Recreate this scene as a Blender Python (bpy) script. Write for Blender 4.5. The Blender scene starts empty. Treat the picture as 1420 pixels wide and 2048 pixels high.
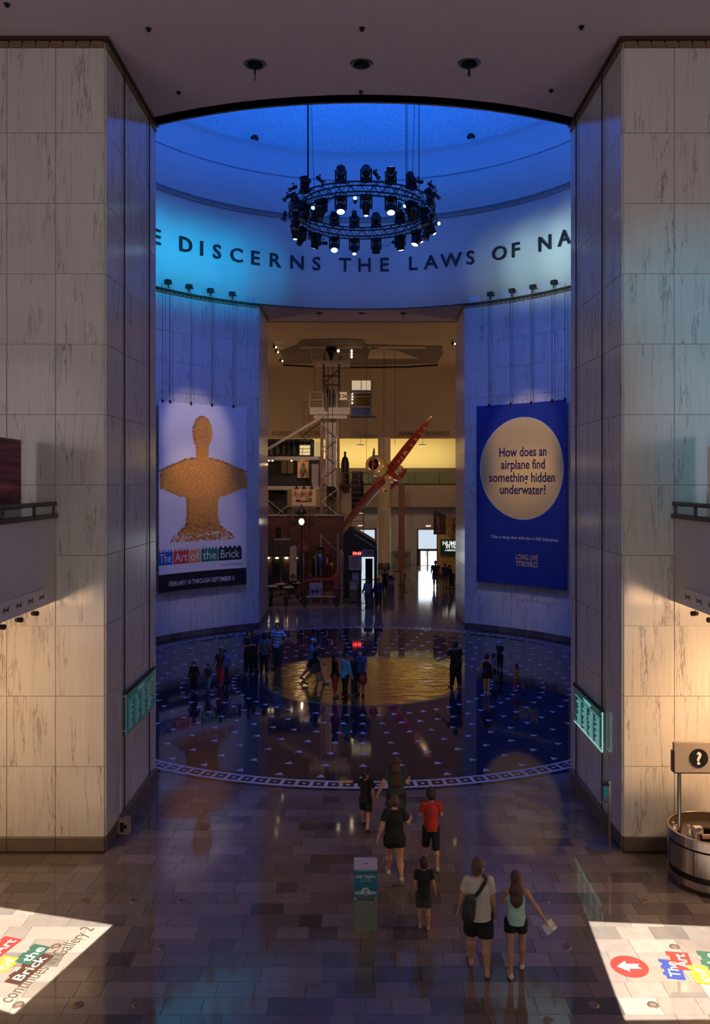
import bpy, bmesh, math, random
import numpy as np
from mathutils import Vector, Matrix
random.seed(7)
PI = math.pi
R = math.radians
scn = bpy.context.scene
col = scn.collection
# ------------------------------------------------------------ camera, world, lights, exposure
F, CX, CY, CH = 1625.0, 721.0, 962.0, 7.4          # focal length in px, optical axis in px, camera height
cam = bpy.data.cameras.new('camera'); camo = bpy.data.objects.new('camera', cam); col.objects.link(camo)
camo.location = (0, 0, CH); camo.rotation_euler = (R(90), 0, 0)
cam.sensor_width = 36; cam.lens = F / 2048 * 36
cam.shift_x = (710 - CX) / 2048; cam.shift_y = (CY - 1024) / 2048
cam.clip_end = 300
scn.camera = camo
vs = scn.view_settings
scn.display_settings.display_device = 'sRGB'
vs.view_transform = 'Standard'; vs.look = 'None'; vs.gamma = 1.0; vs.use_curve_mapping = False
vs.exposure = 0.0
w = bpy.data.worlds.new('world'); scn.world = w; w.use_nodes = True
w.node_tree.nodes['Background'].inputs[0].default_value = (0.05, 0.055, 0.07, 1)
w.node_tree.nodes['Background'].inputs[1].default_value = 1.0
CCX, CCY, RR, HW = 0.07, 30.46, 11.5, 5.18          # rotunda axis, radius, half width of its openings
ZC = 16.25

def aim(o, target):
    d = Vector(target) - o.location
    o.rotation_euler = d.to_track_quat('-Z', 'Y').to_euler()
def area(loc, target, sx, sy, power, color, spread=180):
    l = bpy.data.lights.new('area_light', 'AREA'); l.shape = 'RECTANGLE'; l.size = sx; l.size_y = sy
    l.energy = power; l.color = color; l.spread = R(spread)
    o = bpy.data.objects.new('area_light', l); col.objects.link(o); o.location = loc; aim(o, target); return o
def spot(loc, target, ang, power, color, blend=0.6, radius=0.08):
    l = bpy.data.lights.new('spot_light', 'SPOT'); l.spot_size = R(ang); l.spot_blend = blend
    l.energy = power; l.color = color; l.shadow_soft_size = radius
    o = bpy.data.objects.new('spot_light', l); col.objects.link(o); o.location = loc; aim(o, target); return o
def point(loc, power, color, radius=0.1):
    l = bpy.data.lights.new('point_light', 'POINT'); l.energy = power; l.color = color; l.shadow_soft_size = radius
    o = bpy.data.objects.new('point_light', l); col.objects.link(o); o.location = loc; return o
at_x = lambda px, D: (px - CX)*D/F
BLUE, CYAN, PALE, VIO = (0.0, 0.15, 1.0), (0.0, 0.52, 1.0), (0.62, 0.95, 0.95), (0.22, 0.30, 1.0)
WARM, MAUVE = (1.0, 0.57, 0.27), (1.0, 0.78, 0.98)
# blue wash thrown up into the dome by the ring of moving heads, coloured washes on the frieze
for a in range(0, 360, 60):
    spot((CCX + 3.4*math.sin(R(a)), CCY - 3.4*math.cos(R(a)), 18.6), (CCX + 6*math.sin(R(a)), CCY - 6*math.cos(R(a)), 28), 130, 2000, BLUE, 1.0, .2)
def on_wall(th, z): return (CCX + RR*math.sin(R(th)), CCY + RR*math.cos(R(th)), z)
for th, pw, c, an in ((-60, 1300, CYAN, 42), (-50, 1300, CYAN, 42), (-40, 1250, CYAN, 42), (-30, 950, (0, .42, 1), 42), (-17, 190, (.05, .25, 1), 46), (0, 330, (.10, .22, 1), 60), (20, 300, (.12, .25, 1), 46), (38, 380, PALE, 38), (47, 950, PALE, 38), (58, 1200, PALE, 40)):
    spot((CCX + 3.6*math.sin(R(th)), CCY + 3.6*math.cos(R(th)), 16.9), on_wall(th, 17.7), an, pw, c, 1.0, .2)
# washes down the marble of the drum and onto the dark floor
for sx in (-1, 1):
    spot((sx*3.8, 32.0, 16.8), (sx*8.2, 38.3, 8), 100, 850, (.15, .20, 1.0), 1.0, .2)
    spot((sx*3.4, 32.2, 16.6), (sx*7.9, 38.6, 9.4), 25, 1500, (1, .76, .66), .7, .1)
    spot((sx*3.4, 32.2, 16.6), (sx*7.9, 38.6, 5.4), 25, 1500, (1, .76, .66), .7, .1)
spot((0, 30.4, 16.6), (0, 30, 0), 95, 3600, (0.03, .10, 1.0), 1.0, .2)
# daylight reaching the entrance hall from behind the camera, added ceiling fill, coloured spots on the piers
area((0, -10.5, 9), (0, 10, 6), 14, 10, 430, (.98, .93, .86))
for sx in (-1, 1): area((sx*9.5, 6, 7.3), (sx*2.0, 12, 16.2), 5, 12, 260, (1.0, .84, .84), 150)  # added fill for the ceiling, set unseen above the balcony floors
spot((3.0, 2.0, 15.8), (7.0, 16.25, 9.6), 26, 3000, (0.03, .62, 1.0), 1.0, .2)
spot((-2.5, 2.0, 15.8), (-7.6, 16.25, 8.9), 22, 900, (1.0, .40, .70), 1.0, .2)
# warm fittings in the soffits of the two balconies, over the foot of the piers
for sx, pw in ((-1, 175), (1, 300)):
    area((sx*8.2, 13.4, 4.85), (sx*7.3, 16.3, 1.6), 3.6, 1.2, pw, WARM, 150)
spot((7.6, 13.2, 4.7), (7.6, 16.25, 2.2), 75, 420, WARM, 1.0, .15)
for sx in (-1, 1): area((sx*8.8, 9.5, 4.9), (sx*8.0, 10.5, 0), 3, 4, 22, WARM, 150)
# back hall: warm house light, added fill spots, daylight through the far doors, lit gallery
for sx in (-1, 1):
    for yy in (50, 62): spot((sx*12.5, yy, 8.5), (-sx*1.0, yy + 5, 14.5), 150, 880, (1.0, .60, .32), 1.0, .4)
spot((-3.6, 45.3, 15.8), (-3.6, 50.5, 1.2), 38, 1500, (1.0, .62, .42), 1.0, .1)  # added spot to brighten the steam engine
spot((3.5, 50.5, 2.2), (1.9, 57, 8.5), 34, 500, (1.0, .72, .5), 1.0, .1)  # added spot under the aeroplane to brighten it, no fitting here
area((at_x(855, 71), 70.9, 1.8), (at_x(855, 71), 50, 0), 1.6, 2.6, 30, (.80, .90, 1.0))
area((at_x(724, 71), 70.9, 1.8), (at_x(724, 71), 50, 0), 1.6, 2.6, 14, (.80, .90, 1.0))
spot((-1.5, 46.5, 13.8), (-2.6, 57, 8.5), 62, 1500, (1.0, .66, .46), 1.0, .3)  # added spot to brighten the headframe and its beams
area((1.5, 75, 10.8), (1.5, 77, 8), 16, .3, 400, (1.0, .80, .38))
spot((3.2, 58.5, 8.0), (5.0, 62, 3), 90, 420, (1, .7, .35), 1.0, .2)

# ------------------------------------------------------------ materials
MATS = {}
def nt(name):
    m = bpy.data.materials.new(name); m.use_nodes = True
    t = m.node_tree; b = t.nodes['Principled BSDF']; MATS[name] = m
    return m, t, b
def mat(name, c, rough=.5, metal=0.0, spec=.5, emit=0.0, coat=0.0, bump=0.0, bscale=20.0, var=0.0):
    if name in MATS: return MATS[name]
    m, t, b = nt(name)
    b.inputs['Base Color'].default_value = (*c, 1); b.inputs['Roughness'].default_value = rough
    b.inputs['Metallic'].default_value = metal; b.inputs['Specular IOR Level'].default_value = spec
    b.inputs['Coat Weight'].default_value = coat
    if emit: b.inputs['Emission Color'].default_value = (*c, 1); b.inputs['Emission Strength'].default_value = emit
    n = t.nodes.new('ShaderNodeTexNoise'); n.inputs['Scale'].default_value = bscale; n.inputs['Detail'].default_value = 4
    tc = t.nodes.new('ShaderNodeTexCoord'); t.links.new(tc.outputs['Object'], n.inputs['Vector'])
    if bump:
        bp = t.nodes.new('ShaderNodeBump'); bp.inputs['Strength'].default_value = bump; bp.inputs['Distance'].default_value = .02
        t.links.new(n.outputs['Fac'], bp.inputs['Height']); t.links.new(bp.outputs[0], b.inputs['Normal'])
    v = var or .08
    mx = t.nodes.new('ShaderNodeMix'); mx.data_type = 'RGBA'
    mx.inputs[6].default_value = (*[x*(1-v) for x in c], 1); mx.inputs[7].default_value = (*[min(1, x*(1+v)) for x in c], 1)
    t.links.new(n.outputs['Fac'], mx.inputs[0]); t.links.new(mx.outputs[2], b.inputs['Base Color'])
    return m
def node(t, kind, **kw):
    n = t.nodes.new(kind)
    for k, v in kw.items(): setattr(n, k, v)
    return n
def marble(name, base, vein, rough=.16, strength=1.0):
    m, t, b = nt(name)
    tc = node(t, 'ShaderNodeTexCoord'); oi = node(t, 'ShaderNodeObjectInfo')
    mul = node(t, 'ShaderNodeMath', operation='MULTIPLY'); mul.inputs[1].default_value = 37.0
    t.links.new(oi.outputs['Random'], mul.inputs[0])
    add = node(t, 'ShaderNodeVectorMath', operation='ADD')
    t.links.new(tc.outputs['Object'], add.inputs[0]); t.links.new(mul.outputs[0], add.inputs[1])
    mp = node(t, 'ShaderNodeMapping'); mp.inputs['Scale'].default_value = (2.0, 2.0, .17); mp.inputs['Rotation'].default_value = (0, R(7), 0)
    t.links.new(add.outputs[0], mp.inputs['Vector'])
    n1 = node(t, 'ShaderNodeTexNoise'); n1.inputs['Scale'].default_value = 1.5; n1.inputs['Detail'].default_value = 7; n1.inputs['Distortion'].default_value = .15; n1.inputs['Roughness'].default_value = .62
    t.links.new(mp.outputs[0], n1.inputs['Vector'])
    s = node(t, 'ShaderNodeMath', operation='SUBTRACT'); s.inputs[1].default_value = .5; t.links.new(n1.outputs['Fac'], s.inputs[0])
    ab = node(t, 'ShaderNodeMath', operation='ABSOLUTE'); t.links.new(s.outputs[0], ab.inputs[0])
    mr = node(t, 'ShaderNodeMapRange'); mr.inputs['From Max'].default_value = .016; mr.inputs['To Min'].default_value = 1; mr.inputs['To Max'].default_value = 0
    t.links.new(ab.outputs[0], mr.inputs['Value'])
    n2 = node(t, 'ShaderNodeTexNoise'); n2.inputs['Scale'].default_value = 2.2; n2.inputs['Detail'].default_value = 3
    mp2 = node(t, 'ShaderNodeMapping'); mp2.inputs['Scale'].default_value = (1, 1, .3); t.links.new(add.outputs[0], mp2.inputs['Vector']); t.links.new(mp2.outputs[0], n2.inputs['Vector'])
    mr2 = node(t, 'ShaderNodeMapRange'); mr2.inputs['From Min'].default_value = .38; mr2.inputs['From Max'].default_value = .62
    t.links.new(n2.outputs['Fac'], mr2.inputs['Value'])
    mm = node(t, 'ShaderNodeMath', operation='MULTIPLY'); t.links.new(mr.outputs[0], mm.inputs[0]); t.links.new(mr2.outputs[0], mm.inputs[1])
    n3 = node(t, 'ShaderNodeTexNoise'); n3.inputs['Scale'].default_value = 5; n3.inputs['Detail'].default_value = 6
    mp3 = node(t, 'ShaderNodeMapping'); mp3.inputs['Scale'].default_value = (3, 3, .15); t.links.new(add.outputs[0], mp3.inputs['Vector']); t.links.new(mp3.outputs[0], n3.inputs['Vector'])
    b1 = node(t, 'ShaderNodeMix', data_type='RGBA'); b1.inputs[6].default_value = (*[x*.84 for x in base], 1); b1.inputs[7].default_value = (*[min(1, x*1.1) for x in base], 1)
    t.links.new(n3.outputs['Fac'], b1.inputs[0])
    fs = node(t, 'ShaderNodeMath', operation='MULTIPLY'); fs.inputs[1].default_value = strength; t.links.new(mm.outputs[0], fs.inputs[0])
    b2 = node(t, 'ShaderNodeMix', data_type='RGBA'); b2.inputs[7].default_value = (*vein, 1)
    t.links.new(fs.outputs[0], b2.inputs[0]); t.links.new(b1.outputs[2], b2.inputs[6])
    t.links.new(b2.outputs[2], b.inputs['Base Color']); b.inputs['Roughness'].default_value = rough
    return m
M_MARBLE = marble('white_veined_marble', (.62, .60, .57), (.09, .075, .07), .16, .75)
def tilemat(name, cols, rough, coat=0.0, wob=.0):
    m, t, b = nt(name)
    oi = node(t, 'ShaderNodeObjectInfo'); at = node(t, 'ShaderNodeAttribute', attribute_name='shade')
    a = node(t, 'ShaderNodeMath', operation='ADD'); t.links.new(oi.outputs['Random'], a.inputs[0]); t.links.new(at.outputs['Fac'], a.inputs[1])
    fr = node(t, 'ShaderNodeMath', operation='FRACT'); t.links.new(a.outputs[0], fr.inputs[0])
    cr = node(t, 'ShaderNodeValToRGB'); t.links.new(fr.outputs[0], cr.inputs[0])
    while len(cr.color_ramp.elements) < len(cols): cr.color_ramp.elements.new(.5)
    for i, c in enumerate(cols):
        cr.color_ramp.elements[i].position = i/(len(cols)-1); cr.color_ramp.elements[i].color = (*c, 1)
    g = node(t, 'ShaderNodeNewGeometry'); n = node(t, 'ShaderNodeTexNoise'); n.inputs['Scale'].default_value = 6; n.inputs['Detail'].default_value = 6
    t.links.new(g.outputs['Position'], n.inputs['Vector'])
    mr = node(t, 'ShaderNodeMapRange'); mr.inputs['To Min'].default_value = .8; mr.inputs['To Max'].default_value = 1.2; t.links.new(n.outputs['Fac'], mr.inputs['Value'])
    vm = node(t, 'ShaderNodeVectorMath', operation='SCALE'); t.links.new(cr.outputs[0], vm.inputs[0]); t.links.new(mr.outputs[0], vm.inputs['Scale'])
    t.links.new(vm.outputs[0], b.inputs['Base Color']); b.inputs['Roughness'].default_value = rough; b.inputs['Specular IOR Level'].default_value = .8; b.inputs['Coat Weight'].default_value = coat
    b.inputs['Coat Roughness'].default_value = .05
    if wob:
        n2 = node(t, 'ShaderNodeTexNoise'); n2.inputs['Scale'].default_value = 3.0; n2.inputs['Detail'].default_value = 2
        t.links.new(g.outputs['Position'], n2.inputs['Vector'])
        bp = node(t, 'ShaderNodeBump'); bp.inputs['Strength'].default_value = wob; bp.inputs['Distance'].default_value = .02
        t.links.new(n2.outputs['Fac'], bp.inputs['Height']); t.links.new(bp.outputs[0], b.inputs['Normal'])
    return m
M_TILE = tilemat('polished_limestone_tile', [(.065, .055, .054), (.14, .12, .115), (.105, .09, .086), (.19, .165, .155), (.12, .097, .09), (.155, .13, .125)], .055, 0, .02)
M_BASE = tilemat('dark_base_stone', [(.10, .075, .06), (.16, .125, .10), (.08, .06, .05)], .3)
M_CEIL = mat('painted_plaster_ceiling', (.50, .40, .44), .85, bump=.1, bscale=3)
M_DRUM = mat('white_plaster_drum', (.78, .80, .80), .8, var=.03)
M_DOME = mat('sprayed_acoustic_dome', (.70, .72, .74), .95, bump=1.0, bscale=9, var=.35)
M_BRONZE = mat('dark_bronze', (.10, .065, .045), .4, .7)
M_BRZ2 = mat('aged_bronze_panel', (.30, .19, .11), .45, .5)
M_GRAN = mat('polished_black_granite', (.022, .021, .027), .05, 0, .5, bump=.02, bscale=2, var=.5)
M_WHITE_IN = mat('white_stone_inlay', (.50, .50, .55), .2)
M_DARK_IN = mat('black_stone_inlay', (.02, .018, .02), .12)
M_BLACK = mat('black_metal', (.012, .012, .014), .45, .3)
M_CHAR = mat('charcoal_fabric', (.02, .02, .022), .8)
M_STEEL = mat('brushed_steel', (.42, .38, .35), .28, 1.0, var=.25, bscale=3)
M_GREYM = mat('grey_painted_metal', (.30, .29, .30), .5)
M_WPAINT = mat('white_wall_paint', (.55, .52, .52), .8, var=.03)
M_TAN = mat('tan_wall_paint', (.36, .28, .20), .85, var=.05)
M_YEL = mat('cream_gallery_wall', (.72, .62, .36), .8)
M_BROWN = mat('brown_painted_rail', (.055, .035, .028), .45)
def emis(name, c, s):
    if name in MATS: return MATS[name]
    m, t, b = nt(name); b.inputs['Base Color'].default_value = (.02, .02, .02, 1)
    b.inputs['Emission Color'].default_value = (*c, 1); b.inputs['Emission Strength'].default_value = s; return m
def glass(name, c, rough=.03, alpha=.25):
    m, t, b = nt(name); b.inputs['Base Color'].default_value = (*c, 1); b.inputs['Roughness'].default_value = rough
    b.inputs['Alpha'].default_value = alpha; return m
M_GLASS = glass('clear_rail_glass', (.55, .65, .62), .03, .22)

# ------------------------------------------------------------ mesh builder
class MB:
    def __init__(s): s.v = []; s.f = []; s.m = []
    def add(s, vs_, fs, mi=0):
        o = len(s.v); s.v += [tuple(v) for v in vs_]; s.f += [tuple(i+o for i in f) for f in fs]; s.m += [mi]*len(fs)
        return s
    def box(s, x0, x1, y0, y1, z0, z1, mi=0, M=None):
        v = [(x, y, z) for z in (z0, z1) for y in (y0, y1) for x in (x0, x1)]
        if M is not None: v = [tuple(M @ Vector(p)) for p in v]
        return s.add(v, [(0, 2, 3, 1), (4, 5, 7, 6), (0, 1, 5, 4), (2, 6, 7, 3), (0, 4, 6, 2), (1, 3, 7, 5)], mi)
    def tube(s, a, b, r, r2=None, n=8, mi=0, cap=True):
        a = Vector(a); b = Vector(b); d = (b-a)
        if d.length < 1e-6: return s
        r2 = r if r2 is None else r2
        q = d.to_track_quat('Z', 'Y'); vs_ = []
        for p, rr in ((a, r), (b, r2)):
            for i in range(n):
                t = 2*PI*i/n; vs_.append(p + q @ Vector((rr*math.cos(t), rr*math.sin(t), 0)))
        fs = [(i, (i+1) % n, n+(i+1) % n, n+i) for i in range(n)]
        if cap: fs += [tuple(range(n-1, -1, -1)), tuple(range(n, 2*n))]
        return s.add(vs_, fs, mi)
    def path(s, pts, r, n=6, mi=0):
        for a, b in zip(pts[:-1], pts[1:]): s.tube(a, b, r, n=n, mi=mi)
        return s
    def lathe(s, prof, c=(0, 0, 0), n=24, mi=0, M=None, a0=0, a1=2*PI):
        full = abs(a1-a0-2*PI) < 1e-6; k = n if full else n+1; vs_ = []
        for (r, z) in prof:
            for i in range(k):
                t = a0+(a1-a0)*i/n; p = Vector((r*math.cos(t), r*math.sin(t), z))
                if M is not None: p = M @ p
                vs_.append((p[0]+c[0], p[1]+c[1], p[2]+c[2]))
        fs = []
        for j in range(len(prof)-1):
            for i in range(n):
                i2 = (i+1) % k; fs.append((j*k+i, j*k+i2, (j+1)*k+i2, (j+1)*k+i))
        return s.add(vs_, fs, mi)
    def poly(s, pts, mi=0): return s.add(pts, [tuple(range(len(pts)))], mi)
    def prism(s, pts, d, mi=0):                        # pts 3D loop extruded by vector d
        n = len(pts); d = Vector(d); p2 = [Vector(p)+d for p in pts]
        return s.add(list(pts)+p2, [tuple(range(n-1, -1, -1)), tuple(range(n, 2*n))]+[(i, (i+1) % n, n+(i+1) % n, n+i) for i in range(n)], mi)
    def ell(s, c, r, n=12, mi=0, M=None):
        m = n//2; prof = [(math.sin(PI*j/m), -math.cos(PI*j/m)) for j in range(m+1)]
        vs0 = len(s.v); s.lathe(prof, (0, 0, 0), n, mi)
        for i in range(vs0, len(s.v)):
            p = Vector((s.v[i][0]*r[0], s.v[i][1]*r[1], s.v[i][2]*r[2]))
            if M is not None: p = M @ p
            s.v[i] = (p[0]+c[0], p[1]+c[1], p[2]+c[2])
        return s
    def xform(s, fn): s.v = [tuple(fn(*p)) for p in s.v]; return s
    def mesh(s, name, mats, smooth=False):
        me = bpy.data.meshes.new(name); me.from_pydata(s.v, [], s.f)
        for m in (mats if isinstance(mats, (list, tuple)) else [mats]): me.materials.append(m)
        if any(s.m): me.polygons.foreach_set('material_index', s.m)
        if smooth: me.polygons.foreach_set('use_smooth', [True]*len(me.polygons))
        me.update(); return me
    def build(s, name, mats, parent=None, loc=(0, 0, 0), rz=0, smooth=False, **kw):
        o = bpy.data.objects.new(name, s.mesh(name, mats, smooth)); col.objects.link(o)
        o.location = loc; o.rotation_euler = (0, 0, rz)
        if parent is not None: o.parent = parent
        return tag(o, **kw)
def tag(o, label=None, cat=None, group=None, kind=None):
    if label: o['label'] = label
    if cat: o['category'] = cat
    if group: o['group'] = group
    if kind: o['kind'] = kind
    return o
def empty(name, loc=(0, 0, 0), rz=0, parent=None, **kw):
    o = bpy.data.objects.new(name, None); col.objects.link(o); o.location = loc; o.rotation_euler = (0, 0, rz); o.empty_display_size = .1
    if parent is not None: o.parent = parent
    return tag(o, **kw)
def inst(name, me, parent=None, loc=(0, 0, 0), rz=0, scale=None, **kw):
    o = bpy.data.objects.new(name, me); col.objects.link(o); o.location = loc; o.rotation_euler = (0, 0, rz)
    if scale: o.scale = scale
    if parent is not None: o.parent = parent
    return tag(o, **kw)
def copy_tree(o, parent=None):
    c = o.copy(); col.objects.link(c)
    if parent is not None: c.parent = parent
    for ch in list(o.children): copy_tree(ch, c)
    return c
def at(px, py, D): return Vector(((px-CX)*D/F, D, CH-(py-CY)*D/F))
def fl(px, py):
    D = F*CH/(py-CY); return Vector(((px-CX)*D/F, D, 0))
def lerp(a, b, t): return a+(b-a)*t
# text as flat or extruded mesh; returns centred MB in the x (right) z (up) plane, facing -y
_tc = {}
def text(s, height, depth=.0, bold=0.0, wfit=None, shear=0.0, spacing=1.0, cap=None):
    key = (s, bold, shear, spacing, depth > 0)
    if key not in _tc:
        c = bpy.data.curves.new('t', 'FONT'); c.body = s; c.size = 1; c.offset = bold; c.shear = shear; c.space_character = spacing; c.resolution_u = 3
        if depth > 0: c.extrude = .5
        o = bpy.data.objects.new('t', c); col.objects.link(o); dg = bpy.context.evaluated_depsgraph_get()
        me = bpy.data.meshes.new_from_object(o.evaluated_get(dg)); v = np.array([tuple(x.co) for x in me.vertices]); f = [tuple(p.vertices) for p in me.polygons]
        bpy.data.objects.remove(o); bpy.data.curves.remove(c); bpy.data.meshes.remove(me); _tc[key] = (v, f)
    v, f = _tc[key]; v = v.copy()
    lo, hi = v.min(0), v.max(0); sc = height/(cap if cap else (hi[1]-lo[1]))
    sx = sc if wfit is None else wfit/(hi[0]-lo[0])
    b = MB(); b.add([((p[0]-(lo[0]+hi[0])/2)*sx, -p[2]*depth*2 if depth else 0.0, ((p[1]-(lo[1]+hi[1])/2) if not cap else p[1])*sc) for p in v], f)
    return b
# ------------------------------------------------------------ slabs and tiles
COURSES = [.29+1.406*k for k in range(11)]+[16.05]
_slab = {}
def slab_mesh(wd, ht, m=None):
    m = m or M_MARBLE; key = (round(wd, 3), round(ht, 3), m.name)
    if key not in _slab:
        g, d, c = .005, .03, .006; x0, x1, z0, z1 = -wd/2+g, wd/2-g, g, ht-g
        v = [(x0, 0, z0), (x1, 0, z0), (x1, 0, z1), (x0, 0, z1), (x0, -d+c, z0), (x1, -d+c, z0), (x1, -d+c, z1), (x0, -d+c, z1),
             (x0+c, -d, z0+c), (x1-c, -d, z0+c), (x1-c, -d, z1-c), (x0+c, -d, z1-c)]
        f = [(8, 9, 10, 11)]+[(4+i, 4+(i+1) % 4, 8+(i+1) % 4, 8+i) for i in range(4)]+[(i, (i+1) % 4, 4+(i+1) % 4, 4+i) for i in range(4)]
        b = MB(); b.add(v, f); _slab[key] = b.mesh('slab', m)
    return _slab[key]
def clad(parent, p0, p1, ncol, zs=COURSES, base=None):
    """slabs from p0 to p1 (left to right seen from the room); the room is on the right-hand normal"""
    p0 = Vector((*p0, 0)); p1 = Vector((*p1, 0)); d = p1-p0; wd = d.length/ncol; rz = math.atan2(d.y, d.x)
    for i in range(ncol):
        c = p0+d*((i+.5)/ncol)
        for z0, z1 in zip(zs[:-1], zs[1:]):
            inst('slab', slab_mesh(wd, z1-z0), parent, (c.x, c.y, z0), rz)
    if base:
        nrm = Vector((math.sin(rz), -math.cos(rz), 0)); nb = max(2, round(d.length/1.0)); wb = d.length/nb
        for i in range(nb):
            c = p0+d*((i+.5)/nb)+nrm*.01
            inst('base_block', slab_mesh(wb, .29, M_BASE), base, (c.x, c.y, 0), rz)
def dentils(parent, p0, p1, step=.27, z=16.05, h=.12):
    p0 = Vector((*p0, 0)); p1 = Vector((*p1, 0)); d = p1-p0; n = max(1, round(d.length/step)); rz = math.atan2(d.y, d.x)
    key = ('dentil', round(d.length/n, 3))
    if key not in _slab:
        b = MB(); b.box(-d.length/n*.43, d.length/n*.43, -.06, 0, 0, h); _slab[key] = b.mesh('dentil', M_BRZ2)
    for i in range(n):
        c = p0+d*((i+.5)/n); inst('dentil', _slab[key], parent, (c.x, c.y, z), rz)
def moulding(b, p0, p1, z0=16.17, z1=16.25, out=.10):
    p0 = Vector((*p0, 0)); p1 = Vector((*p1, 0)); d = (p1-p0).normalized(); nrm = Vector((d.y, -d.x, 0))*out
    b.prism([(*(p0.xy), z0), (*(p0.xy), z1), (*((p0+nrm).xy), z1), (*((p0+nrm).xy), z0+.02)], p1-p0)
def ang(th, r=RR): return (CCX+r*math.sin(R(th)), CCY+r*math.cos(R(th)))
TH0 = math.degrees(math.asin(HW/RR)); YN = CCY-math.sqrt(RR*RR-HW*HW); YF = CCY+math.sqrt(RR*RR-HW*HW)
Y0, Y1 = 16.25, CCY+(CCY-16.25)
XL, XR = CCX-HW-.005, CCX+HW+.005
# ---- entrance piers: front faces, inner cheeks
for side, xi, xo, cw in (('left', XL, -13.0, .975), ('right', XR, 13.0, 1.01)):
    sg = -1 if side == 'left' else 1
    b = MB(); xa, xb = sorted((xi, xo)); arc = [ang(180-sg*(-1)*0+0)] if False else None
    pts = [(xi, Y0), (xo, Y0), (xo, YN)]+[ang(180-sg*t) for t in np.linspace(90-TH0, TH0, 8)]
    pts = [(p[0], p[1]) for p in pts]
    b.prism([(x, y, 0) for x, y in pts], (0, 0, 16.6))
    wl = b.build('wall_front_'+side, M_MARBLE, kind='structure')
    bs = MB(); bs.box(xa, xb, Y0-.02, Y0+.05, 0, .28); bs.box(xi-.02, xi+.02, Y0, YN, 0, .28)
    bsb = bs.build('baseboard_front_'+side, M_BASE, kind='structure')
    tr = MB()
    if sg < 0:
        clad(wl, (xi-5*cw, Y0), (xi, Y0), 5, base=bsb); clad(wl, (xi, Y0), (xi, YN), 4, base=bsb)
        moulding(tr, (xo, Y0), (xi, Y0)); moulding(tr, (xi, Y0-.1), (xi, YN))
    else:
        clad(wl, (xi, Y0), (xi+5*cw, Y0), 5, base=bsb); clad(wl, (xi, YN), (xi, Y0), 4, base=bsb)
        moulding(tr, (xi, Y0), (xo, Y0)); moulding(tr, (xi, YN), (xi, Y0-.1))
    tb = tr.build('trim_front_'+side, M_BRONZE, kind='structure')
    if sg < 0: dentils(tb, (xi-12*.27, Y0), (xi, Y0)); dentils(tb, (xi, Y0), (xi, YN))
    else: dentils(tb, (xi, Y0), (xi+12*.27, Y0)); dentils(tb, (xi, YN), (xi, Y0))
# ---- far quarter walls of the drum, with the jambs of the far opening
for side, sg in (('left', -1), ('right', 1)):
    b = MB(); xi = XL if sg < 0 else XR
    arc = [ang(sg*t) for t in np.linspace(TH0, 90-TH0, 9)]
    so = CCX+sg*16; pts = [(xi, Y1)]+arc+[(so, arc[-1][1]), (so, Y1)]
    b.prism([(x, y, 0) for x, y in pts], (0, 0, 16.6))
    wl = b.build('wall_back_'+side, M_MARBLE, kind='structure')
    bs = MB(); bs.prism([(x, y, 0) for x, y in [ang(sg*t, RR-.03) for t in np.linspace(TH0, 90-TH0, 9)]+[ang(sg*t, RR+.1) for t in np.linspace(90-TH0, TH0, 9)]], (0, 0, .28))
    bs.box(xi-.02, xi+.02, YF, Y1, 0, .28)
    bsb = bs.build('baseboard_back_'+side, M_BASE, kind='structure')
    tr = MB(); seg = [ang(t, RR) for t in (np.linspace(TH0, 90-TH0, 7)*sg)]
    if sg < 0: seg = seg[::-1]
    for p, q in zip(seg[:-1], seg[1:]): moulding(tr, p, q)
    jam = ((xi, Y1), (xi, YF)) if sg > 0 else ((xi, YF), (xi, Y1))
    moulding(tr, *jam)
    tb = tr.build('trim_back_'+side, M_BRONZE, kind='structure')
    for p, q in zip(seg[:-1], seg[1:]): clad(wl, p, q, 1, base=bsb); dentils(tb, p, q)
    clad(wl, jam[0], jam[1], 2, base=bsb)
# side arms of the crossing, beyond the frame, closed so that light stays in
b = MB()
for sg in (-1, 1):
    x = CCX+sg*16; b.box(x-.1, x+.1, CCY-6, CCY+6, 0, 16.6); 
    b.box(min(CCX+sg*10.2, x), max(CCX+sg*10.2, x), CCY-6, CCY+6, ZC, ZC+.3)
b.build('wall_side_arms', M_WPAINT, kind='structure')
# ---- drum above the openings
n = 96
b = MB(); b.lathe([(RR+.35, ZC-.0), (RR, ZC), (RR, 20.75), (RR-.06, 20.8), (RR-.06, 22.8), (RR-.12, 22.85), (RR-.12, 24.1), (RR-.55, 24.12)], (CCX, CCY, 0), n)
b.f = [tuple(reversed(f)) for f in b.f]
b.build('wall_upper', M_DRUM, smooth=False, kind='structure')
for p in bpy.data.objects['wall_upper'].data.polygons: p.use_smooth = abs(p.normal.z) < .3
b = MB()
for rr, z in ((RR-.05, 20.72), (RR-.09, 20.82), (RR-.13, 20.92), (RR-.10, 22.82)):
    b.lathe([(rr+.06, z), (rr-.02, z), (rr-.04, z+.025), (rr-.02, z+.05), (rr+.06, z+.05)], (CCX, CCY, 0), n)
b.build('trim_cornice', mat('grey_plaster_moulding', (.33, .36, .40), .7), smooth=True, kind='structure')
b = MB(); b.lathe([(RR+.02, ZC-.015), (RR-.05, ZC-.015), (RR-.06, ZC+.0), (RR-.05, ZC+.04), (RR+.02, ZC+.04)], (CCX, CCY, 0), n)
b.build('trim_drum_foot', M_BRONZE, smooth=True, kind='structure')
b = MB(); rd = RR-.45; rise = 4.6; Rs = (rd*rd+rise*rise)/(2*rise)
prof = []
for k in range(14):
    a = math.asin(rd/Rs)*(1-k/13); prof.append((max(1e-4, Rs*math.sin(a)), 24.12+rise-Rs*(1-math.cos(a))))
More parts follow.
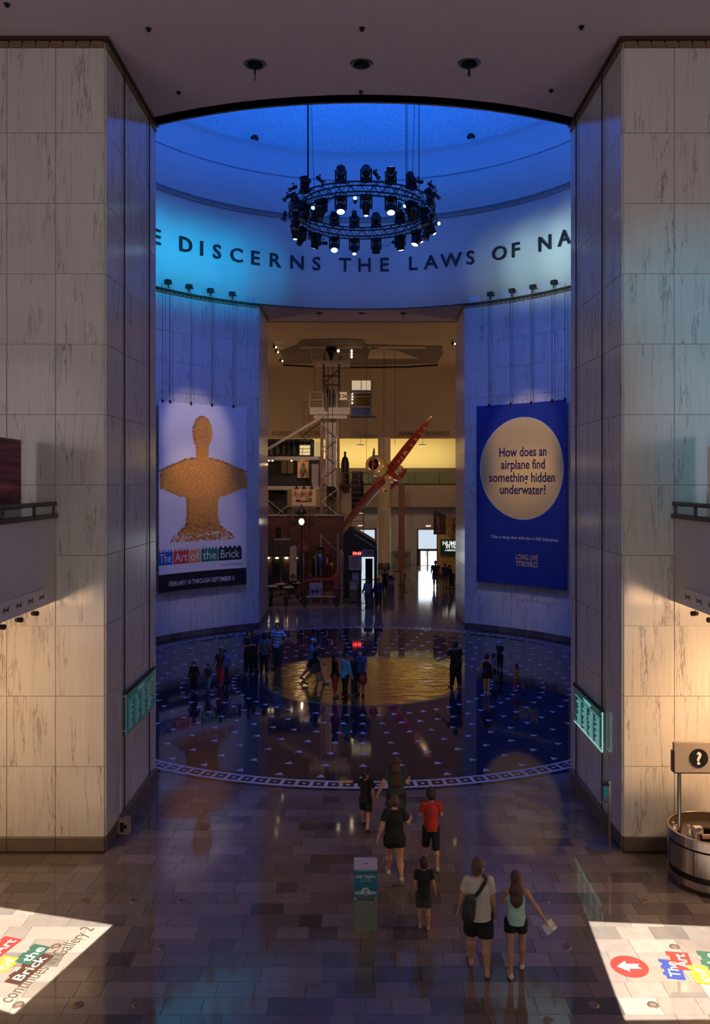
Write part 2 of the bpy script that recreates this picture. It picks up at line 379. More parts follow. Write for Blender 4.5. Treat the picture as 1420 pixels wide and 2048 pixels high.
b.lathe(prof, (CCX, CCY, 0), n); b.f = [tuple(reversed(f)) for f in b.f]
dome = b.build('ceiling_dome', M_DOME, smooth=True, kind='structure')
def dome_z(r): return 24.12+rise-Rs+math.sqrt(Rs*Rs-r*r)
def vent(px, py):
    d = Vector(((px-CX)/F, 1, -(py-CY)/F)); t = 30.0
    while t < 60:
        p = Vector((0, 0, CH))+d*t; r = math.hypot(p.x-CCX, p.y-CCY)
        if r < rd and p.z > dome_z(r)-.05: return p
        if r > RR: return None
        t += .02
for i, (px, py, lb) in enumerate(((509, 277, 'round black vent in the blue dome, left one'), (942, 274, 'round black vent in the blue dome, right one'))):
    p = vent(px, py)
    if p:
        t = empty('dome_vent', p, label=lb, cat='vent')
        q = MB(); q.lathe([(.02, -.02), (.15, -.06), (.17, 0), (.16, .12)], n=20); q.build('cup', M_BLACK, t)
        q = MB(); q.lathe([(.17, -.02), (.20, -.05), (.22, .02)], n=20); q.build('rim', M_CHAR, t)

# ---- ceilings
def ceiling_mesh(outer, holes, z, name, m):
    bm = bmesh.new(); ed = []
    for lp in [outer]+holes:
        vsx = [bm.verts.new((x, y, z)) for x, y in lp]
        ed += [bm.edges.new((vsx[i], vsx[(i+1) % len(vsx)])) for i in range(len(vsx))]
    bmesh.ops.triangle_fill(bm, use_beauty=True, edges=ed)
    for f in bm.faces:
        if f.normal.z > 0: f.normal_flip()
    me = bpy.data.meshes.new(name); bm.to_mesh(me); bm.free(); me.materials.append(m)
    o = bpy.data.objects.new(name, me); col.objects.link(o); return tag(o, kind='structure')
def circ(c, r, n=24): return [(c[0]+r*math.cos(2*PI*i/n), c[1]+r*math.sin(2*PI*i/n)) for i in range(n)]
def ceil_pt(px, py, z=ZC):
    D = (z-CH)*F/(CY-py); return ((px-CX)*D/F, D)
cans = [ceil_pt(*p) for p in ((510, 128), (723, 127), (938, 126))]
near_arc = [ang(t) for t in np.linspace(180-TH0, 180+TH0, 41)]
ceiling_mesh([(-13, -12), (13, -12), (13, near_arc[0][1])]+near_arc+[(-13, near_arc[-1][1])], [circ(c, .20) for c in cans], ZC, 'ceiling', M_CEIL)
far_arc = [ang(t) for t in np.linspace(-TH0, TH0, 41)]
cans2 = [ceil_pt(*p) for p in ((638, 626), (723, 626), (807, 626))]
ceiling_mesh([(XL-1, Y1), ]+[(XL-1, far_arc[0][1])]+far_arc+[(XR+1, far_arc[-1][1]), (XR+1, Y1)], [circ(c, .18) for c in cans2], ZC-.01, 'ceiling_passage', M_CEIL)
b = MB(); b.box(XL-2, XR+2, Y1-.02, Y1+.3, ZC-.02, 17.6); b.build('wall_lintel', M_CEIL, kind='structure')
for i, c in enumerate(cans+cans2):
    front = i < 3; r = .20 if front else .18
    nm = ['left', 'middle', 'right'][i % 3]
    t = empty('ceiling_downlight', (c[0], c[1], ZC), label=('round recessed ceiling fixture over the entrance hall, %s of three' if front else 'small round fixture in the soffit of the far opening, %s of three') % nm, cat='ceiling light')
    q = MB(); q.lathe([(r-.03, -.015), (r, -.03), (r+.04, -.012), (r+.05, 0)], n=28); q.build('trim_ring', M_STEEL if front else M_BRONZE, t, smooth=True)
    q = MB(); q.lathe([(r, -.005), (r-.02, .12), (r*.6, .3), (.001, .3)], n=24); q.build('can', M_BLACK, t)
    if i % 3 != 1:
        q = MB(); q.tube((0, 0, .25), (0, 0, -.12), .012); q.tube((0, 0, -.12), (0, 0, -.2), .022)
        if i == 2: q.lathe([(.02, -.2), (.035, -.24), (.02, -.28)], n=10)
        else: q.tube((0, 0, -.2), (0, 0, -.36), .010)
        q.build('hanging_hook', M_BLACK, t)
spr = [ceil_pt(*p) for p in ((297, 57), (724, 56), (1163, 53), (357, 184), (722, 183), (1102, 180), (14, 8))]
for i, c in enumerate(spr):
    t = empty('sprinkler', (c[0], c[1], ZC), label='tiny sprinkler head on the entrance hall ceiling, '+['left of the left fixture', 'above the middle fixture', 'near the right pier corner', 'near the left end of the drum arch', 'below the middle fixture', 'near the right end of the drum arch', 'in the far left corner of the picture'][i], cat='sprinkler')
    q = MB(); q.lathe([(.06, 0), (.055, -.015), (.02, -.02), (.02, -.05), (.04, -.055), (.001, -.06)], n=12); q.build('rosette', M_BLACK, t)

# ---- floor
b = MB(); b.box(-30, 30, -12, 90, -.3, -.012)
floor = b.build('floor', tilemat('floor_bed', [(.05, .04, .035), (.06, .05, .042)], .3), kind='structure')
tiles = []; y = 8.3; row = .371; rng = random.Random(3)
def in_pier(x, y0): return y0+row > Y0-.01 and (x < XL+.03 or x > XR-.03)
while y < 21.5:
    x = -9.6+rng.random()*.5
    while x < 9.6:
        wd = rng.choice([.37, .46, .55, .55, .74, .74, .92])
        xa, xb = x, x+wd; x = xb
        if y+row > Y0-.03:
            xa = max(xa, XL+.03); xb = min(xb, XR-.03)
            if xb-xa < .08: continue
        if all(math.hypot(px-CCX, py-CCY) < 10.95 for px in (xa, xb) for py in (y, y+row)): continue
        tiles.append((xa, xb, y))
    y += row
def tq(b, xa, xb, y, z=0):
    g, c = .0015, .002; a0, a1, y0, y1 = xa+g, xb-g, y+g, y+row-g
    b.add([(a0, y0, z-.01), (a1, y0, z-.01), (a1, y1, z-.01), (a0, y1, z-.01), (a0+c, y0+c, z), (a1-c, y0+c, z), (a1-c, y1-c, z), (a0+c, y1-c, z)],
          [(4, 5, 6, 7), (0, 1, 5, 4), (1, 2, 6, 5), (2, 3, 7, 6), (3, 0, 4, 7)])
def visible(t): 
    xc = (t[0]+t[1])/2*F/max(.1, t[2])+CX; yc = CY+CH*F/t[2]; return -40 < xc < 1460 and yc < 2110
vis = sorted([t for t in tiles if visible(t)], key=lambda t: t[2]); first = vis[:300]; fs = set(first)
_t = {}
for (xa, xb, y) in first:
    wd = round(xb-xa, 3)
    if wd not in _t:
        q = MB(); tq(q, -wd/2, wd/2, 0); _t[wd] = q.mesh('tile', M_TILE)
    inst('tile', _t[wd], floor, ((xa+xb)/2, y, 0))
b = MB(); sh = []
for t in tiles:
    if t in fs: continue
    tq(b, *t); sh += [rng.random()]*8
o = b.build('tile_field', M_TILE, floor, kind='stuff')
at_ = o.data.attributes.new('shade', 'FLOAT', 'POINT'); at_.data.foreach_set('value', sh)
# passage and back hall: pale polished terrazzo laid in wide slabs
M_TERR = tilemat('pale_polished_terrazzo', [(.20, .16, .13), (.26, .21, .17), (.23, .185, .15)], .09, 0, .06)
b = MB(); sh = []; row0 = row; row = 1.2; y = 40.3
while y < 78:
    x = -14.4
    while x < 14.4:
        if not (y < Y1+.2 and (x+1.2 < XL or x > XR)): tq(b, x, x+1.2, y); sh += [rng.random()]*8
        x += 1.2
    y += row
row = row0
o = b.build('terrazzo_slabs', M_TERR, floor, kind='stuff')
at_ = o.data.attributes.new('shade', 'FLOAT', 'POINT'); at_.data.foreach_set('value', sh)
# rotunda disc: black granite, border, brass centre
b = MB(); b.lathe([(.0001, .002), (11.06, .002), (11.07, -.011)], (CCX, CCY, 0), 128); b.f = [tuple(reversed(f)) for f in b.f]
rot = b.build('floor_rotunda', M_GRAN, kind='structure')
def ringmesh(b, r0, r1, z, n=144): b.lathe([(r0, z-.003), (r0, z), (r1, z), (r1, z-.003)], (CCX, CCY, 0), n); return b
b = MB(); ringmesh(b, 10.44, 10.51, .004); ringmesh(b, 10.84, 10.92, .004); b.f = [tuple(reversed(f)) for f in b.f]
b.build('border_ring', M_WHITE_IN, rot)
b = MB(); ringmesh(b, 10.51, 10.54, .004); ringmesh(b, 10.81, 10.84, .004); b.f = [tuple(reversed(f)) for f in b.f]
b.build('border_ring', mat('lilac_stone', (.30, .28, .34), .2), rot)
b = MB(); M_GOLD, t_, b_ = nt('brushed_brass_disc')
b_.inputs['Metallic'].default_value = .85; b_.inputs['Roughness'].default_value = .13; b_.inputs['Base Color'].default_value = (.55, .38, .10, 1)
tcn = node(t_, 'ShaderNodeTexCoord'); mpn = node(t_, 'ShaderNodeMapping'); mpn.inputs['Scale'].default_value = (.9, 2.2, 1); nn = node(t_, 'ShaderNodeTexNoise'); nn.inputs['Scale'].default_value = 1.6; nn.inputs['Detail'].default_value = 2
bpn = node(t_, 'ShaderNodeBump'); bpn.inputs['Strength'].default_value = .5; bpn.inputs['Distance'].default_value = .05
t_.links.new(tcn.outputs['Object'], mpn.inputs[0]); t_.links.new(mpn.outputs[0], nn.inputs['Vector']); t_.links.new(nn.outputs['Fac'], bpn.inputs['Height']); t_.links.new(bpn.outputs[0], b_.inputs['Normal'])
b.lathe([(.0001, .006), (3.68, .006), (3.69, .002)], (0, 0, 0), 96); b.f = [tuple(reversed(f)) for f in b.f]
b.build('brass_disc', M_GOLD, rot, (CCX, CCY, 0))
b = MB(); ringmesh(b, 3.70, 3.86, .005); b.f = [tuple(reversed(f)) for f in b.f]; b.build('disc_border', mat('dark_grey_stone', (.05, .045, .055), .15), rot)
# border squares
q = MB(); q.box(-.125, .125, -.11, .11, .002, .0045, 0); q.box(-.045, .045, -.038, .038, .0045, .0055, 1)
me_sq = q.mesh('inlay_square', [M_DARK_IN, M_WHITE_IN])
q = MB(); q.box(-.05, .05, -.13, .13, .002, .0042)
me_sp = q.mesh('inlay_bar', M_WHITE_IN)
NS = 184; bars = MB()
for i in range(NS):
    a = 2*PI*i/NS; x, y = CCX+10.675*math.sin(a), CCY-10.675*math.cos(a)
    inst('inlay_square', me_sq, rot, (x, y, 0), a)
    a2 = a+PI/NS; M = Matrix.Translation((CCX+10.675*math.sin(a2), CCY-10.675*math.cos(a2), 0)) @ Matrix.Rotation(a2, 4, 'Z')
    bars.box(-.045, .045, -.14, .14, .002, .0042, 0, M)
bars.build('border_ring', M_WHITE_IN, rot)
# radiating triangles
q = MB(); q.prism([(-.115, -.08, .002), (.115, -.08, .002), (0, .11, .002)], (0, 0, .003)); me_tri = q.mesh('inlay_triangle', M_WHITE_IN)
tri = []
for k, rr in enumerate((4.77, 5.68, 6.6, 7.51, 8.42, 9.34, 10.15)):
    for i in range(60):
        a = R(6*i); tri.append((CCY-rr*math.cos(a), CCX+rr*math.sin(a), a))
tri.sort(); rest = MB()
for j, (y, x, a) in enumerate(tri):
    if j < 300: inst('inlay_triangle', me_tri, rot, (x, y, 0), a)
    else:
        M = Matrix.Translation((x, y, 0)) @ Matrix.Rotation(a, 4, 'Z')
        rest.prism([tuple(M @ Vector(p)) for p in ((-.115, -.08, .002), (.115, -.08, .002), (0, .11, .002))], (0, 0, .003))
rest.build('inlay_triangles', M_WHITE_IN, rot, kind='stuff')
# ---- entrance hall shell behind the camera
b = MB(); b.box(-13.2, -13, -12, Y0, 0, 16.5); b.build('wall_left', M_WPAINT, kind='structure')
b = MB(); b.box(13, 13.2, -12, Y0, 0, 16.5); b.build('wall_right', M_WPAINT, kind='structure')
b = MB(); b.box(-13.2, 13.2, -12.2, -12, 0, 16.5); b.build('wall_entrance', M_WPAINT, kind='structure')

# ---- balconies
for side, sg, xf in (('left', -1, -6.11), ('right', 1, 6.27)):
    b = MB(); xa, xb = sorted((xf, sg*13)); b.box(xa, xb, -11.9, Y0-.035, 4.99, 6.66)
    bal = b.build('wall_balcony_'+side, M_WPAINT, kind='structure')
    b = MB(); s_ = -sg
    b.box(*sorted((xf+s_*.001, xf+s_*.05)), -11.9, 15.65, 5.02, 5.34); st = b.build('light_trough', mat('white_trough', (.60, .57, .57), .6), bal)
    bw = MB()
    bw.prism([(0, -.11, .05), (0, -.11, -.05), (0, -.02, -.012), (0, .11, -.05), (0, .11, .05), (0, .02, .012)], (s_*.004, 0, 0)); mb_ = bw.mesh('vent_slot', M_BROWN)
    for i in range(7): inst('vent_slot', mb_, bal, (xf+s_*.05, 15.45-.52*i, 5.19))
    b = MB(); x = xf+s_*.02
    b.tube((x, -11.9, 6.95), (x, 16.2, 6.95), .045, n=10); rail = b
    r0 = empty('balcony_railing', (0, 0, 0), label='dark brown rail with glass infill on the %s balcony' % side, cat='railing')
    rail.build('handrail', M_BROWN, r0, smooth=True)
    b = MB(); b.box(x-.06, x+.06, -11.9, 16.2, 6.665, 6.75); b.build('bottom_rail', M_BROWN, r0)
    for i in range(8):
        yy = 16.1-.0 if i == 0 else 15.16-1.35*(i-1); t_ = .012 if i == 0 else .04
        b = MB(); b.box(x-.02, x+.02, yy-t_, yy+t_, 6.75, 6.92); b.build('post', M_BROWN, r0)
        y2 = 15.16-1.35*i; ya = 16.08 if i == 0 else yy-.04
        b = MB(); b.box(x-.005, x+.005, y2+.04, ya, 6.76, 6.9); b.build('glass_pane', M_GLASS, r0)
    for i in range(4):
        yy = 15.5-.72*i; xx = xf-s_*.12
        t = empty('track_spotlight', (xx, yy, 4.9), label='small spotlight under the %s balcony edge, number %s from the pier' % (side, ['one', 'two', 'three', 'four'][i]), cat='spotlight')
        q = MB(); q.tube((0, 0, .09), (0, 0, .0), .012); q.box(-.03, .03, -.03, .03, .07, .09); q.build('stem', M_GREYM, t)
        q = MB(); q.tube((s_*-.02, -.04, -.02), (s_*.04, .07, -.04), .04, .05, 12); q.build('head', M_CHAR, t)
# banners behind the rails
M_STR, t_, b_ = nt('dark_red_streaked_banner')
tcn = node(t_, 'ShaderNodeTexCoord'); mpn = node(t_, 'ShaderNodeMapping'); mpn.inputs['Scale'].default_value = (.3, .3, 6); nn = node(t_, 'ShaderNodeTexNoise'); nn.inputs['Scale'].default_value = 1.5; nn.inputs['Detail'].default_value = 4
cr = node(t_, 'ShaderNodeValToRGB'); cr.color_ramp.elements[0].position = .35; cr.color_ramp.elements[0].color = (.03, .008, .02, 1); cr.color_ramp.elements[1].position = .75; cr.color_ramp.elements[1].color = (.55, .12, .10, 1)
e = cr.color_ramp.elements.new(.55); e.color = (.18, .03, .06, 1)
t_.links.new(tcn.outputs['Object'], mpn.inputs[0]); t_.links.new(mpn.outputs[0], nn.inputs['Vector']); t_.links.new(nn.outputs['Fac'], cr.inputs[0]); t_.links.new(cr.outputs[0], b_.inputs['Base Color'])
b = MB(); b.box(-6.64, -6.6, 11.5, 15.8, 6.67, 8.2); b.build('wall_banner', M_STR, label='dark red streaked display panel behind the left balcony rail', cat='panel')
b = MB(); b.box(6.81, 6.85, 11.5, 15.83, 6.67, 8.3); b.build('wall_banner', mat('slate_panel', (.05, .05, .07), .5), label='dark grey display panel at the right balcony, edge of frame', cat='panel')
# vertical cables on the cheeks
for nm, px, x, sgn in (('left front', 249, XL, 1), ('left rear', 299, XL, 1), ('right front', 1204, XR, -1), ('right rear', 1152, XR, -1)):
    xx = x+sgn*.06; D = xx*F/(px-CX)
    b = MB(); b.tube((xx, D, .3), (xx, D, 16.2), .014, n=6); b.build('wall_cable', M_BLACK, label='thin dark vertical cable running up the inner face of the pier, '+nm, cat='cable')
# ------------------------------------------------------------ frieze inscription
def ray_cyl(px, r, z=None):
    a = (px-CX)/F; A = a*a+1; B = -2*(a*CCX+CCY); C_ = CCX**2+CCY**2-r*r; D = (-B+math.sqrt(B*B-4*A*C_))/(2*A)
    return D, math.atan2(a*D-CCX, D-CCY)
M_LET = mat('dark_bronze_letter', (.035, .035, .04), .35, .5)
ins = empty('frieze_inscription', (CCX, CCY, 18.2), label='raised dark metal inscription E DISCERNS THE LAWS OF NA around the lit drum', cat='inscription')
LET = [('E', 313), ('D', 371.5), ('I', 403), ('S', 434), ('C', 473), ('E', 511), ('R', 551), ('N', 594), ('S', 633), ('T', 690), ('H', 729), ('E', 769),
       ('L', 827), ('A', 862), ('W', 902), ('S', 941), ('O', 999), ('F', 1032), ('N', 1090), ('A', 1129)]
capt = None
for ch, px in LET:
    D, th = ray_cyl(px, RR-.05)
    tb = text(ch, .69, .05, .012); hh = [v[2] for v in tb.v]; 
    o = tb.build('letter', M_LET, ins, ((RR-.06)*math.sin(th), (RR-.06)*math.cos(th), .34), -th, label='raised dark letter '+ch)
    o.scale = (1.08, 1, 1)
# ------------------------------------------------------------ hanging banners on the curved wall
def curve_map(th_mid, r):
    def fn(x, y, z):
        th = th_mid+x/r; rr = r+y
        return (rr*math.sin(th), rr*math.cos(th), z)
    return fn
def sheet(x0, x1, z0, z1, y, n=24, thick=.008, mi=0):
    b = MB()
    for i in range(n):
        xa, xb = x0+(x1-x0)*i/n, x0+(x1-x0)*(i+1)/n
        b.add([(xa, y, z0), (xb, y, z0), (xb, y, z1), (xa, y, z1)], [(0, 1, 2, 3)], mi)
        b.add([(xa, y+thick, z0), (xb, y+thick, z0), (xb, y+thick, z1), (xa, y+thick, z1)], [(3, 2, 1, 0)], mi)
        b.add([(xa, y, z1), (xb, y, z1), (xb, y+thick, z1), (xa, y+thick, z1)], [(0, 1, 2, 3)], mi)
        b.add([(xa, y, z0), (xb, y, z0), (xb, y+thick, z0), (xa, y+thick, z0)], [(3, 2, 1, 0)], mi)
    for x in (x0, x1): b.add([(x, y, z0), (x, y+thick, z0), (x, y+thick, z1), (x, y, z1)], [(0, 1, 2, 3)], mi)
    return b
def densify(b, step=.35):          # split long text triangles so that they follow the curve: slice is unnecessary at letter size
    return b
RB = RR-.28
def place_text(s, h, x, z, y, cm, m, root, name='lettering', bold=0, wfit=None, cap=None, shear=0, flipx=False, label=None):
    tb = text(s, h, 0, bold, wfit, shear, cap=cap)
    if flipx: tb.v = [(-p[0], p[1], p[2]) for p in tb.v]; tb.f = [tuple(reversed(f)) for f in tb.f]
    tb.v = [(p[0]+x, y, p[2]+z) for p in tb.v]
    tb.xform(cm); return tb.build(name, m, root, label=label)
M_PW = mat('banner_white_vinyl', (.72, .69, .70), .55, var=.02, bump=.12, bscale=1.6)
M_PK = mat('print_black', (.012, .012, .014), .5)
M_PRW = mat('print_white', (.75, .74, .72), .5)
# left banner: a plain brick-built bust stands in for the printed artwork
thL = R(-42.9); WL = 2*R(12.35)*RB
rootL = empty('hanging_banner', (CCX, CCY, 0), label='white exhibition banner with an orange brick-built bust, The Art of the Brick, left drum wall', cat='banner')
cmL = curve_map(thL, RB)
b = sheet(-WL/2, WL/2, 3.12, 11.04, 0); b.xform(cmL); b.build('banner_cloth', M_PW, rootL)
b = sheet(-WL/2, WL/2, 2.30, 3.12, -.002); b.xform(cmL); b.build('date_strip', M_PK, rootL, label='black lower strip with the dates')
M_BRK, t_, b_ = nt('print_orange_bricks')
an = node(t_, 'ShaderNodeAttribute', attribute_name='tone'); cr = node(t_, 'ShaderNodeValToRGB')
cr.color_ramp.elements[0].color = (.22, .075, .015, 1); cr.color_ramp.elements[1].color = (.95, .42, .04, 1); e = cr.color_ramp.elements.new(.5); e.color = (.72, .27, .02, 1)
t_.links.new(an.outputs['Fac'], cr.inputs[0]); t_.links.new(cr.outputs[0], b_.inputs['Base Color']); b_.inputs['Roughness'].default_value = .5
rg = random.Random(11); b = MB(); tone = []
cell = .062; ys = -.004
def bust(x, z):                    # z from 0 (base) to 5.9 (crown)
    x = abs(x)
    if z > 4.55: return math.hypot(x/.55, (z-5.10)/.82) < 1
    if z > 3.95: return x < .36
    if z > 3.25: return x < .40+(3.95-z)*2.6+.35*max(0, min(1, (3.95-z)/.12))
    if z > 2.45: return x < 2.40-.25*max(0, z-3.0)
    if z > 2.05: return x < 2.2-(2.45-z)*2.6
    if z > .65: return x < .96+.10*math.cos(z*2.2)
    return x < 1.1+(.65-z)*1.1*(1+.15*math.sin(x*9))
z = 0.0
while z < 6.0:
    x = -2.44+(.031 if int(z/cell) % 2 else 0)
    while x < 2.4:
        if bust(x, z) and not (z < .4 and rg.random() < .25):
            g = .004; x0, x1 = x, x+cell*1.0; z0 = z+4.55
            b.add([(x0+g, ys, z0+g), (x1, ys, z0+g), (x1, ys, z0+cell), (x0+g, ys, z0+cell)], [(0, 1, 2, 3)])
            rim = 0 if bust(x-.18, z) else -.45
            t = .72+rim*.6+rg.uniform(-.3, .25)-(.35 if z < .85 and rg.random() < .5 else 0)-(.3 if (not bust(x, z+.12)) else 0)
            tone += [max(0, min(1, t))]*4
        x += cell
    z += cell
b.xform(cmL); o = b.build('printed_bust', M_BRK, rootL, label='orange brick-built bust printed on the banner'); a_ = o.data.attributes.new('tone', 'FLOAT', 'POINT'); a_.data.foreach_set('value', tone)
b = sheet(-.36, .36, 7.52+.25, 7.56+.25, -.009); b.xform(cmL)
blocks = [('The', -2.46, -1.62, (.02, .11, .42)), ('Art', -1.58, -.70, (.62, .055, .05)), ('of', -.66, -.06, (.75, .28, .10)), ('the', -.02, .88, (.02, .20, .10)), ('Brick', .92, 2.16, (.01, .022, .02))]
for s, xa, xb, c in blocks:
    m = mat('print_block_%d' % int(c[0]*1000+c[1]*17), c, .5, var=.02)
    z0, z1 = 3.55, 4.14
    q = MB(); n = 5; 
    for i in range(n):
        x0, x1 = xa+(xb-xa)*i/n, xa+(xb-xa)*(i+1)/n
        q.add([(x0, -.006, z0), (x1, -.006, z0), (x1, -.006, z1), (x0, -.006, z1)], [(0, 1, 2, 3)])
        q.add([(x0+.05, -.006, z1), (x1-.05, -.006, z1), (x1-.05, -.006, z1+.09), (x0+.05, -.006, z1+.09)], [(0, 1, 2, 3)])
    q.xform(cmL); q.build('colour_block', m, rootL)
    place_text(s, .40 if s != 'of' else .40, (xa+xb)/2, 3.86, -.012, cmL, M_PRW, rootL, wfit=(xb-xa)*.80)
place_text('FEBRUARY 10 THROUGH SEPTEMBER 5', .22, -.05, 2.66, -.03, cmL, M_PRW, rootL, wfit=3.6, bold=.008)
# signature squiggle
q = MB(); rg = random.Random(5); pts = []
for i in range(36): pts.append((1.0+i*.033, -.012, 3.33+.035*math.sin(i*1.9)+.02*math.sin(i*.8)+rg.uniform(-.01, .01)))
for p0, p1 in zip(pts[:-1], pts[1:]):
    d = (Vector(p1)-Vector(p0)).normalized(); nn_ = Vector((-d.z, 0, d.x))*.008
    q.add([tuple(Vector(p0)-nn_), tuple(Vector(p1)-nn_), tuple(Vector(p1)+nn_), tuple(Vector(p0)+nn_)], [(0, 1, 2, 3)])
q.xform(cmL); q.build('signature', M_PK, rootL)
# right banner
thR = R(42.9); rootR = empty('hanging_banner', (CCX, CCY, 0), label='dark blue banner with a yellow disc, How does an airplane find something hidden underwater?', cat='banner')
cmR = curve_map(thR, RB); WR = 2*R(12.6)*RB
M_NAVY = mat('banner_navy_vinyl', (.012, .035, .22), .5, var=.05, bump=.15, bscale=1.4)
M_PY = mat('print_yellow', (.80, .53, .17), .5, var=.02); M_PN = mat('print_navy', (.02, .008, .06), .5)
b = sheet(-WR/2, WR/2, 2.42, 11.1, 0); b.xform(cmR); b.build('banner_cloth', M_NAVY, rootR)
xc, zc, rc = .02, 8.0, 2.28
for y_, rr, m, nm in ((-.004, rc+.025, M_PRW, 'disc_outline'), (-.007, rc, M_PY, 'yellow_disc')):
    b = MB(); N = 40
    for i in range(N):
        t0, t1 = -PI/2+PI*i/N, -PI/2+PI*(i+1)/N; x0, x1 = rr*math.sin(t0), rr*math.sin(t1); h0, h1 = rr*math.cos(t0)*1.06, rr*math.cos(t1)*1.06
        b.add([(xc+x0, y_, zc-h0), (xc+x1, y_, zc-h1), (xc+x1, y_, zc+h1), (xc+x0, y_, zc+h0)], [(0, 1, 2, 3)])
    b.xform(cmR); b.build(nm, m, rootR)
for s, z, wf in (('How does an', 8.58, 2.60), ('airplane find', 7.98, 2.42), ('something hidden', 7.36, 3.62), ('underwater?', 6.78, 2.52)):
    place_text(s, .46, xc+(.03 if 'some' not in s else 0), z, -.013, cmR, M_PN, rootR, bold=.018, wfit=wf, cap=.73)
place_text('Take a deep dive with the U-505 Submarine.', .15, .16, 4.62, -.008, cmR, M_PRW, rootR, bold=.01, wfit=3.75, cap=.73)
place_text('LONG LIVE', .26, .25, 3.66, -.008, cmR, M_PY, rootR, bold=.012, wfit=1.22, cap=.73)
place_text('CURIOSITY', .26, .25, 3.34, -.008, cmR, M_PY, rootR, bold=.012, wfit=1.22, flipx=True, cap=.73)
# cables and winches carrying the banners
for root, pxs, ztop, nm in ((rootL, (340, 382, 424, 467, 325), 11.04, 'left'), (rootR, (978, 1021, 1062, 1104, 1130), 11.1, 'right')):
    for i, px in enumerate(pxs):
        D, th = ray_cyl(px, RB); x, y = RB*math.sin(th), RB*math.cos(th)
        b = MB(); b.tube((x, y, ztop-.03), (x, y, 16.35), .011, n=5); b.tube((x+.12, y, ztop-.03), (x+.12, y, 16.3), .006, n=4); b.build('cable', M_BLACK, root)
        b = MB(); b.box(x-.05, x+.05, y-.03, y+.03, ztop-.07, ztop+.07); b.build('clamp', M_BLACK, root)
        if i == 4: continue
        t = empty('banner_winch', (CCX+(RR-.16)*math.sin(th), CCY+(RR-.16)*math.cos(th), 16.30), -th, label='small black winch bracket on the ledge above the %s banner, number %s from the left' % (nm, ['one', 'two', 'three', 'four'][i]), cat='winch')
        q = MB(); q.box(-.13, .13, -.08, .1, .18, .38); q.build('housing', M_BLACK, t)
        q = MB(); q.box(-.02, .02, -.02, .02, 0, .2); q.box(-.02, .22, -.02, .02, .19, .24); q.build('bracket', M_BLACK, t)
# ------------------------------------------------------------ lighting truss ring with fixtures
TC = (0.06, 30.42); Ro, Ri, Zt, Zb = 2.72, 2.34, 17.62, 17.27
tr = empty('lighting_truss', (TC[0], TC[1], Zb), label='black circular lighting truss hanging in the middle of the drum', cat='truss')
for rr, z in ((Ro, .35), (Ri, .35), (Ro, 0), (Ri, 0)):
    b = MB(); pts = [(rr*math.sin(2*PI*i/72), -rr*math.cos(2*PI*i/72), z) for i in range(73)]; b.path(pts, .026, 6); b.build('chord', M_BLACK, tr, smooth=True)
b = MB()
for i in range(72):
    a0, a1 = 2*PI*i/72, 2*PI*(i+1)/72; P = lambda r, a, z: (r*math.sin(a), -r*math.cos(a), z)
    za, zb = (0, .35) if i % 2 else (.35, 0)
    b.tube(P(Ro, a0, za), P(Ro, a1, zb), .012, n=5); b.tube(P(Ri, a0, za), P(Ri, a1, zb), .012, n=5)
    ra, rb_ = (Ro, Ri) if i % 2 else (Ri, Ro)
    b.tube(P(ra, a0, 0), P(rb_, a1, 0), .010, n=5); b.tube(P(ra, a0, .35), P(rb_, a1, .35), .010, n=5)
    if i % 2 == 0:
        for r_ in (Ro, Ri): b.tube(P(r_, a0, 0), P(r_, a0, .35), .010, n=5)
b.build('lacing', M_BLACK, tr)
M_LENS_B = emis('lamp_lens_blue_white', (.45, .72, 1.0), 5.0); M_LENS_C = emis('lamp_lens_cyan', (.30, 1.0, .95), 6.0); M_LENS_D = mat('unlit_lens', (.25, .24, .24), .15); M_LENS_V = emis('lamp_lens_violet', (.5, .5, 1.0), 6.0)
M_SEMI = mat('grey_yoke_handle', (.25, .35, .6), .4)
def moving_head(loc, az, up, tilt, lens, label, scale=1.0, profile=False):
    """up: stands on the truss; otherwise hangs. az is the angle round the ring"""
    t = empty('moving_head_light', loc, az, label=label, cat='stage light'); t.scale = (scale,)*3
    s = 1 if up else -1
    q = MB(); q.box(-.17, .17, -.12, .12, *sorted((s*.03, s*.13))); q.box(-.19, .19, -.07, .07, *sorted((s*.045, s*.10))); q.build('base', M_BLACK, t)
    q = MB(); q.tube((0, 0, 0), (0, 0, s*.05), .06, n=10)
    for sx in (-.165, .165): q.box(sx-.022, sx+.022, -.06, .06, *sorted((s*.12, s*.42)))
    q.build('yoke', M_BLACK, t)
    c = Vector((0, 0, s*.34)); Mr = Matrix.Rotation(tilt, 3, 'X')
    prof = [(.001, -.2), (.10, -.19), (.135, -.10), (.14, .05), (.125, .09), (.14, .13), (.145, .2), (.12, .2)] if not profile else [(.001, -.2), (.11, -.18), (.14, -.06), (.14, .06), (.10, .16), (.09, .30), (.07, .30)]
    q = MB(); q.lathe(prof, c, 16, 0, Mr.to_4x4() @ Matrix.Diagonal((1, 1, s, 1)) if False else Mr.to_4x4()); q.build('head', M_BLACK, t, smooth=True)
    r_, z_ = (.12, .19) if not profile else (.07, .29)
    q = MB(); q.lathe([(.001, z_+.03), (r_*.6, z_+.022), (r_, z_)], c, 16, 0, Mr.to_4x4()); q.build('lens', lens, t, smooth=True)
    q = MB(); pts = [(.10*math.cos(a), -.135, s*(.34)-s*.10*math.sin(a)*1.0) for a in np.linspace(0.25, PI-.25, 7)]; q.path(pts, .012, 5); q.build('handle', M_SEMI, t)
    return t
Pt = lambda deg, r=(Ro+Ri)/2: (TC[0]+r*math.sin(R(deg)), TC[1]-r*math.cos(R(deg)))
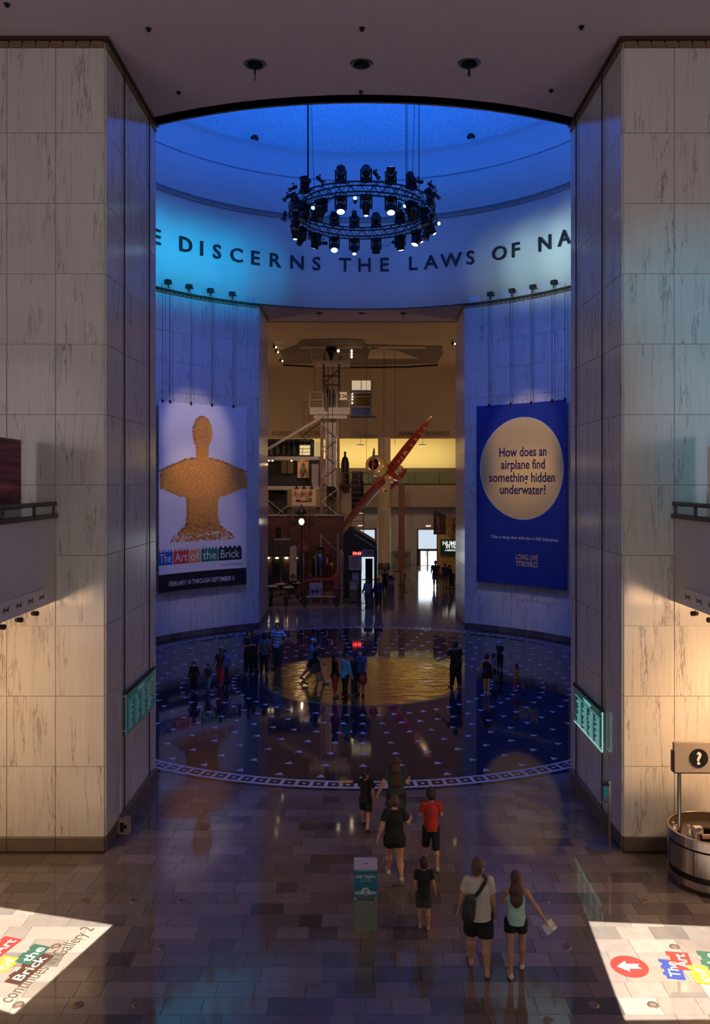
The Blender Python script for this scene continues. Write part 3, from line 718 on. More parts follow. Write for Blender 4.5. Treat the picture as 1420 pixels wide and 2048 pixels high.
names = {-17: 'near side left', 3: 'near side middle', 23: 'near side right', 43: 'near right quarter', 63: 'right quarter', 83: 'right end', 103: 'right end far half', 123: 'far right quarter', 143: 'far right', 167: 'far side right',
         187: 'far side middle', 206: 'far side left', 226: 'far left', 246: 'far left quarter', 266: 'left end far half', 286: 'left end', 306: 'left quarter', 326: 'near left quarter'}
lit_dn = {-17: (M_LENS_B, False), 3: (M_LENS_B, True), 23: (M_LENS_B, False), 83: (M_LENS_B, True), 123: (M_LENS_B, False), 143: (M_LENS_B, False), 167: (M_LENS_D, False), 187: (M_LENS_B, True), 206: (M_LENS_B, False), 226: (M_LENS_V, False), 266: (M_LENS_B, True), 286: (M_LENS_D, False)}
for a, nm in names.items():
    x, y = Pt(a)
    lens, prf = lit_dn.get(a, (M_LENS_D, a % 40 < 20))
    til = PI+R({-17: -24, 23: -24, 3: 0}.get(a, random.choice([-30, -15, 0, 20])))
    moving_head((x, y, Zb-.03), 0 if a in (-17, 3, 23, 167, 187, 206) else R(a), False, til, lens, 'black moving head light hanging under the truss ring, '+nm, 1.15, prf)
    if a in (63, 103, 286, 326): continue
    til = R({-17: -14, 23: 14, 3: -38, 187: 10}.get(a, random.choice([-25, -10, 15, 30])))
    moving_head((x, y, Zt+.03), 0 if a in (-17, 3, 23, 167, 187, 206) else R(a), True, til, M_LENS_B if a in (-17, 23) else M_BLACK, 'black moving head light standing on the truss ring, '+nm, 1.08, a == 187)
def par_can(loc, aimv, lens, label, r=.07, L=.36):
    t = empty('par_spotlight', loc, label=label, cat='stage light')
    d = Vector(aimv).normalized(); q = d.to_track_quat('Z', 'Y').to_matrix().to_4x4()
    b = MB(); b.lathe([(.001, -L*.5), (r*.9, -L*.45), (r, -L*.1), (r*.8, 0), (r*.8, L*.35), (r*1.15, L*.4), (r*1.15, L*.5), (r*.9, L*.5)], (0, 0, 0), 14, 0, q); b.build('barrel', M_BLACK, t, smooth=True)
    b = MB(); b.lathe([(.001, L*.47), (r*.95, L*.45)], (0, 0, 0), 14, 0, q); b.build('lens', lens, t)
    b = MB(); b.tube((0, 0, 0), (0, 0, .16), .012); b.tube((-.09, 0, 0), (.09, 0, 0), .012); b.tube((-.03, 0, .16), (.03, 0, .16), .03); b.build('clamp', M_BLACK, t)
M_WIREG = mat('clear_glass_lens', (.5, .5, .5), .1)
for a, r_, z, v, ln, nm in ((-30, 2.9, 17.75, (.9, -.3, -.9), M_WIREG, 'near left, tilted down'), (10, 2.75, 17.85, (.5, -.2, -.8), M_WIREG, 'near side between two heads'), (-74, 2.85, 17.75, (-.6, -.3, -.7), M_WIREG, 'left end, outermost'), (-88, 2.9, 17.3, (-.2, -.2, -1), M_WIREG, 'left end, lowest'),
        (-60, 2.85, 17.85, (-.7, -.4, -.5), M_WIREG, 'left quarter, upper'), (70, 2.85, 17.755, (.6, -.3, -.7), M_WIREG, 'right end, outermost'), (58, 2.9, 17.9, (.5, -.4, -.6), M_WIREG, 'right quarter, upper'),
        (-50, 2.6, 18.0, (.95, 0, .1), M_WIREG, 'lying level on top at the left'), (50, 2.6, 18.0, (-.95, 0, .15), M_WIREG, 'lying level on top at the right'),
        (-6, 2.35, 17.1, (0, -1, .1), M_LENS_C, 'cyan lit, near side left of middle'), (-52, 2.25, 17.1, (.15, -1, 0), M_LENS_C, 'cyan lit, left quarter'), (44, 2.2, 17.1, (-.1, -1, 0), M_LENS_C, 'cyan lit, right quarter'),
        (215, 2.7, 16.95, (-1, -.1, 0), M_WIREG, 'hanging level, far left'), (150, 2.7, 17.0, (.5, -.5, -.3), M_WIREG, 'hanging with a looped cable, far right'), (100, 2.9, 17.2, (.3, -.9, -.3), M_LENS_C, 'pale cyan lit, right end'),
        (-40, 2.2, 17.1, (.4, -.5, -.7), M_WIREG, 'inside the ring, near left'), (36, 2.2, 17.05, (-.4, -.4, -.8), M_WIREG, 'inside the ring, near right'), (235, 2.5, 17.05, (0, -.3, -1), M_WIREG, 'pointing down, far left quarter'), (128, 2.9, 17.0, (.5, -.3, -.9), M_LENS_V, 'violet lit, far right quarter')):
    x, y = Pt(a, r_); par_can((x, y, z), v, ln, 'black spotlight on the truss ring, '+nm)
# suspension: tube, chains and cables up to the dome
for (px, D, rr, nm) in ((616, 28.9, .03, 'thick suspension tube at the left of the truss'), (812, 29.2, .012, 'left one of the paired wires right of the truss middle'), (815, 29.2, .009, 'right one of the paired wires right of the truss middle'), (838, 28.9, .014, 'suspension wire at the right of the truss'), (822, 33, .012, 'slanted wire on the right of the truss'), (631, 33, .01, 'slanted wire on the left of the truss')):
    x = (px-CX)*D/F; r = math.hypot(x-CCX, D-CCY); zt = dome_z(r)-.02; x2 = x-(.35 if nm.startswith('slanted wire on the left') else (-.3 if nm.startswith('slanted') else 0))
    b = MB(); b.tube((x, D, Zt), (x2, D, zt-.1), rr, n=6); b.build('suspension_wire', M_BLACK, label='dark '+nm, cat='wire')
b = MB(); pts = []
for i in range(40):
    t = i/39; pts.append((TC[0]+(-1.35+.5*t), TC[1]-1.9+0*t, 17.62-1.1*0-.35*math.sin(PI*t)))
b.path(pts, .012, 5); 
for a0, a1, rr, zz in ((-70, -30, 2.2, 17.25), (150, 170, 2.7, 17.2), (200, 250, 2.3, 17.3), (60, 110, 2.8, 17.35), (-100, -60, 2.85, 17.3)):
    pp = []
    for i in range(13):
        a = lerp(a0, a1, i/12); x, y = Pt(a, rr); pp.append((x, y, zz-.28*math.sin(PI*i/12)))
    b.path(pp, .010, 5)
b.v = [(x-TC[0], y-TC[1], z-Zb) for x, y, z in b.v]; b.build('cable_loops', M_BLACK, tr)
# ------------------------------------------------------------ back hall shell
YB = 69.6
b = MB(); b.box(-14.5, -14.3, Y1, 80, 0, 17.6); b.build('wall_hall_left', M_TAN, kind='structure')
b = MB(); b.box(14.3, 14.5, Y1, 80, 0, 17.6); b.build('wall_hall_right', M_TAN, kind='structure')
b = MB(); b.box(-14.4, 14.4, Y1+.2, YB+.3, 17.05, 17.3)
b.build('ceiling_hall', mat('tan_hall_ceiling', (.42, .32, .23), .85, var=.05), kind='structure')
# dropped ceiling tray with chamfered corners and dark lip, painted shadow sheet below it
def P3(px, py, D): v = at(px, py, D); return (v.x, v.y, v.z)
tz = 16.75
def cp(px, py): D = (tz-CH)*F/(CY-py); return ((px-CX)*D/F, D)
o_ = [cp(566, 728), cp(640, 732), cp(720, 733), cp(810, 732), cp(876, 728), cp(913, 674), cp(945, 645), cp(500, 645), cp(531, 662)]
M_HC = MATS['tan_hall_ceiling']
b = MB(); b.prism([(x, y, tz) for x, y in o_], (0, 0, .28)); b.build('ceiling_tray', M_HC, kind='structure')
b = MB()
for p, q in zip(o_[:4], o_[1:5]): b.prism([(p[0], p[1], tz-.14), (p[0], p[1]+.1, tz-.14), (p[0], p[1]+.1, tz+.05), (p[0], p[1], tz+.05)], (q[0]-p[0], q[1]-p[1], 0))
b.build('trim_tray', M_BLACK, kind='structure')
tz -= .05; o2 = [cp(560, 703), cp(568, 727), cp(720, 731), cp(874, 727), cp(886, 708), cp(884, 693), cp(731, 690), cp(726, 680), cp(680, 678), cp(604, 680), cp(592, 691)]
b = MB(); b.prism([(x, y, tz) for x, y in o2], (0, 0, .05)); b.build('ceiling_shadow_sheet', mat('painted_ceiling_shadow', (.13, .10, .075), .8), kind='structure')  # shadow of a hanging object, made as a dark sheet
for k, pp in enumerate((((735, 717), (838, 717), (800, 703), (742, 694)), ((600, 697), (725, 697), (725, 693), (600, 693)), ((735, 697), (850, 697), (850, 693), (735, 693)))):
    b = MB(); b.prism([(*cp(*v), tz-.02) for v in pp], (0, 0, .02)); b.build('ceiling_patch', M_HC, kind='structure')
for k, (px, py) in enumerate(((548, 688), (552, 698), (561, 716), (905, 681))):
    v = cp(px, py); t = empty('ceiling_spotlight', (v[0], v[1], tz), label='small lit spotlight at the slanted edge of the hall ceiling, '+['left, highest', 'left, middle', 'left, lowest', 'right'][k], cat='spotlight')
    q = MB(); q.tube((0, 0, .05), (0, 0, -.15), .03); q.build('stem', M_BLACK, t); q = MB(); q.tube((-.08, 0, -.18), (.12, -.05, -.22), .07, .09, 10); q.build('head', M_BLACK, t); q = MB(); q.ell((.13, -.06, -.23), (.08, .05, .06), 8); q.build('lens', emis('warm_bulb', (1, .75, .45), 8.0), t)
# inscribed wall with a window, resting above the gallery opening
wx0, wx1 = at(702, 0, YB).x, at(743, 0, YB).x; wz0, wz1 = at(0, 833, YB).z, at(0, 744, YB).z; zl = 11.05
b = MB()
b.box(-14.3, wx0, YB, YB+.3, zl, 17.1); b.box(wx1, 14.3, YB, YB+.3, zl, 17.1); b.box(wx0, wx1, YB, YB+.3, zl, wz0); b.box(wx0, wx1, YB, YB+.3, wz1, 17.1)
b.box(-14.3, 14.3, YB-.25, YB, 16.0, 17.06)
b.build('wall_hall_upper', M_TAN, kind='structure')
M_INC = mat('cut_letter_brown', (.10, .07, .05), .8)
for s, px, wf in (('AGASSIZ', 563, 40), ('FORSYTH', 619, 40), ('AMAROS', 820, 46), ('DESMAREST', 876, 50)):
    v = at(px, 867, YB-.02); t = text(s, .38, .02, 0, wfit=wf*YB/F); t.build('wall_lettering', M_INC, loc=(v.x, YB-.012, v.z), label='dark capitals %s cut in the tan wall above the gallery' % s, cat='lettering')
# interior window to the upper gallery
wn = empty('window_1', ((wx0+wx1)/2, YB, wz0), kind='structure'); ww, wh = wx1-wx0, wz1-wz0
b = MB(); t_ = .07
for x0, x1, z0, z1 in ((-ww/2, -ww/2+t_, 0, wh), (ww/2-t_, ww/2, 0, wh), (-ww/2, ww/2, 0, t_), (-ww/2, ww/2, wh-t_, wh), (-ww/2, ww/2, wh-.55, wh-.48), (-.03, .03, wh*.56, wh-.5), (-ww/2, ww/2, wh*.52, wh*.56), (-ww/2, ww/2, wh*.44, wh*.46), (-ww/2, ww/2, wh*.2, wh*.24)): b.box(x0, x1, -.05, .06, z0, z1)
b.build('window_frame', M_GREYM, wn)
b = MB(); b.box(-ww/2, ww/2, .10, .14, wh*.60, wh-.5); b.build('lit_ceiling', emis('window_warm_glow', (1, .78, .50), .55), wn)
b = MB(); b.box(-ww/2, ww/2, .10, .14, wh*.24, wh*.58); b.build('gallery_wall', mat('olive_gallery', (.10, .075, .03), .8), wn)
b = MB(); b.box(-ww/2, ww/2, .10, .14, 0, wh*.2); b.build('dark_pane', mat('navy_dark_pane', (.01, .02, .035), .2), wn)
b = MB(); b.box(-ww/2-.1, ww/2+.35, -.2, 0, -.12, -.04); b.build('sill', M_BROWN, wn)
for i, dz in enumerate((.5, .44, .38, .3)): 
    b = MB(); b.ell((-ww/2+.12, -.1, wh*dz), (.05, .05, .07), 8); b.build('lamp', emis('warm_bulb', (1, .75, .45), 14.0), wn)
# gallery (balcony) slab, fascia and lower wall
zf0, zf1 = at(0, 1014, YB).z, at(0, 969, YB).z
b = MB(); b.box(-14.3, 14.3, YB, 78, zf0+.3, zf1); b.box(-14.3, 14.3, YB-.15, YB+.1, zf0, zf1+.02); b.build('wall_gallery_fascia', mat('tan_fascia', (.46, .38, .30), .8), kind='structure')
b = MB(); b.box(-14.3, 14.3, 77.8, 78, 0, zl+3); b.build('wall_gallery_back', M_YEL, kind='structure')
b = MB(); b.box(-14.3, 14.3, YB+.1, 78, zl+.5, zl+.7); b.build('ceiling_gallery', M_YEL, kind='structure')
doors = [(697, 752), (834, 876)]
b = MB(); yy = YB+1.6
dx = [(at(a, 0, yy).x, at(c, 0, yy).x) for a, c in doors]; dt = at(0, 1057, yy).z
xs = [-14.3, dx[0][0], dx[0][1], dx[1][0], dx[1][1], 14.3]
for i in range(0, 6, 2): b.box(xs[i], xs[i+1], yy, yy+.2, 0, zf0+.4)
for d in dx: b.box(d[0], d[1], yy, yy+.2, dt, zf0+.4)
b.build('wall_hall_lower', mat('pale_grey_wall', (.56, .52, .50), .8), kind='structure')
M_DAY = emis('daylight_pane', (.72, .86, 1.0), .85); M_DAY2 = emis('daylight_pane_bright', (.95, .98, 1.0), 1.6); M_DFR = mat('tan_door_frame', (.25, .18, .11), .5)
for i, (xa, xb) in enumerate(dx):
    d = empty('door_%d' % (i+1), ((xa+xb)/2, yy, 0), kind='structure'); wdt = xb-xa; zt = dt
    b = MB(); ztr = 1.36
    for x0, x1, z0, z1 in ((-wdt/2, -wdt/2+.12, 0, zt), (wdt/2-.12, wdt/2, 0, zt), (-wdt/2, wdt/2, zt-.12, zt), (-wdt/2, wdt/2, ztr-.1, ztr+.1), (-.05, .05, 0, ztr), (-wdt/2, -wdt/2+.32, 0, ztr)): b.box(x0, x1, -.06, .12, z0, z1)
    b.build('door_frame', M_DFR, d)
    b = MB(); b.box(-wdt/2+.1, wdt/2-.1, .04, .06, ztr+.1, zt-.1); b.build('transom_pane', M_DAY, d)
    for s_ in (-1, 1):
        b = MB(); b.box(*sorted((s_*.06, s_*(wdt/2-.12))), .04, .06, .02, ztr-.1); lf = b.build('door_leaf', M_DAY2, d)
        b = MB(); b.tube((s_*.12, -.08, .8), (s_*.12, -.08, 1.3), .02); b.build('door_handle', M_BROWN, d)
    ex = MB(); ex.box(-.24, .24, -.05, .0, -.13, .13); e0 = ex.build('exit_sign', mat('exit_sign_case', (.5, .45, .40), .5), loc=(at((721, 857)[i], 0, yy).x, yy, at(0, 1052, yy).z), label='lit exit sign above the %s door of the back hall' % ['left', 'right'][i], cat='exit sign')
    tt = text('EXIT', .15, 0, .01); tt.build('lettering', emis('exit_red', (1, .55, .45), 2.5), e0, (0, -.055, 0))
# railing and glass on gallery
rl = empty('gallery_railing', (0, YB-.1, zf1), label='dark rail with green glass panels along the back gallery', cat='railing')
b = MB(); b.tube((-14, 0, 1.0), (14, 0, 1.0), .05, n=8); b.build('handrail', M_GREYM, rl)
b = MB(); b.tube((-14, -.06, .02), (14, -.06, .02), .06, n=6); b.build('bottom_rail', M_BROWN, rl)
for i in range(14):
    x = -13.4+i*2.02; b = MB(); b.box(x, x+1.9, 0, .02, .08, .95); b.build('glass_panel', glass('green_tinted_glass', (.30, .40, .20), .05, .45) if i == 0 else MATS['green_tinted_glass'], rl)
    b = MB(); b.box(x-.09, x-.04, -.02, .03, 0, 1.0); b.build('post', M_BROWN, rl)
# gallery partitions (dark band under the cream wall) and hanging fluorescent battens
b = MB(); b.box(-14.2, 14.2, 77.6, 77.79, zf1, at(0, 936, 77.7).z); b.build('trim_gallery', mat('dark_olive_band', (.07, .05, .03), .7), kind='structure')
for i, (px, py, D, nm) in enumerate(((721, 890, 73, 'left gallery bay'), (845, 890, 73, 'right gallery bay'), (721, 1025, 69.8, 'above the left back door'))):
    v = at(px, py, D); t = empty('hanging_batten', v, label='small hanging light batten, '+nm, cat='pendant light')
    q = MB(); q.box(-.32, .32, -.06, .06, -.05, .05); q.build('housing', M_CHAR, t)
    q = MB(); q.box(-.30, .30, -.05, .05, -.07, -.05); q.build('tube_light', emis('warm_tube', (1, .85, .6), 3), t)
    q = MB(); q.tube((0, 0, .05), (0, 0, 1.0 if i < 2 else .86), .015); q.build('stem', M_CHAR, t)
# round column and gallery columns
for px, nm in ((768.5, 'round cream column in the middle of the back hall'),):
    D = 68.6; x = (px-CX)*D/F; r = 13.5*D/F
    t = empty('round_column', (x, D, 0), label=nm, cat='column')
    q = MB(); q.lathe([(r, .5), (r, zf0-.3), (r*1.02, zf0-.28), (r*1.02, zf0), (r*.93, zf0), (r*.93, zl)], n=32); q.build('shaft', mat('cream_column', (.56, .46, .32), .5), t, smooth=True)
    q = MB(); q.lathe([(r*1.05, 0), (r*1.05, .5), (r, .52)], n=32); q.build('base', mat('dark_column_base', (.05, .04, .035), .4), t, smooth=True)
x = at(798, 0, 66).x
t = empty('giant_ruler', (at(803, 0, 67).x, 67, 0), label='tall brown vertical ruler beside the round column', cat='ruler')
q = MB(); q.box(-.26, .26, -.08, .08, .0, at(0, 968, 67).z); q.build('board', mat('ruler_brown_wood', (.22, .11, .06), .6), t)
q = MB()
for i in range(34): q.box(-.2, -.2+(.16 if i % 4 else .3), -.085, -.08, .25+i*.2, .28+i*.2)
q.build('graduation_marks', mat('ruler_marks', (.06, .03, .02), .6), t)
# ------------------------------------------------------------ right exhibit entrance
v = at(905, 1093, 60); t = empty('exhibit_sign_wall', (at(910, 0, 62).x, 62, 0), label='yellow wall with the teal NUMBERS IN NATURE A MIRROR MAZE sign', cat='exhibit sign')
q = MB(); q.box(at(876, 0, 62).x-t.location.x, 5, 0, .2, .3, at(0, 1065, 62).z); q.build('wall_panel', mat('mustard_wall', (.55, .36, .09), .7), t)
q = MB(); q.box(at(876, 0, 62).x-t.location.x, 5, -.03, .22, 0, .35); q.build('plinth', M_BROWN, t)
ztop, zbot = at(0, 1079, 61.8).z, at(0, 1110, 61.8).z; x0 = at(881, 0, 61.8).x-t.location.x
q = MB(); q.box(x0, x0+2.5, -.12, -.05, zbot, ztop); sg_ = q.build('sign_board', mat('teal_sign', (.01, .10, .08), .5, var=.5, bscale=14), t)
for s, z, h, xo, wf in (('NUMBERS', .70, .32, .18, 1.75), ('IN NATURE', .48, .28, .42, 1.7), ('A MIRROR MAZE', .24, .14, .34, 1.3)):
    tt = text(s, h, 0, .02, wfit=wf); tt.build('lettering', emis('white_lit_lettering', (1, .98, .9), .9), sg_, (x0+xo+wf/2, -.13, zbot+(ztop-zbot)*(z+.06)))
def photo(name, pts, D0, c1, c2, label, sc=3.0):
    m, tt, bb = nt('photo_'+name); tcn = node(tt, 'ShaderNodeTexCoord'); nn = node(tt, 'ShaderNodeTexNoise'); nn.inputs['Scale'].default_value = sc; nn.inputs['Distortion'].default_value = 1.5
    cr = node(tt, 'ShaderNodeValToRGB'); cr.color_ramp.elements[0].position = .45; cr.color_ramp.elements[1].position = .6; cr.color_ramp.elements[0].color = (*c1, 1); cr.color_ramp.elements[1].color = (*c2, 1)
    tt.links.new(tcn.outputs['Object'], nn.inputs['Vector']); tt.links.new(nn.outputs['Fac'], cr.inputs[0]); tt.links.new(cr.outputs[0], bb.inputs['Base Color'])
    P = [Vector(P3(*p)) for p in pts]; c = sum(P, Vector())/len(P); nrm = (P[1]-P[0]).cross(P[2]-P[1]).normalized()*.12
    if nrm.y < 0: nrm = -nrm
    q = MB(); q.prism([tuple(p-c) for p in P], nrm); return q.build('photo_panel', m, loc=c, label=label, cat='photo panel')
p1 = photo('shell', [(867, 1069, 58), (889, 1069, 57), (890, 1030, 57), (867, 1021, 58)], 58, (.07, .035, .03), (.09, .045, .04), 'dark photo panel with a pink shell, leftmost of the hanging panels')
q = MB(); q.path([(-.15, -.13, .55), (-.05, -.13, .25), (-.12, -.13, -.1), (.05, -.13, -.25), (.2, -.13, -.45), (.05, -.13, -.55), (-.2, -.13, -.5)], .10, 8); q.xform(lambda x, y, z: (x, -.05+(y+.13)*.05+x*-.45, z)); q.build('printed_shell', mat('print_pink_shell', (.55, .20, .13), .6), p1)
photo('gold', [(891, 1069, 57), (905, 1080, 56), (905, 1031, 56), (891, 1031, 57)], 57, (.50, .25, .05), (.75, .50, .15), 'golden photo panel between the two dark panels')
photo('leaf', [(906, 1080, 56), (932, 1085, 55), (932, 1030, 55), (906, 1036, 56)], 56, (.10, .06, .03), (.40, .35, .15), 'dark and green photo panel, rightmost of the hanging panels', 1.6)
# ------------------------------------------------------------ back hall left: coal mine headframe and stores
M_BRICK, t_, b_ = nt('dark_red_brickwork')
tcn = node(t_, 'ShaderNodeTexCoord'); mpn = node(t_, 'ShaderNodeMapping'); mpn.inputs['Rotation'].default_value = (R(-90), 0, 0); bk = node(t_, 'ShaderNodeTexBrick'); bk.inputs['Scale'].default_value = 1.0; bk.inputs['Brick Width'].default_value = .26; bk.inputs['Row Height'].default_value = .10; bk.inputs['Mortar Size'].default_value = .012
bk.inputs['Color1'].default_value = (.13, .045, .025, 1); bk.inputs['Color2'].default_value = (.20, .075, .04, 1); bk.inputs['Mortar'].default_value = (.04, .025, .02, 1)
t_.links.new(tcn.outputs['Object'], mpn.inputs[0]); t_.links.new(mpn.outputs[0], bk.inputs['Vector']); t_.links.new(bk.outputs['Color'], b_.inputs['Base Color']); b_.inputs['Roughness'].default_value = .8
M_STRW = mat('grey_white_steelwork', (.42, .36, .32), .6, var=.2, bscale=2); M_RUST = mat('brown_steelwork', (.20, .12, .08), .6); M_DRED = mat('dark_red_paint', (.25, .02, .02), .35)
DB = 55.0; bx0, bx1, bzt = at(526, 0, DB).x, at(685, 0, DB).x, at(0, 1032, DB).z
st = empty('brick_storefront', (0, DB, 0), label='dark brick storefront building with striped awning under the headframe', cat='building')
q = MB(); wx0_, wx1_ = at(551, 0, DB).x, at(562, 0, DB).x; wz0_, wz1_ = at(0, 1077, DB).z, at(0, 1055, DB).z; zs = at(0, 1106, DB).z
q.box(bx0, wx0_, 0, .3, zs, bzt); q.box(wx1_, bx1, 0, .3, zs, bzt); q.box(wx0_, wx1_, 0, .3, wz1_, bzt); q.box(wx0_, wx1_, 0, .3, zs, wz0_)
q.box(at(600, 0, DB).x, bx1, 0, .3, 0, zs); q.box(bx1-.3, bx1, .3, 6.5, 0, bzt); q.build('brick_wall', M_BRICK, st)
q = MB(); q.box(bx0, bx1+.06, -.08, .36, bzt, bzt+.1); q.build('coping', M_STRW, st)
q = MB(); q.box(bx0, bx1, .3, 6.5, bzt-.35, bzt-.25); q.build('roof', M_CHAR, st)
q = MB(); q.box(wx0_, wx1_, .1, .14, wz0_, wz1_); q.build('window', mat('dim_window', (.03, .035, .03), .1), st)
q = MB(); q.box(wx0_-.08, wx1_+.6, -.08, .02, wz0_-.1, wz0_); q.build('window_sill', M_STRW, st)
ax0, ax1, az1, az0 = at(526, 0, DB).x, at(598, 0, DB).x, at(0, 1079, DB).z, at(0, 1108, 53.8).z
aw = empty('awning', (0, 0, 0), parent=st); ns_ = 24
for k in range(2):
    q = MB()
    for i in range(k, ns_, 2):
        xa, xb = lerp(ax0, ax1, i/ns_), lerp(ax0, ax1, (i+1)/ns_)
        q.prism([(xa, 0, az1), (xb, 0, az1), (xb+.15, -1.2, az0), (xa+.15, -1.2, az0)], (0, .02, .03)); q.box(xa+.15, xb+.15, -1.22, -1.2, az0-.16, az0+.01)
    q.build('awning_stripe', [mat('awning_dark', (.03, .025, .02), .7), mat('awning_tan', (.09, .065, .045), .7)][k], aw)
M_GLOW = emis('shop_window_glow', (1.0, .62, .32), .22)
for i, (pa, pb) in enumerate(((528, 543), (546, 561), (565, 580), (583, 599))):
    xa, xb = at(pa, 0, DB).x, at(pb, 0, DB).x
    q = MB(); q.box(xa, xb, .25, .28, 1.0, zs-.1); q.build('shop_window', MATS['dim_window'] if i in (1, 3) else mat('shop_interior', (.16, .10, .06), .5), st)
    q = MB(); q.box(xa-.08, xa, .0, .25, 0, zs); q.box(xa, xb, 0, .25, .0, 1.0); q.build('shopfront_frame', mat('dark_shop_wood', (.06, .035, .025), .5), st)
    q = MB(); q.ell((lerp(xa, xb, .5), .1, zs-.35), (.12, .08, .05), 8); q.build('shop_lamp', emis('warm_bulb', (1, .75, .45), 10.0), st)
# white hanging panel and red round sign
v = at(586, 1145, 53); t = empty('arched_panel', (v.x, 53, 0), label='pale arched panel standing in front of the shop window', cat='panel')
q = MB(); q.prism([(-.24, 0, .9), (.24, 0, .9), (.25, 0, 3.1), (.1, 0, 3.2), (-.2, 0, 3.1)], (0, .1, 0)); q.build('board', mat('cream_board', (.45, .34, .24), .6), t)
q = MB(); q.lathe([(.001, 0), (.13, .0), (.15, .05)], (0, -.02, 1.2), 16, 0, Matrix.Rotation(R(90), 4, 'X')); q.build('round_emblem', M_RUST, t)
q = MB(); q.box(-.2, .2, 0, .1, 0, .9); q.build('foot', M_CHAR, t)
v = at(607, 1093, 52); t = empty('round_sign', (v.x, 52, 0), label='dark red round railway sign on a slim pole', cat='sign')
q = MB(); q.tube((0, 0, v.z), (0, -.06, v.z), .36, n=28); q.build('disc', M_DRED, t)
q = MB(); q.tube((0, .06, 0), (0, .06, v.z+.3), .04); q.build('pole', M_GREYM, t)
q = MB(); q.prism([(-.26, -.065, v.z+.06), (-.24, -.065, v.z+.09), (.24, -.065, v.z-.11), (.22, -.065, v.z-.14)], (0, -.01, 0)); q.build('bar', mat('pale_bar', (.4, .35, .35), .5), t)
# globe lamp
v = at(603, 1043, 50); t = empty('globe_lamp', (v.x, 50, v.z), label='white globe lamp with black cap hanging before the brick building', cat='lamp')
q = MB(); q.ell((0, 0, 0), (.17, .17, .19), 20); q.build('globe', emis('globe_glow', (1, .82, .60), 5.0), t, smooth=True)
q = MB(); q.lathe([(.001, 1.1), (.05, 1.0), (.06, .85), (.33, .62), (.36, .5), (.12, .42), (.08, .3), (.05, .18)], n=20); q.build('cap', M_BLACK, t, smooth=True)
q = MB(); q.lathe([(.05, -.18), (.2, -.22), (.2, -.26), (.04, -.3), (.001, -.42)], n=16); q.build('finial', M_BLACK, t)
q = MB(); q.tube((0, 0, -.3), (0, 0, -v.z+.0), .035); q.build('post', M_BLACK, t)
# old ben billboard
D = 54; x0, x1, z0, z1 = at(584, 0, D).x, at(632, 0, D).x, at(0, 1012, D).z, at(0, 978, D).z
t = empty('billboard', ((x0+x1)/2, D, z0), label='cream mine billboard lit by three gooseneck lamps above the brick roof', cat='billboard'); w2, h2 = (x1-x0)/2, z1-z0
q = MB(); q.box(-w2, w2, 0, .08, 0, h2); q.build('board', mat('cream_billboard', (.72, .50, .28), .6), t)
q = MB(); q.box(-w2, w2, -.02, .1, -.22, 0)
for i in range(10): q.box(-w2+.15*i, -w2+.15*i+.07, -.03, -.02, -.18, -.06)
q.box(-w2, -w2+.1, .02, .1, -1.0, 0); q.box(w2-.3, w2-.24, .02, .1, -1.0, 0); q.box(w2-.6, w2-.54, .02, .1, -1.0, 0); q.build('scalloped_edge', M_RUST, t)
a_ = text('OLD BEN', .34, 0, .02, wfit=1.05); a_.v = [(p[0]-.05, p[1], p[2]+h2*.66+.1*p[0]) for p in a_.v]; a_.build('lettering', mat('billboard_orange', (.45, .16, .04), .6), t, (0, -.01, 0))
a_ = text('126', .24, 0, .03); a_.build('lettering', mat('billboard_dark', (.06, .02, .015), .6), t, (.33, -.01, h2*.42))
q = MB(); q.ell((-.38, -.01, h2*.34), (.18, .004, .06), 10); q.build('scroll_ornament', MATS['billboard_dark'], t); q = MB(); q.ell((0, -.01, h2*.27), (.25, .004, .05), 10); q.build('scroll_ornament', MATS['billboard_dark'], t); q = MB(); q.box(-.55, .5, -.012, -.008, h2*.24, h2*.30); q.build('underline', MATS['billboard_dark'], t)
for i in range(3):
    xx = -w2+.33+i*.5; q = MB(); q.path([(xx, .05, h2), (xx, -.05, h2+.35), (xx, -.3, h2+.38), (xx, -.38, h2+.18)], .02, 6); q.lathe([(.03, .2), (.14, .02), (.13, .0)], (xx, -.38, h2), 12); q.build('gooseneck_lamp', M_BLACK, t)
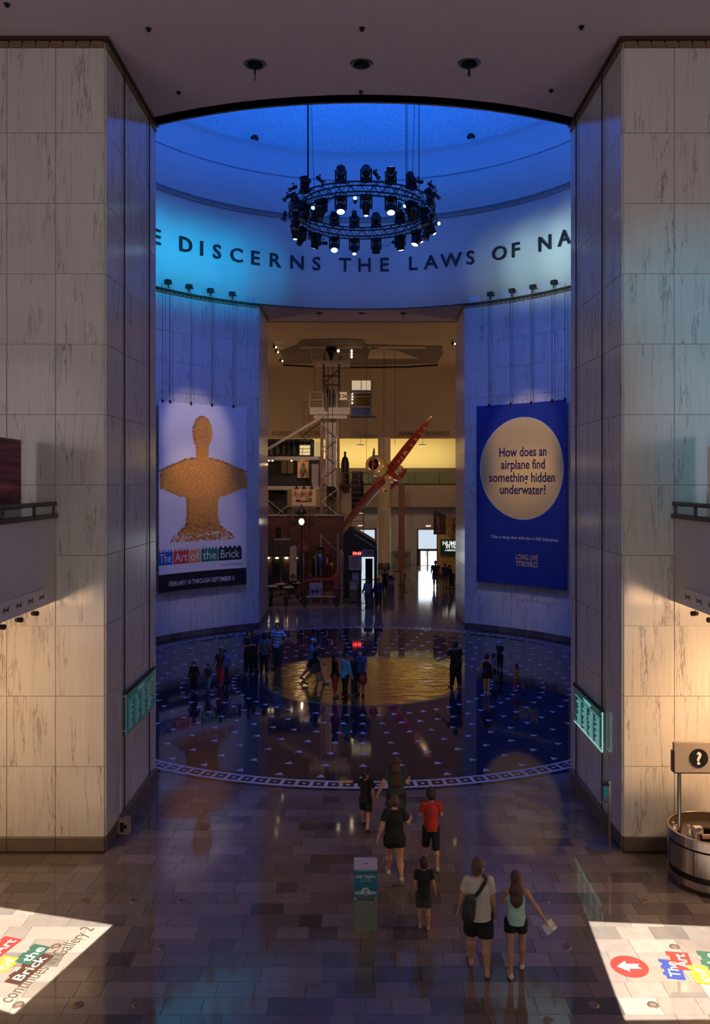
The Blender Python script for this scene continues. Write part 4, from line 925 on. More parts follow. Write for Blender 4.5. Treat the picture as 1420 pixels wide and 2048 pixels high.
# steel platforms carrying two display galleries
D = 57
for (pa, pb, pc, pd, nm, lab) in ((526, 641, 913, 878, 'upper', 'upper dark display gallery box with rail on white beam'), (526, 641, 972, 917, 'lower', 'lower dark display gallery with lit exhibits on white beam')):
    xa, xb = at(pa, 0, D).x, at(625 if nm == 'upper' else 622, 0, D).x; za, zb = at(0, pc, D).z, at(0, pd, D).z
    t = empty('display_gallery', (xa, D, za), label=lab, cat='gallery'); L = xb-xa; xe = at(pb, 0, D).x-xa; h = zb-za
    q = MB(); q.box(0, xe, -.1, 2.6, -.25 if nm == 'upper' else -.3, 0); q.box(0, xe, -.16, -.1, -.25, -.18); q.build('floor_beam', M_STRW, t)
    q = MB(); q.box(0, L, 2.2, 2.3, 0, h); q.box(0, L, 0, 2.3, h-.08, h); q.box(L-.1, L, 0, 2.3, 0, h); q.build('dark_box', M_CHAR, t)
    q = MB(); q.box(0, L, -.05, .05, h-.12, h); q.box(L-.12, L, -.05, .05, 0, h); q.box(0, L, -.05, .05, 0, .1); q.build('box_frame', M_BLACK, t)
    q = MB(); q.tube((0, -.08, .55), (L, -.08, .55), .02); q.tube((0, -.08, .3), (L, -.08, .3), .015)
    for i in range(6): q.tube((L*i/5, -.08, 0), (L*i/5, -.08, .58), .02)
    q.build('rail', M_BLACK, t)
    if nm == 'upper':
        q = MB(); q.box(L-1.05, L-.3, 2.0, 2.1, .12, h-.35); q.build('lit_case', emis('case_glow', (1, .75, .35), .8), t)
        for i, x_ in enumerate((.5, .95, 1.4, 1.75, 2.1)):
            q = MB(); q.ell((x_, 1.2, .55), (.14, .12, .5), 8); q.ell((x_, 1.2, 1.12), (.09, .09, .12), 8); q.build('mannequin', mat('dim_mannequin', (.05, .055, .06), .6), t)
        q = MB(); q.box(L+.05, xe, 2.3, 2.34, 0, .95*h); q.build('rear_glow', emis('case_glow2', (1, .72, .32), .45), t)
    else:
        q = MB(); q.box(L+.02, xe+.6, .4, .6, 0, h); q.build('white_wall', M_STRW, t)
        q = MB(); q.box(L-1.1, L-.28, 1.9, 2.0, .55, h-.15); q.build('lit_case', mat('tan_case', (.60, .36, .18), .7), t)
        q = MB(); q.ell((L-.68, 1.5, 1.1), (.18, .1, .35), 8); q.ell((L-.68, 1.5, 1.5), (.1, .1, .12), 8); q.tube((L-.72, 1.5, .6), (L-.7, 1.5, .9), .06); q.build('mannequin', MATS['dim_mannequin'], t)
        for i in range(2):
            q = MB(); q.box(1.1+.45*i, 1.5+.45*i, 1.9, 2.0, .9, h-.1); q.build('exhibit_board', mat('brown_board', (.16, .10, .07), .7), t)
        for x_ in (.35, .6, 1.95):
            q = MB(); q.ell((x_, .6, h-.12), (.07, .07, .07), 8); q.build('lamp', MATS['warm_bulb'], t)
        point((xa+L-.7, D+.9, za+h-.4), 14, (1, .65, .35), .05)
# headframe tower
D = 56; t = empty('mine_headframe', (at(661, 0, D).x, D, bzt-.3), label='tall lattice mine headframe with two railed platforms and cable wheels', cat='headframe tower')
Z = lambda py: at(0, py, D).z-(bzt-.3); X = lambda px: at(px, 0, D).x-t.location.x
for px in (643, 676): 
    for yy_ in (0, 1.2):
        q = MB(); q.box(X(px)-.08, X(px)+.08, yy_-.08, yy_+.08, 0, Z(835)); q.build('corner_post', M_RUST, t)
q = MB()
q.box(X(650), X(672), .5, .6, Z(973), Z(832)); q.build('white_backing', M_STRW, t)
q = MB()
zz = [1030, 1003, 978, 951, 925, 898, 873, 846]
for i in range(len(zz)-1):
    a, c = (643, 676) if i % 2 else (676, 643); MB().tube((X(a), -.06, Z(zz[i])), (X(c), -.06, Z(zz[i+1])), .045, n=5).build('lattice_brace', M_STRW, t); MB().tube((X(c), 1.2, Z(zz[i])), (X(a), 1.2, Z(zz[i+1])), .03, n=5).build('lattice_brace', M_STRW, t)
q = MB(); q.box(X(620), X(700), -.5, 1.7, Z(830), Z(816)); q.box(X(628), X(694), -.3, 1.5, Z(838), Z(830)); q.build('lower_platform', M_STRW, t)
q = MB(); q.box(X(625), X(700), -.5, 1.7, Z(728), Z(723)); q.build('upper_platform', M_STRW, t)
for zb_, zt_, spans, nm in ((816, 786, ((620, 646), (674, 700)), 'l'), (723, 699, ((624, 647), (677, 699)), 'u')):
    for (a, c) in spans:
        q = MB()
        for px in (a, c): q.box(X(px)-.03, X(px)+.03, -.5, -.44, Z(zb_), Z(zt_)); q.box(X(px)-.03, X(px)+.03, 1.6, 1.66, Z(zb_), Z(zt_))
        for f_ in (0, .5): q.box(X(a), X(c), -.5, -.44, lerp(Z(zt_), Z(zb_), f_)-.025, lerp(Z(zt_), Z(zb_), f_)+.025); q.box(X(a), X(c), 1.6, 1.64, lerp(Z(zt_), Z(zb_), f_)-.02, lerp(Z(zt_), Z(zb_), f_)+.02)
        q.build('railing', M_STRW, t)
q = MB()
for px in (647, 678):
    q.box(X(px)-.06, X(px)+.06, -.1, .02, Z(816), Z(702)); q.box(X(px)-.05, X(px)+.05, 1.0, 1.1, Z(816), Z(702))
for a, c in ((752, 735), (770, 770)): q.box(X(647), X(678), -.1, 0, Z(a)-.05, Z(a)+.05)
q.tube((X(650), 0, Z(765)), (X(676), 0, Z(740)), .05, n=5); q.build('upper_frame', mat('dark_brown_steel', (.06, .04, .03), .5), t)
q = MB(); q.tube((X(629), -.3, Z(816)), (X(629), -.3, Z(728)), .045); q.build('pipe', mat('copper_pipe', (.5, .28, .2), .4, .5), t)
q = MB()
for dx_ in (-.35, .35): q.tube((X(662)+dx_, 0, Z(700)), (X(662), .3, Z(678)), .05, n=6); q.tube((X(662)+dx_, .6, Z(700)), (X(662), .3, Z(678)), .05, n=6)
q.lathe([(.001, Z(702)), (.32, Z(700)), (.12, Z(688)), (.06, Z(678))], (X(662), .3, 0), 12); q.lathe([(.05, Z(725)), (.12, Z(712)), (.30, Z(701))], (X(662), .3, 0), 12); q.build('cable_head', M_BLACK, t)
def wheel(q, c, r, w_=.06):
    n = 20
    for i in range(n): 
        a, b2 = 2*PI*i/n, 2*PI*(i+1)/n; q.tube((c[0]+w_*0, c[1]+r*math.cos(a)*.4, c[2]+r*math.sin(a)), (c[0], c[1]+r*math.cos(b2)*.4, c[2]+r*math.sin(b2)), .04, n=5)
    for i in range(6): a = PI*i/3; q.tube(c, (c[0], c[1]+r*math.cos(a)*.4, c[2]+r*math.sin(a)), .025, n=5)
for px in (655, 660, 668):
    q = MB(); wheel(q, (X(px), -.2, Z(798)), .62); q.build('cable_wheel', M_BLACK, t)
q = MB(); q.box(X(650), X(656), -.6, -.2, Z(823), Z(795)); q.box(X(664), X(672), -.4, .1, Z(815), Z(790)); q.build('machinery', M_BLACK, t)
q = MB(); q.box(X(646), X(657), .2, .8, Z(784), Z(768)); q.build('hopper', mat('rust_orange_panel', (.30, .14, .08), .6), t)
q = MB(); q.box(X(680), X(694), -.56, -.51, Z(801), Z(786)); s_ = q.build('number_plate', emis('number_plate_lit', (.85, .55, .25), .5), t)
a_ = text('126', .28, 0, .03); a_.build('lettering', M_PK, s_, ((X(680)+X(694))/2, -.57, Z(793.5)))
for k in range(3):
    q = MB(); q.ell((X(703.5), -.5, Z(704+6*k)), (.06, .06, .1), 8); q.build('work_lamp', MATS['warm_bulb'], t)
q = MB(); q.ell((X(677), -.5, Z(704)), (.09, .06, .09), 8); q.build('work_lamp', MATS['warm_bulb'], t)
q = MB(); p0, p1 = Vector((X(648), -.4, Z(833))), Vector((X(524), -2.6, Z(913))); q.tube(p0, p1, .10, n=6); q.build('raking_strut', M_STRW, t)
q = MB(); q.tube((X(643), .8, Z(842)), (X(600), .8, Z(872)), .04, n=5); q.tube((X(643), .8, Z(851)), (X(606), .8, Z(878)), .04, n=5); q.build('rear_strut', M_RUST, t)
q = MB()
for px in (600, 604, 615): q.tube((X(px), 2, Z(878)), (X(px), 2, Z(798)), .025, n=5)
for py in (798, 835): q.tube((X(600), 2, Z(py)), (X(617), 2, Z(py)), .025, n=5)
q.tube((X(618), .8, Z(870)), (X(618), .8, Z(830)), .03, n=5); q.build('guide_frame', M_RUST, t)
q = MB()
for px in (657, 666): q.tube((X(px), -.7, Z(1028)), (X(px), -.7, Z(735)), .022, n=5)
q.build('hoist_cable', M_BLACK, t)
# props on the roof behind the wall
t2 = empty('sloped_roof_frame', (at(557, 0, 58).x, 58, bzt), label='dark sloping bin with pale cross braces above the brick roof, left', cat='bin')
q = MB(); q.prism([(-.35*2, 0, 1.7), (.5, 0, 1.7), (.5, 0, 0), (-.2, 0, 0), (-.7, 0, .7)], (0, 1.5, 0)); q.build('bin', M_CHAR, t2)
q = MB(); q.tube((-.75, -.1, 1.0), (.35, -.1, .1), .05, n=5); q.tube((.8, -.1, .7), (-.2, -.1, -.1), .05, n=5); q.build('cross_brace', M_GREYM, t2)
b = MB(); b.box(at(526, 0, 59).x, at(552, 0, 59).x, 59, 59.3, 4.5, at(0, 973, 59).z); b.build('tan_partition', M_TAN, label='tan partition wall at far left above the brick roof', cat='partition')
b = MB(); b.box(at(653, 0, 60).x, at(703, 0, 60).x, 60, 60.4, 0, at(0, 973, 60).z); b.box(at(640, 0, 60).x, at(704, 0, 60).x, 59.9, 60.5, at(0, 973, 60).z, at(0, 969, 60).z); b.build('tan_partition', mat('olive_partition', (.30, .24, .17), .8), label='olive grey partition wall right of the headframe tower', cat='partition')
# wagon / red stair behind tower on the right
t3 = empty('red_ladder_stand', (at(694, 0, 59).x, 59, at(0, 972, 59).z), label='small red framed stand with a dark figure right of the tower', cat='stand')
q = MB()
for px in (-.28, .9): q.box(px-.03, px+.03, 0, .06, 0, .95)
for z in (0.0, .42, .92): q.box(-.3, .92, 0, .06, z, z+.05)
q.build('frame', M_DRED, t3)
q = MB(); q.lathe([(.3, 0), (.3, 1.6), (.2, 2.05), (.08, 2.15), (.08, 2.5), (.001, 2.52)], (-.15, .4, 0), 14); q.build('dark_tank', M_BLACK, t3, smooth=True)
t4 = empty('red_stair_tower', (at(715, 0, 60.5).x, 60.5, 0), label='dark stair tower with red treads in front of the gallery', cat='stairs')
zt4 = at(0, 943, 60.5).z
q = MB(); q.box(-.42, .42, 0, .3, 5.2, zt4); q.build('housing', M_BLACK, t4)
for k in range(7): q = MB(); q.box(-.45, .45, -.35, 0, 5.1-.42*k+1.4, 5.14-.42*k+1.4); q.build('tread', M_DRED, t4)
q = MB()
for s_ in (-.45, .45): q.box(s_-.03, s_+.03, -.1, 0, 0, zt4-.7)
q.build('stringer', M_BLACK, t4)
# black wedge pavilion with clock
D = 51.0; x0, x1 = at(687, 0, D).x, at(754, 0, D).x; t = empty('black_pavilion', ((x0+x1)/2, D, 0), label='black entrance pavilion with sloping roof, red digital clock and bright doorway', cat='pavilion'); c0 = (x0+x1)/2
XX = lambda px: at(px, 0, D).x-c0; ZZ = lambda py: at(0, py, D).z
q = MB(); q.prism([(XX(686), 0, ZZ(1100)), (XX(724), 0, ZZ(1100)), (XX(754), 0, ZZ(1100)), (XX(753), 0, ZZ(1086)), (XX(710), 0, ZZ(1060)), (XX(697), 0, ZZ(1058)), (XX(686), 0, ZZ(1072))], (0, 3, 0))
q.box(XX(686), XX(723), 0, 3, 0, ZZ(1100)); q.box(XX(749), XX(754), 0, 3, 0, ZZ(1100)); q.box(XX(723), XX(749), 0, .3, ZZ(1114), ZZ(1100)); q.build('body', M_BLACK, t)
q = MB(); q.prism([(XX(708), -.05, ZZ(1069)), (XX(754), -.05, ZZ(1098)), (XX(754), -.05, ZZ(1096)), (XX(708), -.05, ZZ(1067))], (0, .1, 0)); q.build('roof_edge', M_STRW, t)
q = MB(); q.box(XX(724), XX(749), 2.6, 2.7, .1, ZZ(1114)); q.build('bright_doorway', M_DAY, t)
q = MB(); q.box(XX(731), XX(746), 1.5, 1.6, 0, ZZ(1122)); q.box(XX(724), XX(749), 1.45, 1.5, 1.0, 1.06); q.build('inner_booth', M_CHAR, t)
q = MB(); q.box(XX(698), XX(722), -.06, 0, ZZ(1140), ZZ(1111)); s_ = q.build('text_board', mat('grey_text_board', (.33, .28, .28), .6), t)
q = MB()
for i in range(9): q.box(XX(700), XX(720)-.1*(i % 3), -.065, -.06, ZZ(1115+2.6*i), ZZ(1114.2+2.6*i))
q.build('text_lines', M_CHAR, s_)
q = MB(); q.box(XX(724), XX(748), -.08, 0, ZZ(1113), ZZ(1099)); s_ = q.build('sign_board', mat('grey_pink_sign', (.36, .27, .25), .6), t)
a_ = text('COAL MINE', .15, 0, .03, wfit=.55); a_.build('lettering', M_CHAR, s_, (XX(736), -.085, ZZ(1104))); a_ = text('TICKETS', .09, 0, .02, wfit=.5); a_.build('lettering', M_CHAR, s_, (XX(736), -.085, ZZ(1109)))
a_ = text('10:43', .20, 0, .035); a_.build('clock_digits', emis('red_led', (1, .05, .04), 7.0), t, (XX(714), -.06, ZZ(1106.5)))
q = MB(); q.box(XX(708), XX(721), -.05, 0, ZZ(1110), ZZ(1103)); q.build('clock_case', M_BLACK, t)
# exhibit cabinets left of doorway
for i, (px, w_, zt, c, nm) in enumerate(((711, .22, 1.75, (.10, .12, .18), 'dark blue kiosk cabinet under the text board'), (707, .26, 1.35, (.10, .075, .06), 'brown framed kiosk in front of the pavilion'))):
    x = at(px, 0, 49.8-i*.6).x; t = empty('kiosk', (x, 49.8-i*.6, 0), label=nm, cat='kiosk')
    q = MB(); q.box(-w_, w_, 0, .3, .1, zt); q.build('cabinet', mat('kiosk_%d' % i, c, .4), t)
    q = MB(); q.box(-w_*.8, w_*.8, -.02, 0, zt*.6, zt*.92); q.build('screen', mat('kiosk_screen', (.2, .22, .28), .2), t)
    q = MB(); q.box(-w_*1.1, w_*1.1, -.05, .35, 0, .1); q.build('foot', M_BLACK, t)
# tall ornate column
x = at(683, 0, 49.5).x; t = empty('ornate_post', (x, 49.5, 0), label='slender pale ornate post right of the steam engine', cat='post')
q = MB(); q.lathe([(.20, 0), (.20, .9), (.14, 1.0), (.16, 1.8), (.17, 2.5), (.13, 3.0), (.08, 3.15), (.001, 3.25)], n=12); q.build('shaft', mat('dull_brass', (.30, .20, .14), .35, .6, var=.4), t, smooth=True)
# steam fire engine
D = 49.6; ex = at(643, 0, D).x; t = empty('steam_engine', (ex, D, 0), label='red and black antique steam engine with tall vertical boiler behind the railing', cat='steam engine')
X = lambda px: at(px, 0, D).x-ex; Z = lambda py: at(0, py, D).z
q = MB(); q.lathe([(.62, Z(1156)), (.62, Z(1115)), (.45, Z(1110)), (.3, Z(1104)), (.22, Z(1103)), (.22, Z(1098)), (.28, Z(1097))], (X(640), .8, 0), 20); q.build('boiler', mat('dark_green_steel', (.03, .035, .03), .25, .6), t, smooth=True)
for px in (632, 650, 657):
    q = MB(); q.tube((X(px), .1, Z(1158)), (X(px), .1, Z(1106)), .035); q.build('red_pipe' if px != 632 else 'steam_pipe', M_DRED if px != 632 else M_GREYM, t)
q = MB(); q.tube((X(650), .1, Z(1106)), (X(657), .1, Z(1106)), .05); q.tube((X(653), .1, Z(1106)), (X(653), .1, Z(1088)), .03); q.build('red_valve', M_DRED, t)
q = MB(); q.box(X(622), X(678), -.3, 1.6, Z(1160), Z(1156)); q.box(X(668), X(679), -.4, 1.5, Z(1180), Z(1152)); q.box(X(618), X(624), -.3, 0, Z(1160), Z(1146)); q.build('deck', M_DRED, t)
q = MB(); q.path([(X(626), -.35, Z(1158)), (X(609), -.35, Z(1162)), (X(592), -.35, Z(1184)), (X(606), -.35, Z(1194))], .05, 6); q.build('tow_bar', M_DRED, t)
for px, rr in ((610, .52), (668, .62)):
    q = MB(); n_ = 24
    for i in range(n_):
        a, b2 = 2*PI*i/n_, 2*PI*(i+1)/n_; q.tube((X(px)+rr*math.cos(a), -.2, rr+.02+rr*math.sin(a)), (X(px)+rr*math.cos(b2), -.2, rr+.02+rr*math.sin(b2)), .045, n=5)
    for i in range(12): a = PI*i/6; q.tube((X(px), -.2, rr), (X(px)+rr*math.cos(a), -.2, rr+rr*math.sin(a)), .02, n=5)
    q.tube((X(px), -.32, rr), (X(px), .9, rr), .09, n=10); q.build('wheel', M_DRED if rr > .6 else M_CHAR, t)
q = MB(); q.lathe([(.001, .2), (.10, .15), (.13, 0), (.09, -.12), (.05, -.3)], (X(664), -.1, Z(1131)), 12); q.build('brass_dome', mat('polished_brass', (.55, .35, .15), .25, .9), t, smooth=True)
q = MB(); q.box(X(620), X(646), -.62, -.56, Z(1192), Z(1163)); s_ = q.build('information_panel', mat('grey_info_panel', (.26, .25, .32), .5), t)
q = MB(); q.box(X(622), X(644), -.63, -.62, Z(1170), Z(1165)); q.build('panel_heading', mat('pale_heading', (.42, .40, .42), .5), s_)
a_ = text('STEAM FIRE', .07, 0, .01); a_.build('lettering', M_CHAR, s_, (X(633), -.635, Z(1167.4)))
for px in (627, 635): q = MB(); q.lathe([(.001, 0), (.10, 0)], (X(px), -.63, Z(1180)), 12, 0, Matrix.Rotation(R(90), 4, 'X')); q.build('diagram', M_CHAR, s_)
q = MB(); q.box(X(612), X(672), -.9, -.5, .42, .46); q.box(X(620), X(624), -.8, -.6, 0, .42); q.box(X(660), X(664), -.8, -.6, 0, .42); q.build('bench_plate', M_GREYM, t)
# two pale posts with diagonal behind the engine
t = empty('signal_frame', (at(655, 0, 53).x, 53, 0), label='two grey uprights with a diagonal bar behind the steam engine', cat='frame')
q = MB(); z0, z1 = at(0, 1103, 53).z, at(0, 1068, 53).z; q.box(-.48, -.38, 0, .1, 0, z1); q.box(.62, .74, 0, .1, 0, z1); q.tube((-.43, -.02, z1-.1), (.68, -.02, z0), .035, n=5); q.build('frame', M_GREYM, t)
# iron fence with balusters, posts at intervals
D = 47.9; t = empty('iron_fence', (at(531, 0, D).x, D, 0), label='black iron railing along the floor in front of the engine display', cat='fence'); L = at(762, 0, D).x-t.location.x
q = MB()
for z in (.18, .95, 1.75): q.tube((0, 0, z), (L if z < 1.5 else L*.45, 0, z), .022, n=5)
q.build('rail', M_BLACK, t)
q = MB(); i = 0
while i*.12 < L: q.tube((i*.12, 0, .18), (i*.12, 0, .95), .008, n=4); i += 1
q.build('balusters', M_BLACK, t, kind='stuff')
for px in (542, 572, 609, 673, 717, 745):
    q = MB(); xx = at(px, 0, D).x-t.location.x; q.box(xx-.09, xx+.09, -.08, .08, 0, .5); q.box(xx-.04, xx+.04, -.04, .04, .5, 1.05); q.lathe([(.1, 0), (.12, .03), (.001, .06)], (xx, 0, .5), 8); q.build('post', M_BLACK, t)
b = MB(); b.box(at(526, 0, 48.2).x, at(682, 0, 48.2).x, 48.1, 48.35, .0, .14); b.build('display_kerb', mat('brown_plinth', (.26, .13, .08), .5), label='low brown kerb along the floor behind the iron railing', cat='kerb')
# cafe tables and clutter left: small tables and chairs
for i, (px, D) in enumerate(((545, 51.5), (562, 52.6), (577, 51.0), (594, 53.2))):
    v = at(px, 0, D); t = empty('cafe_table', (v.x, D, 0), label='small dark cafe table with white cloth before the shopfront, %s from the left' % ['first', 'second', 'third', 'fourth'][i], cat='table')
    q = MB(); q.tube((0, 0, .72), (0, 0, .75), .36, n=16); q.build('table_top', mat('table_white', (.5, .42, .36), .5), t)
    q = MB(); q.tube((0, 0, 0), (0, 0, .72), .03); q.tube((0, 0, 0), (0, 0, .02), .2, n=12); q.build('pedestal', M_BLACK, t)
    q = MB(); q.ell((.1, 0, .82), (.05, .05, .07), 8); q.build('jar', mat('cream_jar', (.6, .5, .38), .3), t)
# stanchions, signs and podium
M_RS = mat('red_sign', (.55, .07, .04), .5)
def stanchion(px, py, h, label, belt=None):
    v = fl(px, py); t = empty('stanchion', v, label=label, cat='stanchion')
    q = MB(); q.lathe([(.001, .03), (.17, .02), (.18, 0)], n=16); q.build('base', M_BLACK, t)
    q = MB(); q.tube((0, 0, .02), (0, 0, h), .03); q.tube((0, 0, h), (0, 0, h+.06), .045); q.build('post', M_BLACK, t)
    if belt:
        w_ = fl(*belt)-v; q = MB(); q.prism([(0, 0, h-.06), (w_.x, w_.y, h-.06), (w_.x, w_.y, h), (0, 0, h)], (0, .01, 0)); q.build('belt', M_CHAR, t)
stanchion(790, 1133, 1.0, 'black queue post left of the ruler, farthest row', (812, 1133)); stanchion(812, 1133, 1.0, 'black queue post right of the ruler, farthest row'); stanchion(820, 1136, 1.0, 'black queue post farthest right of the ruler', (790, 1136))
stanchion(801, 1170, 1.0, 'black queue post in front of the ruler', (788, 1170)); stanchion(805, 1176, 1.0, 'black queue post left behind the red sign stand'); 
v = fl(809, 1185); t = empty('sign_stand', v, label='red sign on a black floor stand near the ruler', cat='sign stand')
q = MB(); q.lathe([(.001, .03), (.19, .02), (.2, 0)], n=16); q.build('base', M_BLACK, t)
q = MB(); q.tube((0, 0, .02), (0, 0, 1.0), .025); q.build('pole', M_BLACK, t)
q = MB(); q.box(-.15, .15, -.02, .02, .98, 1.24); q.build('sign_plate', M_RS, t)
q = MB(); q.box(-.10, .10, -.025, -.02, 1.06, 1.09); q.prism([(-.1, -.025, 1.08), (-.03, -.025, 1.14), (-.03, -.025, 1.02)], (0, .004, 0)); q.build('arrow', M_PRW, t)
v = fl(800, 1141); t = empty('caution_sign', v, label='yellow wet floor caution sign against the ruler', cat='caution sign')
q = MB(); q.prism([(-.17, 0, 0), (.17, 0, 0), (.15, .12, .62), (.1, .13, .68), (-.1, .13, .68), (-.15, .12, .62)], (0, .03, 0)); q.build('panel', mat('caution_yellow', (.60, .36, .03), .5), t)
q = MB(); q.box(-.05, .05, .05, .08, .18, .30); q.box(-.06, .06, .07, .1, .38, .5); q.build('pictogram', M_PK, t)
v = fl(782, 1186); t = empty('ticket_podium', v, label='brown ticket podium left of the queue posts', cat='podium')
q = MB(); q.box(-.22, .22, 0, .35, 0, .95); q.build('cabinet', mat('podium_brown', (.14, .07, .06), .5), t)
q = MB(); q.box(-.25, .25, -.05, .4, .95, 1.0); q.box(-.15, .1, .05, .2, 1.0, 1.14); q.build('top', M_CHAR, t)
q = MB(); q.box(-.18, .18, -.01, 0, .55, .8); q.build('notice', mat('podium_notice', (.30, .22, .20), .5), t)
q = MB()
for x_ in (-.2, .2): q.tube((x_, .3, 1.0), (x_, .3, 1.25), .02)
q.build('clear_screen_posts', M_STEEL, t)
# green barrier table beyond posts
v = at(795, 1112, 68); t = empty('info_counter', (at(793, 0, 70).x, 70.3, 0), label='low green topped counter beyond the queue posts', cat='counter')
q = MB(); q.box(-.5, 1.2, 0, .3, 0, .8); q.build('counter', mat('pale_counter', (.35, .33, .28), .6), t); q = MB(); q.box(-.5, 1.2, -.02, .3, 1.0, 1.3); q.box(-.5, -.46, 0, .04, .8, 1.0); q.box(1.16, 1.2, 0, .04, .8, 1.0); q.build('banner_rail', mat('olive_banner', (.20, .22, .10), .6), t)
# ------------------------------------------------------------ racing aeroplane hanging in the back hall
AP = at(772, 946, 57); up = Vector((-.69, .42, .60)).normalized(); f_ = (Vector((0, -1, 0))-Vector((0, -1, 0)).dot(up)*up).normalized()
f_ = (f_+Vector((-.16, 0, .0))).normalized(); f_ = (f_-f_.dot(up)*up).normalized(); sx_ = f_.cross(up).normalized()
Mp = Matrix((sx_, f_, up)).transposed().to_4x4(); Mp.translation = AP
pl = empty('racing_aeroplane', label='red and gold single-engine racing aeroplane marked NR1313, hanging banked in the back hall', cat='aeroplane'); pl.matrix_world = Mp
M_AR = mat('red_aircraft_dope', (.34, .03, .018), .25, coat=.5); M_AG = mat('gold_aircraft_cowl', (.72, .47, .20), .25, .35, coat=.4)
RY = Matrix.Rotation(R(-90), 4, 'X')    # lathe axis z -> +y
q = MB(); q.lathe([(.40, 1.35), (.62, 1.30), (.72, 1.05), (.73, .55), (.66, .2)], (0, 0, .55), 28, 0, RY); q.lathe([(.40, 1.35), (.38, 1.1), (.6, .9)], (0, 0, .55), 28, 0, RY); q.build('cowling', M_AG, pl, smooth=True)
q = MB(); q.lathe([(.001, .95), (.4, .9), (.5, .8)], (0, 0, .55), 24, 0, RY)
for i in range(9): a = 2*PI*i/9; q.tube((.1*math.cos(a), .98, .55+.1*math.sin(a)), (.36*math.cos(a), .98, .55+.36*math.sin(a)), .06, n=6)
q.build('radial_engine', mat('dark_red_engine', (.12, .015, .02), .4, .3), pl)
q = MB(); q.lathe([(.001, 1.62), (.10, 1.55), (.14, 1.4), (.14, 1.0)], (0, 0, .55), 14, 0, RY); q.build('spinner', M_AR, pl, smooth=True)
vert = Mp.to_3x3().inverted() @ Vector((0, 0, 1)); vert.y = 0; vert.normalize(); wv = Vector((vert.z, 0, -vert.x))
for s_ in (-1, 1):
    q = MB(); c = Vector((0, 1.45, .55)); pts = [(0.02, .06), (.25, .06), (.55, .10), (.95, .07), (1.15, .01)]
    L_ = [c+vert*s_*r+wv*w_ for r, w_ in pts]; R_ = [c+vert*s_*r-wv*w_ for r, w_ in reversed(pts)]
    q.prism([tuple(p) for p in L_+R_], (0, .03, 0)); q.build('propeller_blade', mat('grey_blade', (.25, .27, .30), .3, .7), pl)
q = MB(); prof = [(.66, .2), (.62, -.4), (.52, -1.4), (.36, -2.6), (.18, -3.8), (.05, -4.3), (.001, -4.35)]; q.lathe(prof, (0, 0, .50), 20, 0, RY); q.build('fuselage', M_AR, pl, smooth=True)
q = MB(); q.lathe([(.001, -.1), (.2, -.3), (.27, -.8), (.2, -1.5), (.001, -2.1)], (0, 0, 1.0), 12, 0, RY); q.build('canopy', M_AG, pl, smooth=True)
q = MB(); q.lathe([(.001, .2), (.2, -.1), (.3, -.7), (.2, -1.4), (.001, -2.0)], (.25, 0, -.1), 12, 0, RY); q.build('belly_fairing', M_AG, pl, smooth=True)
def wing(s_):
    q = MB(); st_ = [(.35, .85, -.85, .13, 0), (2.1, .78, -.80, .11, .05), (3.6, .62, -.66, .08, .09), (4.5, .42, -.46, .05, .11), (4.98, .15, -.22, .03, .12), (5.1, -.02, -.06, .01, .12)]
    rows = []
    for (x, yl, yt, th, z) in st_:
        ring = []
        for k in range(12):
            a = 2*PI*k/12; yv = lerp(yt, yl, .5+.5*math.cos(a)); zv = z+th*math.sin(a)*(1 if math.sin(a) > 0 else .5)*(.6+.4*math.cos(a)); ring.append((s_*x, yv-.3, zv))
        rows.append(ring)
    vs_ = [p for r_ in rows for p in r_]; fs_ = []
    for j in range(len(rows)-1):
        for k in range(12):
            f4 = (j*12+k, j*12+(k+1) % 12, (j+1)*12+(k+1) % 12, (j+1)*12+k); fs_.append(f4 if s_ < 0 else tuple(reversed(f4)))
    q.add(vs_, fs_); return q
for s_ in (1, -1): wing(s_).build('wing', M_AR, pl, smooth=True)
# underside lettering: which local side appears at the right of the picture is +sx_ (see matrix)
sr = 1 if sx_.x > 0 else -1
for i, ch in enumerate('NR1313'):
    a_ = text(ch, .62, .0, .0); xx = (1.35, 2.0, 2.6, 3.1, 3.65, 4.1)[i]; h_ = (1, 1, .9, .9, .75, .65)[i]
    # glyph x runs along the span outwards, glyph up towards the nose; lies 1 cm under the skin
    a_.v = [(sr*(xx+p[0]*h_*.75), (p[2]*h_)*1.0-.30, -.12+.028*(xx+p[0])) for p in a_.v]
    a_.build('lettering', mat('white_wing_lettering', (.90, .62, .42), .5), pl)
for s_ in (1, -1):
    q = MB(); x = s_*.95; q.prism([(x-.05, .45, .02), (x-.05, -.45, .02), (x-.04, -.15, -.55), (x-.04, .3, -.55)], (.10, 0, 0)); q.build('gear_strut', M_AR, pl)
    q = MB(); q.ell((x, .1, -.72), (.16, .52, .22), 14); q.build('wheel_fairing', M_AG, pl, smooth=True)
    q = MB(); q.tube((x-.06, .2, -.85), (x+.06, .2, -.85), .17, n=14); q.build('wheel', M_BLACK, pl)
    q = MB(); q.prism([(s_*.1, -3.3, .52), (s_*.95, -3.75, .56), (s_*.92, -4.05, .56), (s_*.1, -4.2, .52)], (0, 0, .05)); q.build('tailplane', M_AR, pl)
q = MB(); q.prism([(-.03, -3.2, .6), (-.03, -3.9, 1.45), (-.03, -4.3, 1.4), (-.03, -4.35, .5)], (.06, 0, 0)); q.build('fin', M_AR, pl)
for i, (px, py, py2) in enumerate(((733, 700, 985), (768, 655, 920), (790, 650, 890))):
    v = at(px, py2 if i != 0 else 1000, 57.2 if i else 57.0); b = MB(); b.tube(v, (v.x, v.y, 17.0), .014, n=5); b.build('plane_cable', M_BLACK, label='thin vertical cable holding the aeroplane, %s of three' % ['left', 'middle', 'right'][i], cat='cable')
